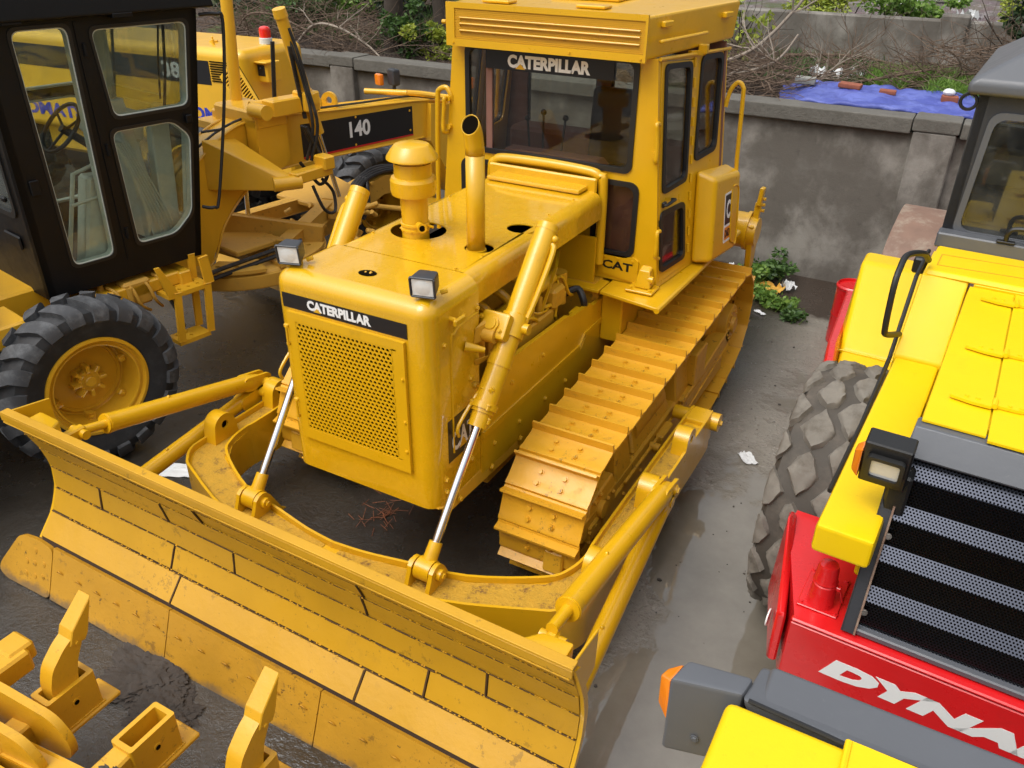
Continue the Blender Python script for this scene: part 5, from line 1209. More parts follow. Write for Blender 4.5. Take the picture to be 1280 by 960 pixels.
q.box((.70, .62, 1.03), (.14, .22, .2), .02); q.build('valve_bank', m_gradd, gr)
q = MB(); q.tube([(.8, .8, 1.0), (.86, .85, .8), (.8, .9, .66)], .014, 8); q.build('hose', m_hose, gr)
# steps
q = MB()
for zz, ya, yb in ((1.0, .76, 1.12), (.60, .78, 1.05)):
    q.plate([(0, 0), (yb-ya, 0), (yb-ya, .16), (0, .16)], [circ(.06+.08*i, .045+.07*j, .014, 8)[::-1] for i in range(int((yb-ya)/.085)) for j in range(2)], (.90, ya, zz), Y, -X, -.006) if 0 else q.plate([(.74, ya), (.92, ya), (.92, yb), (.74, yb)], [circ(.79+.07*j, ya+.05+.08*i, .015, 8)[::-1] for i in range(int((yb-ya-.04)/.08)) for j in range(2)], (0, 0, zz), X, Y, .035)
q.plate([(.70, 1.22), (.84, 1.22), (.86, 1.04), (.76, .96), (.72, .98)][::-1], [], (0, 0, 0), Y, Z, .01) if 0 else None
q.hull([(.90, .76, 1.0), (.92, .76, 1.0), (.90, .70, 1.24), (.92, .70, 1.24), (.90, .86, .98), (.92, .86, .98), (.90, .74, 1.24), (.92, .74, 1.24)], .003)
q.bar((.915, 1.10, 1.22), (.915, 1.12, 1.0), .02, .07, .004); q.bar((.915, 1.10, 1.0), (.915, 1.06, .60), .02, .05, .004); q.bar((.915, .84, 1.0), (.915, .80, .60), .02, .05, .004); q.bar((.745, 1.10, 1.2), (.745, 1.06, .60), .02, .05, .004)
q.build('step', m_grad, gr)
# cab: four glazed walls, front wall leans forward at the top
gc = bpy.data.objects.new('cab', None); COL.objects.link(gc); gc.parent = gr
zb, ztp = 1.17, 2.95
wins_side = [rpoly([(.215, 1.36), (.52, 1.36), (.56, 2.90), (.20, 2.90)], .06), rpoly([(.735, 2.30), (1.31, 2.30), (1.405, 2.87), (.70, 2.87)], .06), rpoly([(.705, 1.39), (1.02, 1.39), (1.185, 1.52), (1.285, 2.09), (1.16, 2.215), (.69, 2.215)], .06)]
side = [(0, zb), (1.19, zb), (1.50, ztp), (0, ztp)]
for s in (1, -1):
    T = (lambda L: L) if s > 0 else (lambda L: [(-a, b) for a, b in L][::-1])
    U2 = Y if s > 0 else -Y
    q = MB(); q.plate(T(side), [T(w_)[::-1] for w_ in wins_side], (s*.75, 0, 0), U2, Z, .05); q.plate(T(rpoly([(.60, 1.30), (.66, 1.30), (.66, 2.92), (.60, 2.92)], .01)), [], (s*.758, 0, 0), U2, Z, .008); cs = q.build('side_wall', m_blackp, gc)
    for w_ in wins_side:
        q = MB(); q.plate(T(grow(w_, .018)), [T(grow(w_, -.004))[::-1]], (s*.756, 0, 0), U2, Z, .02); fr = q.build('window', m_black, cs, 40)
        q = MB(); q.plate(T(grow(w_, .004)), [T(grow(w_, -.012))[::-1]], (s*.745, 0, 0), U2, Z, .06); q.build('inner_frame', m_pale, fr)
        q = MB(); q.plate(T(grow(w_, .0)), [], (s*.742, 0, 0), U2, Z, .004); q.build('pane', m_gclear, fr)
    q = MB()
    for z_ in (1.5, 2.1, 2.75): q.cyl((s*.765, .635, z_-.04), (s*.765, .635, z_+.04), .012, n=8)
    q.box((s*.762, .10, 1.95), (.02, .06, .10), .004); q.box((s*.77, 1.28, 2.21), (.02, .05, .06), .005); q.build('hinge', m_blackp, cs)
    q = MB(); q.tube([(s*.77, 1.50, 2.90), (s*.80, 1.62, 2.90), (s*.81, 1.66, 2.84), (s*.81, 1.57, 2.3), (s*.80, 1.40, 1.60), (s*.80, 1.34, 1.53), (s*.77, 1.26, 1.55)], .013, 8); q.tube([(s*.80, 1.50, 2.1), (s*.77, 1.36, 2.1)], .010, 8, False); q.build('grab_handle', m_black, gc)
fl = math.hypot(.31, ztp-zb); FV = Vector((0, .31, ztp-zb)).normalized()
q = MB(); wf = rr(-.64, .25, .64, fl-.10, .07); q.plate([(-.75, 0), (.75, 0), (.75, fl), (-.75, fl)], [wf[::-1]], (0, 1.19, zb), -X, FV, .05); cfw = q.build('front_wall', m_blackp, gc)
q = MB(); q.plate(grow(wf, .018), [grow(wf, -.03)[::-1]], (0, 1.20, zb), -X, FV, .07); f_ = q.build('window', m_pale, cfw, 40); q = MB(); q.plate(wf, [], (0, 1.17, zb), -X, FV, .004); q.build('pane', m_gclear, f_)
q = MB(); wr = rr(-.60, 1.75, .60, 2.85, .07); q.plate([(-.75, zb), (.75, zb), (.75, ztp), (-.75, ztp)], [wr[::-1]], (0, 0, 0), X, Z, .05); rwl = q.build('rear_wall', m_blackp, gc)
window(wr, (0, 0, 0), X, Z, m_gclear, rwl)
q = MB(); q.box((.45, -.012, 1.55), (.24, .02, .10), .01); q.box((.50, -.014, 1.85), (.05, .03, .04), .01); q.build('latch', m_blackp, rwl)
q = MB(); q.hull([(-.84, -.12, 2.95), (.84, -.12, 2.95), (-.84, 1.60, 2.95), (.84, 1.60, 2.95), (-.82, -.10, 3.10), (.82, -.10, 3.10), (-.82, 1.56, 3.10), (.82, 1.56, 3.10)], .02, 2); rf2 = q.build('roof', m_blackp, gc)
q = MB(); q.box((.80, .2, 2.945), (.06, .12, .02), .004); q.box((.80, .9, 2.945), (.08, .14, .03), .004); q.build('roof_bracket', m_blackp, rf2)
q = MB(); q.box((0, .60, 1.20), (1.4, 1.15, .04), .0); q.build('floor', m_dgrey, gc)
q = MB(); q.hull([(.50, .32, 1.24), (.66, .32, 1.24), (.50, .75, 1.24), (.66, .75, 1.24), (.50, .50, 1.92), (.66, .50, 1.92), (.50, .70, 1.90), (.66, .70, 1.90)], .02)
q.tube([(.60, .24, 1.30), (.62, .42, 1.95), (.62, .60, 1.99)], .016, 8, False); q.bar((.45, 1.05, 1.25), (.38, .95, 2.35), .06, .10, .01); q.bar((-.55, 1.30, 1.25), (-.60, 1.42, 2.9), .07, .12, .01)
q.hull([(-.30, .92, 2.02), (.42, .92, 2.02), (-.30, 1.10, 2.02), (.42, 1.10, 2.02), (-.28, 1.0, 2.24), (.40, 1.0, 2.24), (-.28, 1.14, 2.24), (.40, 1.14, 2.24)], .03)
q.box((.05, 1.10, 1.6), (.36, .12, .8), .03); q.hull([(.42, 1.02, 1.25), (.56, 1.02, 1.25), (.42, 1.16, 1.25), (.56, 1.16, 1.25), (.46, 1.10, 2.2), (.54, 1.10, 2.2), (.46, 1.25, 2.2), (.54, 1.25, 2.2)], .01)
q.build('console', m_pale, gc)
q = MB()
for k in range(7): q.tube([(.40+k*.012, .86+k*.012, 2.05), (.52+k*.01, .96+k*.02, 1.5), (.50+k*.012, 1.0+k*.02, 1.24)], .006, 6)
q.tube([(.66, .74, 2.1), (.68, .80, 1.9), (.67, .86, 1.5), (.62, .8, 1.3)], .014, 8); q.tube([(.66, .34, 1.75), (.66, .62, 1.78)], .012, 6, False); q.build('control_lever', m_pale, gc)
q = MB(); cc = Vector((.05, .66, 2.14)); ax_ = Vector((0, -.75, .66)).normalized(); x_, y_, z_ = frame(ax_)
q.tube([cc+(x_*math.cos(t*PI/14)+y_*math.sin(t*PI/14))*.20 for t in range(29)], .015, 8, False)
for k in range(3): a = k*2.09+.5; q.cyl(cc-ax_*.03, cc+(x_*math.cos(a)+y_*math.sin(a))*.20, .010, n=6)
q.cyl(cc-ax_*.30, cc, .03, n=10); q.build('steering_wheel', m_black, gc)
q = MB(); q.lathe([(.06, 0), (.06, .03), (0, .035)], (.30, .93, 2.16), (0, -.8, .4), 20); q.lathe([(.03, 0), (.03, .03), (0, .035)], (.15, .93, 2.16), (0, -.8, .4), 16); q.build('gauge', m_black, gc)
q = MB(); q.tube([(.30, 1.45, 2.86), (.34, 1.36, 2.55), (.38, 1.30, 2.30)], .008, 6, False); q.tube([(.36, 1.45, 2.86), (.42, 1.36, 2.50), (.44, 1.28, 2.22)], .012, 6, False); q.build('wiper', m_black, gc)
q = MB(); q.box((-.15, .30, 1.55), (.5, .42, .12), .04, seg=2); q.box((-.15, .12, 1.9), (.5, .12, .55), .04, seg=2); q.build('seat', m_seat, gc)
# frame beam: arch then straight box to the front axle
q = MB(); prof_top = [(1.25, 1.30), (1.55, 1.62), (1.85, 1.84), (2.15, 1.95), (2.6, 1.95), (3.0, 1.92), (3.6, 1.88), (4.35, 1.83), (4.75, 1.75), (5.0, 1.55)]
prof_bot = [(5.0, 1.2), (4.72, 1.35), (4.35, 1.44), (3.6, 1.46), (3.0, 1.48), (2.6, 1.48), (2.3, 1.46), (2.05, 1.34), (1.80, 1.10), (1.62, .80), (1.25, .72)]
q.plate(prof_top+prof_bot, [], (.135, 0, 0), Y, Z, .27); bmf = q.build('front_frame', m_grad, gr, 40)
q = MB(); 
for A in (prof_top,): 
    for s in (1, -1): q.tube([(s*.142, a, b-.004) for a, b in A], .010, 6)
for s in (1, -1): q.tube([(s*.142, a, b+.004) for a, b in prof_bot[2:]], .010, 6)
q.build('frame_flange', m_grad, bmf)
for s in (1, -1):
    U2 = Y if s > 0 else -Y; T = (lambda L: L) if s > 0 else (lambda L: [(-a, b) for a, b in L][::-1])
    q = MB(); q.plate(T([(2.75, 1.53), (4.20, 1.50), (4.20, 1.79), (2.75, 1.835)]), [], (s*.138, 0, 0), U2, Z, .003); bp_ = q.build('black_panel', m_decal, bmf)
    q = MB(); q.plate(T([(2.75, 1.515), (4.20, 1.49), (4.20, 1.505), (2.75, 1.535)]), [], (s*.1395, 0, 0), U2, Z, .003); q.build('red_stripe', m_redl, bmf)
    text('lettering', '140', .27, .155, m_white, bp_, (s*.1395, 3.33 if s > 0 else 3.60, 1.612), U2+Z*(-.025*s), Z, bold=.03)
    q = MB()
    for a, b in ((4.16, 1.75), (4.16, 1.55), (3.42, 1.80), (3.40, 1.535), (2.8, 1.8)): q.bolt((s*.139, a, b), (s, 0, 0), .009, .006)
    q.build('panel_bolt', m_grad, bp_)
# saddle, lift arms, cylinders, lugs
q = MB(); q.box((0, 2.33, 1.98), (.62, .34, .16), .02); q.plate([(2.16, 1.98), (2.48, 1.98), (2.48, 1.60), (2.40, 1.54), (2.24, 1.54), (2.16, 1.60)][::-1], [], (.30, 0, 0), Y, Z, .15) 
q.cyl((.26, 2.18, 2.07), (.46, 2.18, 2.07), .062, n=22) ; q.cyl((.20, 2.20, 2.08), (.30, 2.70, 2.08), .05, n=18); q.box((.32, 2.50, 2.07), (.16, .42, .14), .012); q.box((.36, 2.68, 2.09), (.20, .16, .17), .015); q.cyl((.45, 2.68, 2.12), (.49, 2.68, 2.12), .045, n=16)
q.box((-.30, 2.35, 1.93), (.24, .30, .12), .015); q.cyl((-.16, 2.32, 1.93), (-.12, 2.32, 1.93), .06, n=16); q.box((-.25, 2.2, 1.88), (.40, .28, .08), .01)
q.build('lift_saddle', m_grad, gr)
q = MB()
q.hull([(.13, 1.72, 1.88), (.13, 1.70, 1.45), (.13, 2.05, 1.84), (.13, 2.05, 1.45), (.58, 2.14, 1.55), (.58, 2.12, 1.44), (.60, 2.26, 1.55), (.60, 2.26, 1.44)], .01)
q.cyl((.56, 2.08, 1.50), (.66, 2.30, 1.50), .06, n=20); q.box((.60, 2.46, 1.53), (.12, .44, .10), .012, rot=(0, 0, .1)); q.box((.60, 2.62, 1.60), (.16, .12, .12), .012); q.build('shift_arm', m_grad, gr)
for s, top, bot in ((1, (.36, 2.50, 2.84), (.36, 2.70, 2.08)), (-1, (-.26, 2.43, 2.98), (-.26, 2.37, 1.92))):
    T_, B_ = Vector(top), Vector(bot); ax = (T_-B_).normalized(); q = MB()
    q.cyl(B_-ax*.30, T_, .052, n=26); q.cyl(T_-ax*.06, T_+ax*.01, .06, .056, n=26); q.cyl(B_-ax*.08, B_+ax*.10, .060, n=24); q.tube([T_-ax*.05-X*.05, T_-ax*.08-X*.075, T_-ax*.4-X*.068, B_+ax*.12-X*.066], .009, 8)
    c_ = q.build('lift_cylinder', m_grad, gr, 40)
    q = MB(); q.cyl(B_-ax*.95, B_-ax*.28, .022, n=16); q.build('piston_rod', m_chrome, c_, 50)
q = MB()
for y_ in (3.03, 3.22):
    L = [(-.075, 0), (.075, 0)]+[(.075*math.cos(t*PI/12), .07+.075*math.sin(t*PI/12)) for t in range(13)]; q.plate(L, [circ(0, .07, .032, 16)[::-1]], (-.02+.02, y_, 1.90), Vector((.85, .5, 0)), Z, .04)
q.build('lifting_eye', m_grad, bmf, 45)
q = MB()
for k, (a, b) in enumerate((((.38, 2.53, 2.7), (.44, 2.60, 2.3)), ((.41, 2.54, 2.7), (.48, 2.62, 2.2)))):
    q.tube([a, ((a[0]+b[0])/2, (a[1]+b[1])/2, 2.5), b, (b[0]+.05, b[1]+.02, 1.9), (b[0], b[1]-.05, 1.6)], .014, 8)
for k in range(3): q.tube([(.42+k*.03, 2.55, 1.9), (.46+k*.03, 2.66, 1.62), (.50+k*.02, 2.72, 1.45+.03*k), (.52, 2.62, 1.38), (.48, 2.56, 1.45), (.46, 2.46, 1.6)], .015, 8)
q.tube([(.55, 2.5, 1.40), (.62, 2.55, 1.18), (.58, 2.7, 1.12), (.52, 2.75, 1.28), (.5, 2.65, 1.42)], .015, 8); q.tube([(.0, 1.3, 1.42), (.08, 1.7, 1.80), (.10, 2.2, 1.98), (.12, 2.9, 1.95), (.05, 3.6, 1.90), (.02, 4.3, 1.86), (.08, 4.6, 1.80)], .011, 8)
q.tube([(.80, 1.15, .98), (.60, 1.35, .93), (.55, 1.75, .92), (.7, 2.2, 1.0)], .020, 8); q.tube([(.80, 1.12, .93), (.60, 1.32, .87), (.55, 1.72, .86), (.7, 2.15, .94)], .020, 8)
for k in range(4): q.tube([(-.12+.04*k, 3.2, .86), (-.16+.045*k, 3.45, .96), (-.22+.04*k, 3.7, 1.07), (-.26+.04*k, 4.0, 1.12-.01*k), (-.26+.04*k, 4.4, 1.05)], .022, 8)
for k in range(3): q.tube([(-.20+.04*k, 3.72, 1.08), (-.14+.05*k, 3.66, 1.0), (-.06+.04*k, 3.60, .84), (-.02+.03*k, 3.5, .72)], .020, 8)

q.build('hydraulic_hose', m_hose, gr)
q = MB()
for k in range(60):
    t = k/59; 
    for X0, a, b in ((.34, Vector((0, 2.54, 2.55)), Vector((0, 2.62, 1.95))), (-.0, Vector((0, 2.62, 2.55)), Vector((0, 2.56, 2.02)))): p = a+(b-a)*t; q.cyl((X0+.05, p.y, p.z), (X0+.05, p.y, p.z+.006), .02, n=8)
q.build('spiral_guard', m_hose, gr)
# front lights on the nose
q = MB(); q.cyl((-.38, 4.02, 1.90), (.02, 4.25, 1.90), .03, n=14); q.tube([(.0, 4.25, 1.90), (.10, 4.4, 1.88), (.3, 4.6, 1.84), (.5, 4.75, 1.82)], .03, 10); q.build('lamp_bar', m_grad, gr)
q = MB(); q.box((-.20, 4.28, 2.03), (.14, .09, .17), .025, rot=(0, 0, -.2), seg=2); q.cyl((-.20, 4.28, 1.90), (-.20, 4.28, 1.96), .02, n=8); q.box((.62, 4.85, 1.95), (.14, .09, .17), .025, seg=2); q.build('headlight', m_dgrey, gr)
q = MB(); q.box((-.34, 4.20, 2.0), (.11, .06, .12), .02, rot=(0, 0, -.2), seg=2); q.box((.42, 4.80, 1.98), (.12, .06, .12), .02, seg=2); q.build('indicator_lamp', m_amber, gr)
q = MB(); q.plate([(4.40, 1.40), (4.85, .72), (5.1, .60), (5.1, 1.55), (4.75, 1.74), (4.42, 1.79)], [], (.20, 0, 0), Y, Z, .40); q.box((0, 4.45, .62), (1.6, .22, .20), .02); q.build('front_bolster', m_grad, gr)
# drawbar arch, circle and blade
q = MB(); arc = [(3.0, .80), (3.25, .82), (3.41, .86), (3.66, 1.0), (3.95, 1.06), (4.19, 1.03), (4.5, .92), (4.75, .80)]; arcb = [(4.75, .60), (4.5, .72), (4.2, .84), (3.95, .86), (3.70, .78), (3.5, .66), (3.0, .60)]
q.plate(arc+arcb, [], (-.10, 0, 0), Y, Z, .26); q.box((-.16, 3.75, 1.03), (.22, .05, .03), .004)
q.bar((-.30, 3.2, .95), (-.52, 2.35, .86), .12, .14, .01); q.bar((.0, 3.1, .95), (.42, 2.2, .86), .12, .14, .01); q.bar((-.55, 1.75, 1.05), (.46, 2.62, .86), .09, .20, .01); q.box((-.1, 2.0, .90), (.9, .5, .05), .01)
q.hull([(-.6, 2.9, 1.0), (.3, 3.0, .98), (-.5, 3.5, 1.14), (.1, 3.4, 1.1), (-.6, 2.9, .95), (.3, 3.0, .93), (-.5, 3.5, 1.08), (.1, 3.4, 1.05)], .01); q.build('drawbar', m_gradd, gr)
q = MB(); q.lathe([(.60, .0), (.75, .0), (.76, .02), (.76, .12), (.72, .13), (.60, .12)], (0, 2.05, .68), Z, 56, True); q.lathe([(.74, .12), (.70, .15), (.52, .14), (.50, .12)], (0, 2.05, .68), Z, 56, False); q.build('turn_circle', m_gradd, gr, 40)
q = MB(); 
for a0, a1 in ((-150, -80), (-60, -20), (-10, 40)):
    ts = np.radians(np.linspace(a0, a1, 9)); q.plate([(.76*math.cos(t), 2.05+.76*math.sin(t)) for t in ts]+[(.50*math.cos(t), 2.05+.50*math.sin(t)) for t in ts[::-1]], [circ(.63*math.cos(t), 2.05+.63*math.sin(t), .022, 10)[::-1] for t in ts[1:8:3]], (0, 0, .86), X, Y, .03)
q.box((.05, 2.1, .80), (.22, .22, .22), .02); q.cyl((-.05, 2.25, .75), (-.05, 2.25, .98), .06, n=14)
for k in range(7): q.cyl((.02+.05*k, 2.25+.03*(k % 3), .8), (.02+.05*k, 2.25+.03*(k % 3), .9+.02*(k % 2)), .018, n=8)
q.build('circle_shoe', m_gradd, gr, 40)
q = MB(); q.plate([(0, .12), (.06, .12), (.10, .30), (.08, .50), (.0, .64), (-.03, .62), (.05, .45), (.06, .32), (.03, .2)], [], (1.2, 2.55, 0), Y, Z, 2.6); q.bar((.55, 2.05, .7), (.55, 2.55, .40), .08, .10, .01); q.bar((-.55, 2.05, .7), (-.55, 2.55, .40), .08, .10, .01); q.build('grader_blade', m_gradd, gr)
q = MB(); q.lathe([(0, 0), (.075, 0), (.09, .015), (.09, .07), (.08, .085), (0, .09)], (.02, 2.55, .72), (.9, -.3, .3), 20); q.build('small_tank', plain('pale_blue_plastic', (.25, .38, .52), .4), gr)
# ball joint clutter in the middle
q = MB(); rn = random.Random(31)
for k in range(26):
    p = Vector((rn.uniform(-.2, .75), rn.uniform(2.7, 3.3), rn.uniform(.75, 1.0))); q.box(p, (rn.uniform(.05, .12), rn.uniform(.05, .12), rn.uniform(.04, .1)), .01, rot=(rn.uniform(0, 1), rn.uniform(0, 1), rn.uniform(0, 3))) if k % 2 else q.cyl(p, p+Vector((rn.uniform(-.1, .1), rn.uniform(-.1, .1), rn.uniform(-.08, .08))), rn.uniform(.02, .04), n=12)
q.tube([(.0, 3.25, .95), (.4, 3.9, .80), (.75, 4.4, .72)], .028, 10); q.build('shift_linkage', m_gradd, gr)
gr.location = (-3.566, .324, 0); rebase(gr, (0, 1.4, 0), math.radians(-10))
# ================================================================== WHEEL LOADER behind
ld = thing('wheel_loader', 'yellow wheel loader with red beacon and blue lettering behind the black grader cab', 'wheel loader')
q = MB(); q.box((-2.15, .65, 1.62), (4.3, 1.1, 1.18), .11, seg=4); hd = q.build('engine_hood', m_load, ld, 40)
q = MB(); q.plate([(-4.1, 1.81), (-.50, 1.81), (-.50, 2.07), (-4.1, 2.07)], [], (0, .097, 0), X, Z, .003); sb = q.build('black_band', m_decal, hd)
text('lettering', '380', .42, .18, m_white, sb, (-1.22, .094, 1.85), X, Z, bold=.03)
text('lettering', 'KOMATSU', 1.1, .15, m_blue, hd, (-1.02, .098, 1.40), X, Z, bold=.04); text('lettering', 'KOMATSU', 1.5, .17, m_blue, hd, (-4.0, .098, 1.20), X, Z, bold=.04)
q = MB()
for k in range(9): q.box((-.38, .094, 1.86+k*.026), (.20, .006, .012), 0)
for k in range(9): q.box((-.16, .094, 1.86+k*.026), (.16, .006, .012), 0)
q.build('louvre', m_hole, hd)
q = MB(); q.box((.04, .45, 1.96), (.20, .24, .22), .02, seg=2); q.box((.05, .36, 2.07), (.24, .16, .02), .006); lb = q.build('side_lamp_box', m_load, hd)
q = MB(); q.box((.05, .328, 1.98), (.10, .01, .12), .01); q.sph((.05, .322, 2.0), .018); q.build('lamp_recess', m_black, lb)
gA, gB_, gC, gD = [Vector(p)-Vector((-4.72, 4.02, 0)) for p in ((-4.86, 3.88, 1.965), (-4.56, 3.86, 2.02), (-4.13, 3.80, 1.67), (-4.54, 3.82, 1.575))]
gU = (gD-gA); gV = (gB_-gA); gw, gh = gU.length, gV.length; gn = gU.cross(gV).normalized(); gV = gn.cross(gU).normalized()
q = MB(); q.plate([(0, 0), (gw, 0), (gw+.04, gh), (0, gh)], [rr(.03+(gw-.06)*k/14, .03, .03+(gw-.06)*(k+.6)/14, gh*.48, .004, 1)[::-1] for k in range(14)]+[rr(.03+(gw-.06)*k/14, gh*.53, .03+(gw-.06)*(k+.6)/14, gh-.03, .004, 1)[::-1] for k in range(14)], gA, gU, gV, .015)
q.build('slatted_guard', m_load, ld)
q = MB(); q.plate([(.01, .01), (gw-.01, .01), (gw-.01, gh-.01), (.01, gh-.01)], [], gA-gn*.03, gU, gV, .008); q.build('guard_backing', m_hole, ld)
q = MB(); q.box((-1.9, .9, .95), (3.6, 1.3, .5), .05); q.box((-4.9, .9, 1.5), (1.5, 1.6, .9), .08, seg=2); q.hull([(-6.2, .1, 1.05), (-4.3, .1, 1.05), (-6.2, .1, 1.3), (-4.3, .1, 1.95), (-6.2, 1.7, 1.05), (-4.3, 1.7, 1.05), (-6.2, 1.7, 1.3), (-4.3, 1.7, 1.95)], .03); q.box((.3, .3, 1.2), (.7, .7, .5), .03); q.build('rear_frame', m_load, ld)
q = MB(); q.lathe([(.0, 0), (.075, 0), (.075, .06), (.065, .065)], (-.15, .70, 2.21), Z, 24); bc = q.build('beacon', m_tankw, ld)
q = MB(); q.lathe([(.065, .06), (.068, .14), (.06, .17), (.04, .185), (0, .19)], (-.15, .70, 2.21), Z, 24); q.build('beacon_lens', m_beac, bc)
q = MB(); q.lathe([(.05, 0), (.05, .02), (0, .025)], (-.75, .5, 2.21), Z, 20); q.lathe([(.018, 0), (.018, .05), (.008, .055), (.012, .08), (0, .09)], (-.62, .35, 2.21), Z, 12); q.build('filler_cap', m_load, hd)
for x_ in (-1.0, -4.4):
    for y_, s_ in ((.25, -1), (1.45, 1)):
        w_ = wheel(ld, (x_, y_, .72), 1, .70, .5, .36, mr=m_load); w_.rotation_euler = (0, 0, PI/2*s_)
ld.location = (-4.72, 4.02, 0); rebase(ld, (-2.4, .9, 0), math.radians(4))
# ================================================================== ROLLER
def roller(label):
    ro = thing('road_roller', label, 'road roller')
    CX = 3.17
    # rear tyres
    for s in (1, -1):
        wheel(ro, (CX-s*.86, 1.40, .745), -s, .735, .60, .36, 'diamond', m_rubm, m_mudb, m_roll, 19)
    def mir(f):
        for s in (1, -1): f(s, lambda x: CX+s*(x-CX))
    # red bumper
    q = MB(); T = []
    for z, dy in ((1.10, 0), (.70, .02)):
        T += [(2.37, -.05, z), (2.19, .54, z), (2.20, .62, z), (CX, .62, z), (CX, -.05, z)]
    L = [(2.38, -.05), (2.19, .55), (2.20, .66)]; pl = L+[(2*CX-x, y) for x, y in L[::-1]]
    q.plate([(x, y) for x, y in pl][::-1] if 0 else pl[::-1], [], (0, 0, 1.09), X, Y, .42)
    bp_ = q.build('rear_bumper', m_red, ro, 30)
    bp_.data.transform(Matrix.Identity(4))
    q = MB(); q.bar((2.37, -.055, 1.094), (2*CX-2.37, -.055, 1.094), .03, .018, .006); q.box((CX, -.062, .90), (1.60, .010, .36), .004)
    q.hull([(2.175, .60, 1.12), (2.16, .60, .72), (2.19, .50, 1.16), (2.17, .50, .70), (2.30, .02, 1.02), (2.30, .02, .74), (2.34, .02, 1.02), (2.34, .02, .74), (2.21, .60, 1.12), (2.20, .60, .72)], .01); q.build('bumper_face', m_red, bp_)
    text('lettering', 'DYNAPAC', 1.22, .100, m_white, bp_, (2.52, -.0672, .88), X+Z*.0, Z, shear=.25, bold=.075)
    q = MB(); q.cyl((2.262, .10, .90), (2.256, .10, .90), .04, n=18); q.build('round_sticker', m_white, bp_)
    for x_ in (2.445, 2*CX-2.445):
        q = MB(); q.box((x_, .16, 1.096), (.16, .26, .008), .003)
        for a in (-.068, .068):
            for b in (-.11, .11): q.bolt((x_+a, .16+b, 1.10), Z, .010, .008)
        q.lathe([(.055, 0), (.048, .11), (.044, .115), (.046, .12), (.050, .125), (.046, .135), (.042, .19), (.036, .205), (.02, .212), (0, .213)], (x_, .09, 1.098), Z, 28); q.box((x_+.055, .09, 1.20), (.02, .025, .02), .003); q.tube([(x_+.06, .09, 1.20), (x_+.08, .11, 1.12), (x_+.07, .14, 1.10)], .004, 6); q.build('filler_neck', m_red, bp_)
    q = MB(); q.box((2.60, .40, 1.25), (.06, .12, .10), .01); q.box((2.60, .46, 1.30), (.05, .03, .16), .006); q.build('tow_latch', m_black, ro)
    # hood
    hx0, hx1 = 2.60, 2*CX-2.60
    q = MB(); q.hull([(hx0, .36, 1.12), (hx1, .36, 1.12), (hx0, .42, 1.905), (hx1, .42, 1.905), (hx0, 1.92, 1.12), (hx1, 1.92, 1.12), (hx0, 1.92, 1.905), (hx1, 1.92, 1.905)], .02, 2); hd = q.build('engine_hood', m_roll, ro)
    q = MB(); q.plate([(hx0+.005, .335), (2.822, .335), (2.806, 1.86), (hx0+.005, 1.86)], [], (0, 0, 1.918), X, Y, .008); q.plate([(2.829, .30), (hx1-.005, .30), (hx1-.005, 1.86), (2.813, 1.86)], [], (0, 0, 1.922), X, Y, .010); q.box((2.80, 1.885, 1.915), (.36, .012, .02), .003); q.build('hood_flap', m_roll, hd)
    q = MB()
    for y_ in (.58, 1.08, 1.70):
        for s in (-1, 1): q.plate(rpoly([(0, -.025), (s*.07, -.025), (s*.15, -.008), (s*.15, .008), (s*.07, .025), (0, .025)][::s], .006, 2), [], (2.826+s*.007, y_+.01*s, 1.937), X, Y, .012)
        q.cyl((2.826, y_-.03, 1.937), (2.826, y_+.03, 1.937), .011, n=8)
        for a in (-.10, -.06, .05, .09): q.bolt((2.826+a, y_, 1.937), Z, .008, .006)
    q.build('hinge', m_roll, hd)
    q = MB()
    for k in range(10): q.box((hx0-.003, .62+k*.06, 1.62), (.008, .035, .24), .002)
    q.build('side_louvre', m_hole, hd)
    # side tanks and steps either side of the hood
    for s in (1, -1):
        mx = lambda x: CX-s*(CX-x)
        q = MB(); P = []
        q.hull([(mx(2.37), -.03, 1.56), (mx(2.585), -.03, 1.56), (mx(2.37), -.03, 1.43), (mx(2.585), -.03, 1.43), (mx(2.37), 1.60, 1.56), (mx(2.585), 1.60, 1.56), (mx(2.37), 1.60, 1.40), (mx(2.585), 1.60, 1.40)], .018, 2)
        q.box((mx(2.56), .28, 1.38), (.05, .35, .20), .01); q.build('side_panel', m_roll, ro)
        q = MB(); q.hull([(mx(2.36), 1.61, 1.56), (mx(2.595), 1.61, 1.56), (mx(2.37), 1.88, 1.93), (mx(2.595), 1.90, 1.93), (mx(2.37), 2.30, 1.93), (mx(2.595), 2.30, 1.93), (mx(2.36), 2.30, 1.2), (mx(2.595), 2.30, 1.2), (mx(2.36), 1.57, 1.2), (mx(2.595), 1.57, 1.2)], .012, 2); q.build('side_panel', m_roll, ro)
        q = MB(); q.tube([(mx(2.38), 1.93, 1.99), (mx(2.36), 1.75, 2.08), (mx(2.30), 1.62, 2.10), (mx(2.29), 1.52, 2.06), (mx(2.29), 1.46, 1.98), (mx(2.30), 1.44, 1.78), (mx(2.31), 1.48, 1.72), (mx(2.355), 1.66, 1.66)], .016, 10); q.tube([(mx(2.345), 2.3, 1.92), (mx(2.345), 1.90, 1.90), (mx(2.345), 1.60, 1.54), (mx(2.355), .9, 1.50), (mx(2.355), .3, 1.50)], .011, 8, False); q.build('grab_rail', m_black, ro)
        # headlamp boxes
        q = MB(); q.hull([(mx(2.455), .06, 1.92), (mx(2.62), .06, 1.92), (mx(2.455), .14, 1.70), (mx(2.62), .14, 1.70), (mx(2.455), .16, 1.93), (mx(2.62), .16, 1.93), (mx(2.455), .24, 1.70), (mx(2.62), .24, 1.70)], .006)
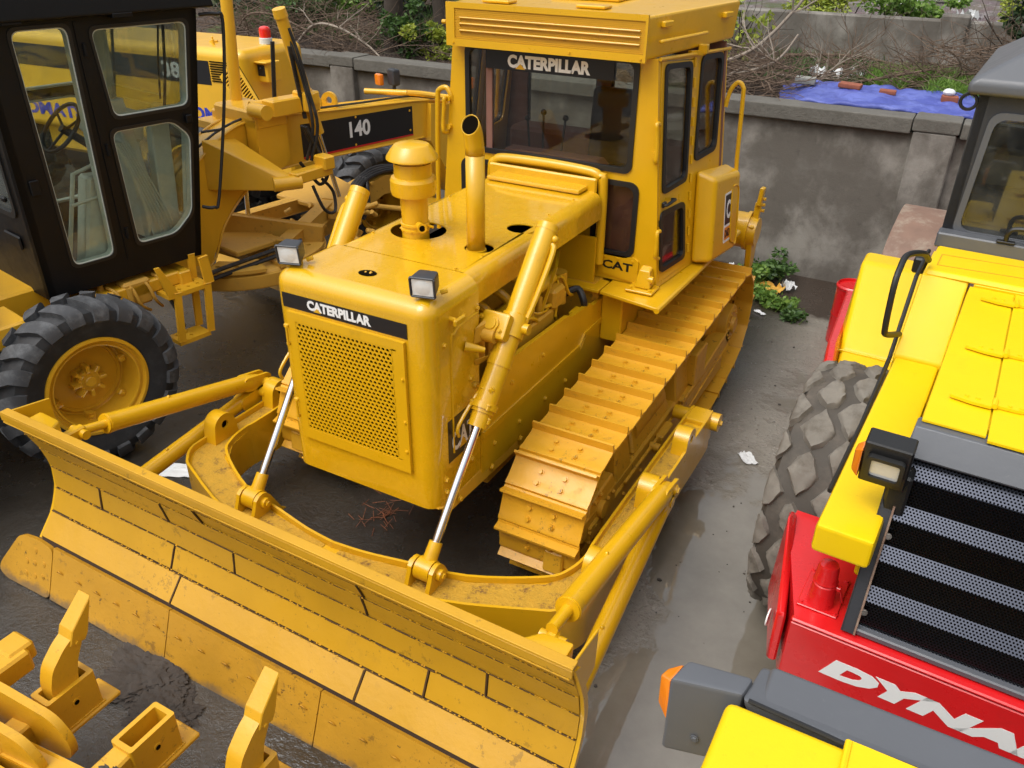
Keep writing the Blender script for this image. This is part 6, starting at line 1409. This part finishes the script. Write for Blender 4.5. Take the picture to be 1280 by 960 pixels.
        q.box((mx(2.60), .22, 1.66), (.08, .1, .18), .01); lbx = q.build('lamp_box', m_black, ro)
        q = MB(); n_ = Vector((0, -.94, -.34)); o = Vector((mx(2.54), .098, 1.805)); U3 = X; V3 = Vector((0, -.34, .94)); 
        q.plate(rr(-.065, -.065, .065, .065, .014), [rr(-.05, -.048, .05, .048, .01)[::-1]], o+n_*.016, U3, V3, .02); q.build('lamp_bezel', m_black, lbx)
        q = MB(); q.plate(rr(-.052, -.050, .052, .050, .01), [], o+n_*.006, U3, V3, .006); q.build('lens', m_lamp, lbx)
        q = MB(); q.hull([(mx(2.454), .08, 1.87), (mx(2.454), .16, 1.87), (mx(2.454), .10, 1.73), (mx(2.454), .18, 1.73), (mx(2.425), .10, 1.85), (mx(2.425), .15, 1.85), (mx(2.425), .12, 1.75), (mx(2.425), .16, 1.75)], .008, 2); q.build('indicator_lamp', m_amber, lbx)
    # top of side panels at the cab base
    q = MB(); q.hull([(2.38, 1.88, 1.925), (2*CX-2.38, 1.88, 1.925), (2.38, 2.32, 1.925), (2*CX-2.38, 2.32, 1.925), (2.385, 1.90, 1.955), (2*CX-2.385, 1.90, 1.955), (2.385, 2.32, 1.955), (2*CX-2.385, 2.32, 1.955)], .008)
    cv = q.build('rear_cowl', m_roll, ro)
    q = MB(); q.plate([(2.42, 1.98), (2.84, 2.02), (2.84, 2.20), (2.42, 2.17)], [[(2.426, 1.986), (2.426, 2.164), (2.834, 2.194), (2.834, 2.026)]], (0, 0, 1.9575), X, Y, .002); q.build('cover_seam', m_under, cv)
    # sloping grille with wavy perforated sheet
    gT, gB = Vector((0, .325, 1.90)), Vector((0, -.005, 1.10)); gd_ = (gT-gB).normalized(); L_ = (gT-gB).length
    x0, x1 = 2.56, 2*CX-2.56; q = MB()
    q.hull([(x0+.02, .235, 1.80), (x1-.02, .235, 1.80), (x0+.03, .30, 1.905), (x1-.03, .30, 1.905), (x0+.02, .30, 1.78), (x1-.02, .30, 1.78), (x0+.03, .38, 1.905), (x1-.03, .38, 1.905)], .006)
    q.box((CX, .01, 1.11), (x1-x0, .05, .03), .006); gf = q.build('grille_frame', m_grey, ro)
    for xx in (x0+.02, x1-.02): q = MB(); q.bar(Vector((xx, 0, 0))+gB, Vector((xx, 0, 0))+gT-Vector((0, .03, .06)), .045, .045, .004); q.build('frame_rail', m_dgrey, gf)
    q = MB()
    for xx in (x0+.045, x1-.045): q.bar(Vector((xx, -.028, .01))+gB, Vector((xx, -.058, -.06))+gT, .006, .006, .001)
    q.build('frame_bead', m_drum, gf)
    R_ = Matrix((X, gd_, X.cross(gd_))).transposed().to_4x4(); nW, nL = 2, 180; V_, F_ = [], []
    LL = L_-.11
    for j in range(nL+1):
        v = LL*j/nL; ph = (v/.172+.25) % 1; hgt = .013*(1-2*ph/.38) if ph < .38 else .013*(-1+2*(ph-.38)/.62)
        for i in range(nW+1): V_.append((x0+.045+(x1-x0-.09)*i/nW, v, hgt))
    F_ = [(j*(nW+1)+i, j*(nW+1)+i+1, (j+1)*(nW+1)+i+1, (j+1)*(nW+1)+i) for j in range(nL) for i in range(nW)]
    g_ = raw('grille_mesh', V_, F_, m_perfk, gf, False); g_.matrix_local = Matrix.Translation(gB+Vector((0, 0, .012))) @ R_
    q = MB(); q.plate([(x0+.03, 0), (x1-.03, 0), (x1-.03, LL), (x0+.03, LL)], [], gB+Vector((0, .05, -.01)), X, gd_, .01); q.build('grille_backing', m_hole, gf)
    q = MB()
    for v in (.10, .42, .68): q.bolt(gB+gd_*v+X*(x0+.055)+X.cross(gd_)*.03, X.cross(gd_), .010, .006)
    q.build('grille_bolt', m_steel, gf)
    # cab
    c_ = bpy.data.objects.new('cab', None); COL.objects.link(c_); c_.parent = ro
    cx0, cx1, cy0, cy1, z0, z1 = 2.38, 2*CX-2.38, 2.42, 3.75, 1.93, 2.76
    q = MB(); q.box((CX, 2.38, 1.985), (x1-x0+.40, .12, .085), .008); q.box((CX, 3.08, 1.90), (cx1-cx0, 1.35, .12), .01); q.build('cab_base', m_grey, c_)
    wr_ = rpoly([(-.73, .09), (.73, .09), (.70, .73), (-.70, .73)], .07); q = MB(); q.plate([(-.80, 0), (.80, 0), (.79, z1-z0), (-.79, z1-z0)], [wr_[::-1]], (CX, cy0, z0), X, Z, .05); rw_ = q.build('rear_wall', m_dgrey, c_)
    q = MB(); q.plate(grow(wr_, .02), [grow(wr_, -.012)[::-1]], (CX, cy0-.012, z0), X, Z, .02); fr = q.build('window', m_grey, rw_, 40); q = MB(); q.plate(wr_, [], (CX, cy0+.01, z0), X, Z, .004); q.build('pane', m_groll, fr)
    q = MB(); q.plate([(-.80, 0), (.80, 0), (.79, z1-z0), (-.79, z1-z0)], [wr_[::-1]], (CX, cy1, z0), X, Z, .05); fw_ = q.build('front_wall', m_dgrey, c_); q = MB(); q.plate(wr_, [], (CX, cy1-.01, z0), X, Z, .004); q.build('pane', m_groll, fw_)
    for s in (1, -1):
        q = MB(); o = Vector((CX+s*.80, cy0 if s > 0 else cy1, z0)); ws = rr(.10, .10, 1.22, .74, .06); q.plate([(0, 0), (1.33, 0), (1.33, z1-z0), (0, z1-z0)], [ws[::-1]], o, Y*s, Z, .05); sw_ = q.build('side_wall', m_dgrey, c_); q = MB(); q.plate(ws, [], o-X*s*.02, Y*s, Z, .004); q.build('pane', m_groll, sw_)
    q = MB(); q.hull([(CX-.86, 2.36, 2.76), (CX+.86, 2.36, 2.76), (CX-.86, 3.80, 2.76), (CX+.86, 3.80, 2.76), (CX-.86, 2.36, 2.83), (CX+.86, 2.36, 2.83), (CX-.86, 3.80, 2.83), (CX+.86, 3.80, 2.83), (CX-.62, 2.55, 2.99), (CX+.62, 2.55, 2.99), (CX-.62, 3.6, 2.99), (CX+.62, 3.6, 2.99)], .025, 3); q.build('roof', m_grey, c_, 50)
    q = MB(); q.tube([(CX-.84+.04*math.cos(t*PI/8), 2.40, 2.72+.04*math.sin(t*PI/8)) for t in range(17)], .009, 6, False); q.build('lifting_ring', m_black, c_)
    q = MB(); q.tube([(2.70, 2.33, 2.03), (2.70, 2.31, 2.09), (2.74, 2.31, 2.12), (2.9, 2.31, 2.12), (3.1, 2.31, 2.12), (3.13, 2.31, 2.06), (3.13, 2.33, 2.03)], .013, 8); q.box((2.70, 2.33, 2.035), (.09, .04, .012), .003); q.box((3.13, 2.33, 2.035), (.09, .04, .012), .003); q.build('grab_handle', m_black, c_)
    q = MB(); q.box((CX+.05, 2.62, 2.02), (.9, .30, .10), .02); q.lathe([(.05, 0), (.04, .02), (.05, .03)], (2.78, 2.6, 2.08), Z, 18); q.lathe([(.05, 0), (.04, .02), (.05, .03)], (2.92, 2.62, 2.08), Z, 18); q.box((2.58, 3.0, 2.2), (.3, .7, .5), .03)
    q.build('floor_console', plain('sandy_panel', (.28, .24, .16), .8, dust=.4), c_); q = MB(); q.box((2.62, 2.56, 2.12), (.36, .16, .28), .03); q.box((3.2, 3.0, 2.3), (.5, .5, .5), .06); q.build('seat', m_seat, c_)
    q = MB(); q.box((2.325, 2.22, 1.86), (.07, .08, .09), .01); q.build('mirror_bracket', m_black, ro)
    # articulation frame, front platform and drum
    q = MB(); q.box((CX, 2.6, .85), (1.0, 1.6, .5), .04); q.box((CX, 3.4, .75), (1.6, .5, .5), .04); q.build('centre_frame', m_roll, ro)
    q = MB()
    for s in (1, -1):
        mx = lambda x: CX-s*(CX-x)
        q.hull([(mx(1.96), 2.10, 1.08), (mx(2.02), 2.10, 1.08), (mx(1.93), 2.08, .72), (mx(2.0), 2.08, .72), (mx(1.90), 2.45, 1.16), (mx(1.96), 2.45, 1.16), (mx(1.79), 3.55, 1.10), (mx(1.86), 3.55, 1.10), (mx(1.80), 3.55, .72), (mx(1.85), 3.55, .72)], .012)
        q.hull([(mx(1.80), 3.5, .88), (mx(1.88), 3.5, .88), (mx(1.82), 5.5, .85), (mx(1.90), 5.5, .85), (mx(1.80), 3.5, .6), (mx(1.88), 3.5, .6), (mx(1.82), 5.5, .65), (mx(1.90), 5.5, .65)], .012)
    q.box((CX, 5.55, .85), (2.6, .16, .3), .02); q.box((CX, 3.55, .85), (2.6, .10, .35), .02); q.build('front_frame', m_red, ro)
    q = MB()
    for s in (1, -1):
        mx = lambda x: CX-s*(CX-x)
        q.hull([(mx(2.03), 2.14, .90), (mx(2.55), 2.14, .90), (mx(2.025), 2.15, 1.04), (mx(2.55), 2.15, 1.04), (mx(1.975), 2.52, 1.09), (mx(2.55), 2.52, 1.09), (mx(1.975), 2.52, .85), (mx(2.55), 2.52, .85)], .03, 3)
        q.hull([(mx(1.97), 2.54, 1.07), (mx(2.50), 2.54, 1.07), (mx(1.90), 3.12, 1.50), (mx(2.50), 3.12, 1.50), (mx(1.89), 3.34, 1.50), (mx(2.50), 3.34, 1.50), (mx(1.90), 3.40, .85), (mx(2.50), 3.40, .85), (mx(1.93), 2.54, .85), (mx(2.5), 2.54, .85)], .035, 4)
        q.box((mx(2.2), 2.53, 1.075), (.52, .012, .02), .003)
    q.build('step_tank', m_roll, ro, 40)
    q = MB(); q.cyl((CX-1.24, 4.50, .76), (CX+1.24, 4.50, .76), .76, n=80); q.cyl((CX-1.26, 4.50, .76), (CX+1.26, 4.50, .76), .66, n=48); q.cyl((CX-1.3, 4.50, .76), (CX+1.3, 4.50, .76), .18, n=24); q.build('drum', m_drum, ro, 40)
    rebase(ro, (CX, 2.6, 0), math.radians(-3)); return ro
roller('yellow road roller with black wavy grille, muddy tyre and red lettered bumper')
# ================================================================== second machine in the right foreground
m2 = thing('compactor', 'yellow machine with flat grey rear panel and lamp box at the bottom right corner', 'road roller')
q = MB(); q.box((3.22, -1.36, 1.90), (1.62, .14, .10), .018, seg=3); q.hull([(2.385, -1.29, 1.93), (4.0, -1.29, 1.93), (2.37, -1.44, 1.955), (4.0, -1.43, 1.955), (2.46, -1.18, 1.75), (4.0, -1.18, 1.75), (2.46, -1.43, 1.75), (4.0, -1.43, 1.75)], .015, 2); q.box((3.22, -1.32, 1.5), (1.5, .10, .7), .01); q.build('rear_panel', m_grey, m2)
q = MB(); q.hull([(2.345, -1.455, 1.96), (4.05, -1.445, 1.96), (2.345, -1.455, 1.4), (4.05, -1.445, 1.4), (2.33, -3.1, 1.96), (4.05, -3.1, 1.96), (2.33, -3.1, 1.4), (4.05, -3.1, 1.4)], .022, 3); hd = q.build('engine_hood', m_roll, m2)
q = MB(); q.box((3.30, -2.25, 1.966), (1.38, 1.62, .012), .004); q.cyl((2.615, -1.45, 1.972), (2.615, -1.70, 1.972), .008, n=8); q.bolt((2.68, -1.50, 1.972), Z, .010, .006); q.bolt((2.45, -1.9, 1.962), Z, .009, .006); q.build('hood_flap', m_roll, hd)
q = MB(); q.tube([(2.39, -1.442, 1.962), (2.55, -1.450, 1.964), (2.62, -1.455, 1.966), (2.7, -1.445, 1.966), (3.2, -1.444, 1.966)], .006, 6); q.build('edge_seal', m_black, hd)
q = MB(); q.hull([(2.205, -1.47, 1.96), (2.375, -1.43, 1.96), (2.225, -1.385, 1.955), (2.385, -1.36, 1.955), (2.215, -1.50, 1.74), (2.375, -1.46, 1.74), (2.225, -1.385, 1.74), (2.385, -1.36, 1.74)], .012, 2); q.box((2.38, -1.40, 1.82), (.06, .06, .12), .01); q.bolt((2.29, -1.478, 1.80), -Y, .008, .005); lb = q.build('lamp_box', m_grey, m2)
q = MB(); q.hull([(2.206, -1.46, 1.94), (2.220, -1.39, 1.94), (2.216, -1.48, 1.82), (2.222, -1.39, 1.82), (2.175, -1.44, 1.925), (2.185, -1.41, 1.925), (2.180, -1.45, 1.84), (2.186, -1.41, 1.84)], .006, 2); q.build('indicator_lamp', m_amber, lb)
q = MB(); q.box((3.2, -2.3, 1.1), (1.3, 1.6, .7), .03); q.build('chassis', m_roll, m2)
for s in (1, -1): wheel(m2, (3.2+s*.9, -2.9, .70), s, .70, .42, .33, 'diamond', m_rubm, m_rubm, m_roll, 17)
rebase(m2, (3.2, -2.3, 0), 0)
# ================================================================== red drum by the wall
q = MB(); q.lathe([(0, 0), (.14, 0), (.15, .02), (.15, .28), (.156, .29), (.156, .30), (.15, .31), (.15, .56), (.158, .57), (.158, .585), (.145, .60), (.14, .592), (.138, .575), (0, .575)], (0, 0, 0), Z, 36); q.lathe([(.10, .576), (.10, .583), (0, .584)], (0, 0, 0), Z, 30)
o = q.build('red_drum', m_red); o.location = (1.90, 4.90, .0); tag(o, 'small red drum with a lid standing behind the yellow step tank by the wall', 'drum')
# ================================================================== RIPPER in the left foreground
rp = thing('ripper', 'yellow ripper frame with curved shanks at the bottom left corner of the yard', 'ripper')
def shank(x, y, z, s_=1.0):
    q = MB(); L = [(-.075, -.30), (.055, -.30), (.06, -.02), (.085, .08), (.15, .20), (.155, .235), (.125, .245), (.04, .20), (-.045, .12), (-.08, .02)]
    o = Vector((x-.0, y, z)); q.plate(rpoly([(a*s_, b*s_) for a, b in L], .03, 4), [], o+X*.040, Y, Z, .080); sh = q.build('shank', m_rip, rp, 40)
    q = MB(); q.hull([(x+a, y+b, z+c) for b, c in ((.060, .165), (.135, .150), (.09, .235), (.215, .345), (.155, .180)) for a in ((-.046, .046) if c < .3 else (-.04, .04))], .004)
    q.cyl((x-.052, y+.095, z+.165), (x+.052, y+.095, z+.165), .010, n=10); q.build('ripper_tooth', m_rip, sh)
    q = MB(); q.cyl((x+.03, y-.01, z-.10), (x+.037, y-.01, z-.10), .018, n=12); q.build('shank_bolt', m_rip, sh)
def pocket(x, y, z):
    q = MB(); q.plate(rr(-.062, -.115, .062, .115, .012), [rr(-.040, -.092, .040, .092, .006)[::-1]], (x, y, z), X, Y, .20); q.box((x, y+.02, z-.215), (.16, .34, .025), .006)
    q.cyl((x+.060, y, z-.09), (x+.066, y, z-.09), .020, n=14)
    rn = random.Random(int(x*100)); B = [(x-.064, y-.117), (x+.064, y-.117), (x+.064, y+.117), (x-.064, y+.117), (x-.064, y-.117)]
    for (a0, b0), (a1, b1) in zip(B, B[1:]):
        n_ = int(math.hypot(a1-a0, b1-b0)/.009)
        for k in range(n_): q.sph((a0+(a1-a0)*k/n_, b0+(b1-b0)*k/n_, z-.199), rn.uniform(.005, .008), (1, 1, .9), 6)
    q.build('shank_pocket', m_rip, rp)
    q = MB(); q.cyl((x+.0665, y, z-.09), (x+.0675, y, z-.09), .012, n=14); q.build('pocket_bore', m_hole, rp)
sx_ = (-.33, .17, .69); sy_ = (-1.62, -1.60, -1.53); 
for k, (x_, y_) in enumerate(zip(sx_, sy_)):
    pocket(x_, y_, .60)
    if k != 1: shank(x_, y_, .62, .88)
q = MB(); q.bar((-.8, -2.10, .50), (1.2, -2.02, .50), .15, .15, .012); q.build('cross_beam', m_rip, rp)
for x_, y_ in zip(sx_, sy_):
    q = MB(); q.hull([(x_-.05, y_-.10, .42), (x_+.05, y_-.10, .42), (x_-.05, y_-.10, .58), (x_+.05, y_-.10, .58), (x_-.06, -2.05, .44), (x_+.06, -2.05, .44), (x_-.06, -2.05, .56), (x_+.06, -2.05, .56)], .01); q.build('pocket_arm', m_rip, rp)
q = MB(); q.plate(rpoly([(-.55, -.12), (.02, -.14), (.05, -.02), (-.02, .10), (-.36, .17), (-.52, .13), (-.58, .0)], .06), [circ(-.46, .02, .045, 18)[::-1]], (-.10, -1.80, .58), Vector((1, .12, 0)), Z, .035)
q.plate(rpoly([(-.55, -.12), (.02, -.14), (.05, -.02), (-.02, .10), (-.36, .17), (-.52, .13), (-.58, .0)], .06), [circ(-.46, .02, .045, 18)[::-1]], (-.10, -1.93, .58), Vector((1, .12, 0)), Z, .035)
q.build('side_arm', m_rip, rp)
q = MB(); d_ = Vector((.12, -1, 0)).normalized(); c_ = Vector((-.10, -1.80, .58))+Vector((1, .12, 0)).normalized()*-.46+Z*.02; q.cyl(c_-d_*.06, c_+d_*.24, .042, n=24); q.cyl(c_-d_*.04, c_-d_*.005, .068, n=24); q.cyl(c_+d_*.20, c_+d_*.235, .068, n=24); q.build('pivot_pin', m_rip, rp)
q = MB(); q.bar((-.75, -1.98, .52), (.3, -1.85, .46), .10, .12, .01); q.lathe([(.16, 0), (.16, .05), (.12, .06)], (-.42, -2.12, .62), (.2, -.9, .3), 24); q.cyl((-.65, -1.82, .58), (-.52, -1.80, .58), .05, n=16); q.box((-.66, -1.62, .62), (.14, .12, .10), .012); q.build('rear_linkage', m_rip, rp)
for x_ in (-.62,): q = MB(); q.box((x_, -1.70, .60), (.12, .2, .12), .012); q.build('bracket', m_rip, rp)
q = MB(); q.bar((-.6, -2.0, .5), (-.6, -2.6, .35), .14, .2, .01); q.bar((.6, -1.75, .5), (.6, -2.6, .35), .14, .2, .01); q.box((0, -2.6, .18), (1.6, .4, .36), .02); q.build('mounting_leg', m_rip, rp)
rp.location = (-.09, 0, -.035); rebase(rp, (0, -1.7, 0), 0)
clod('mud_clod', 'dark clod of dried mud resting on the ripper frame', (.30, -1.90, .62), (.20, .10, .07), 17)

# ================================================================== every separate piece becomes an object of its own
KEEP = {'crown', 'foliage', 'brushwood', 'pebbles', 'lettering', 'trunk', 'stem', 'tread_block', 'track_chain', 'weld_bead', 'open_seam', 'rusty_top', 'grass', 'branch', 'straw_tuft', 'punched_sheet',
        'fan_guard', 'slatted_guard', 'hydraulic_hose', 'louvre', 'side_louvre', 'sheet_edge', 'louvre_panel', 'visor_frame', 'track_shoe', 'hood_flap', 'cover_seam', 'engine_hood', 'tyre', 'circle_shoe', 'panel_bead'}
def split_pieces(o):
    me = o.data; n = len(me.vertices)
    if n > 20000 or n < 9: return
    par = list(range(n))
    def find(a):
        while par[a] != a: par[a] = par[par[a]]; a = par[a]
        return a
    for e in me.edges:
        a, b = find(e.vertices[0]), find(e.vertices[1])
        if a != b: par[a] = b
    lab = np.array([find(i) for i in range(n)]); ids = np.unique(lab)
    if len(ids) < 2: return
    co = np.array([v.co[:] for v in me.vertices]); B = [(co[lab == i].min(0)-.003, co[lab == i].max(0)+.003, {i}) for i in ids]
    ch = True
    while ch:
        ch = False
        for i in range(len(B)):
            for j in range(i+1, len(B)):
                if (B[i][0] <= B[j][1]).all() and (B[j][0] <= B[i][1]).all():
                    B[i] = (np.minimum(B[i][0], B[j][0]), np.maximum(B[i][1], B[j][1]), B[i][2] | B[j][2]); B.pop(j); ch = True; break
            if ch: break
    if len(B) < 2 or len(B) > 40: return
    for k, (_, _, s_) in enumerate(B):
        bm = bmesh.new(); bm.from_mesh(me); bm.verts.ensure_lookup_table()
        bmesh.ops.delete(bm, geom=[v for v in bm.verts if lab[v.index] not in s_], context='VERTS')
        m2 = me.copy(); bm.to_mesh(m2); bm.free()
        if k == 0: first = m2
        else:
            c = o.copy(); c.data = m2; COL.objects.link(c)
    o.data = first
for o in [o for o in COL.objects if o.type == 'MESH' and o.parent and o.name.split('.')[0] not in KEEP and o.data.users == 1]: split_pieces(o)
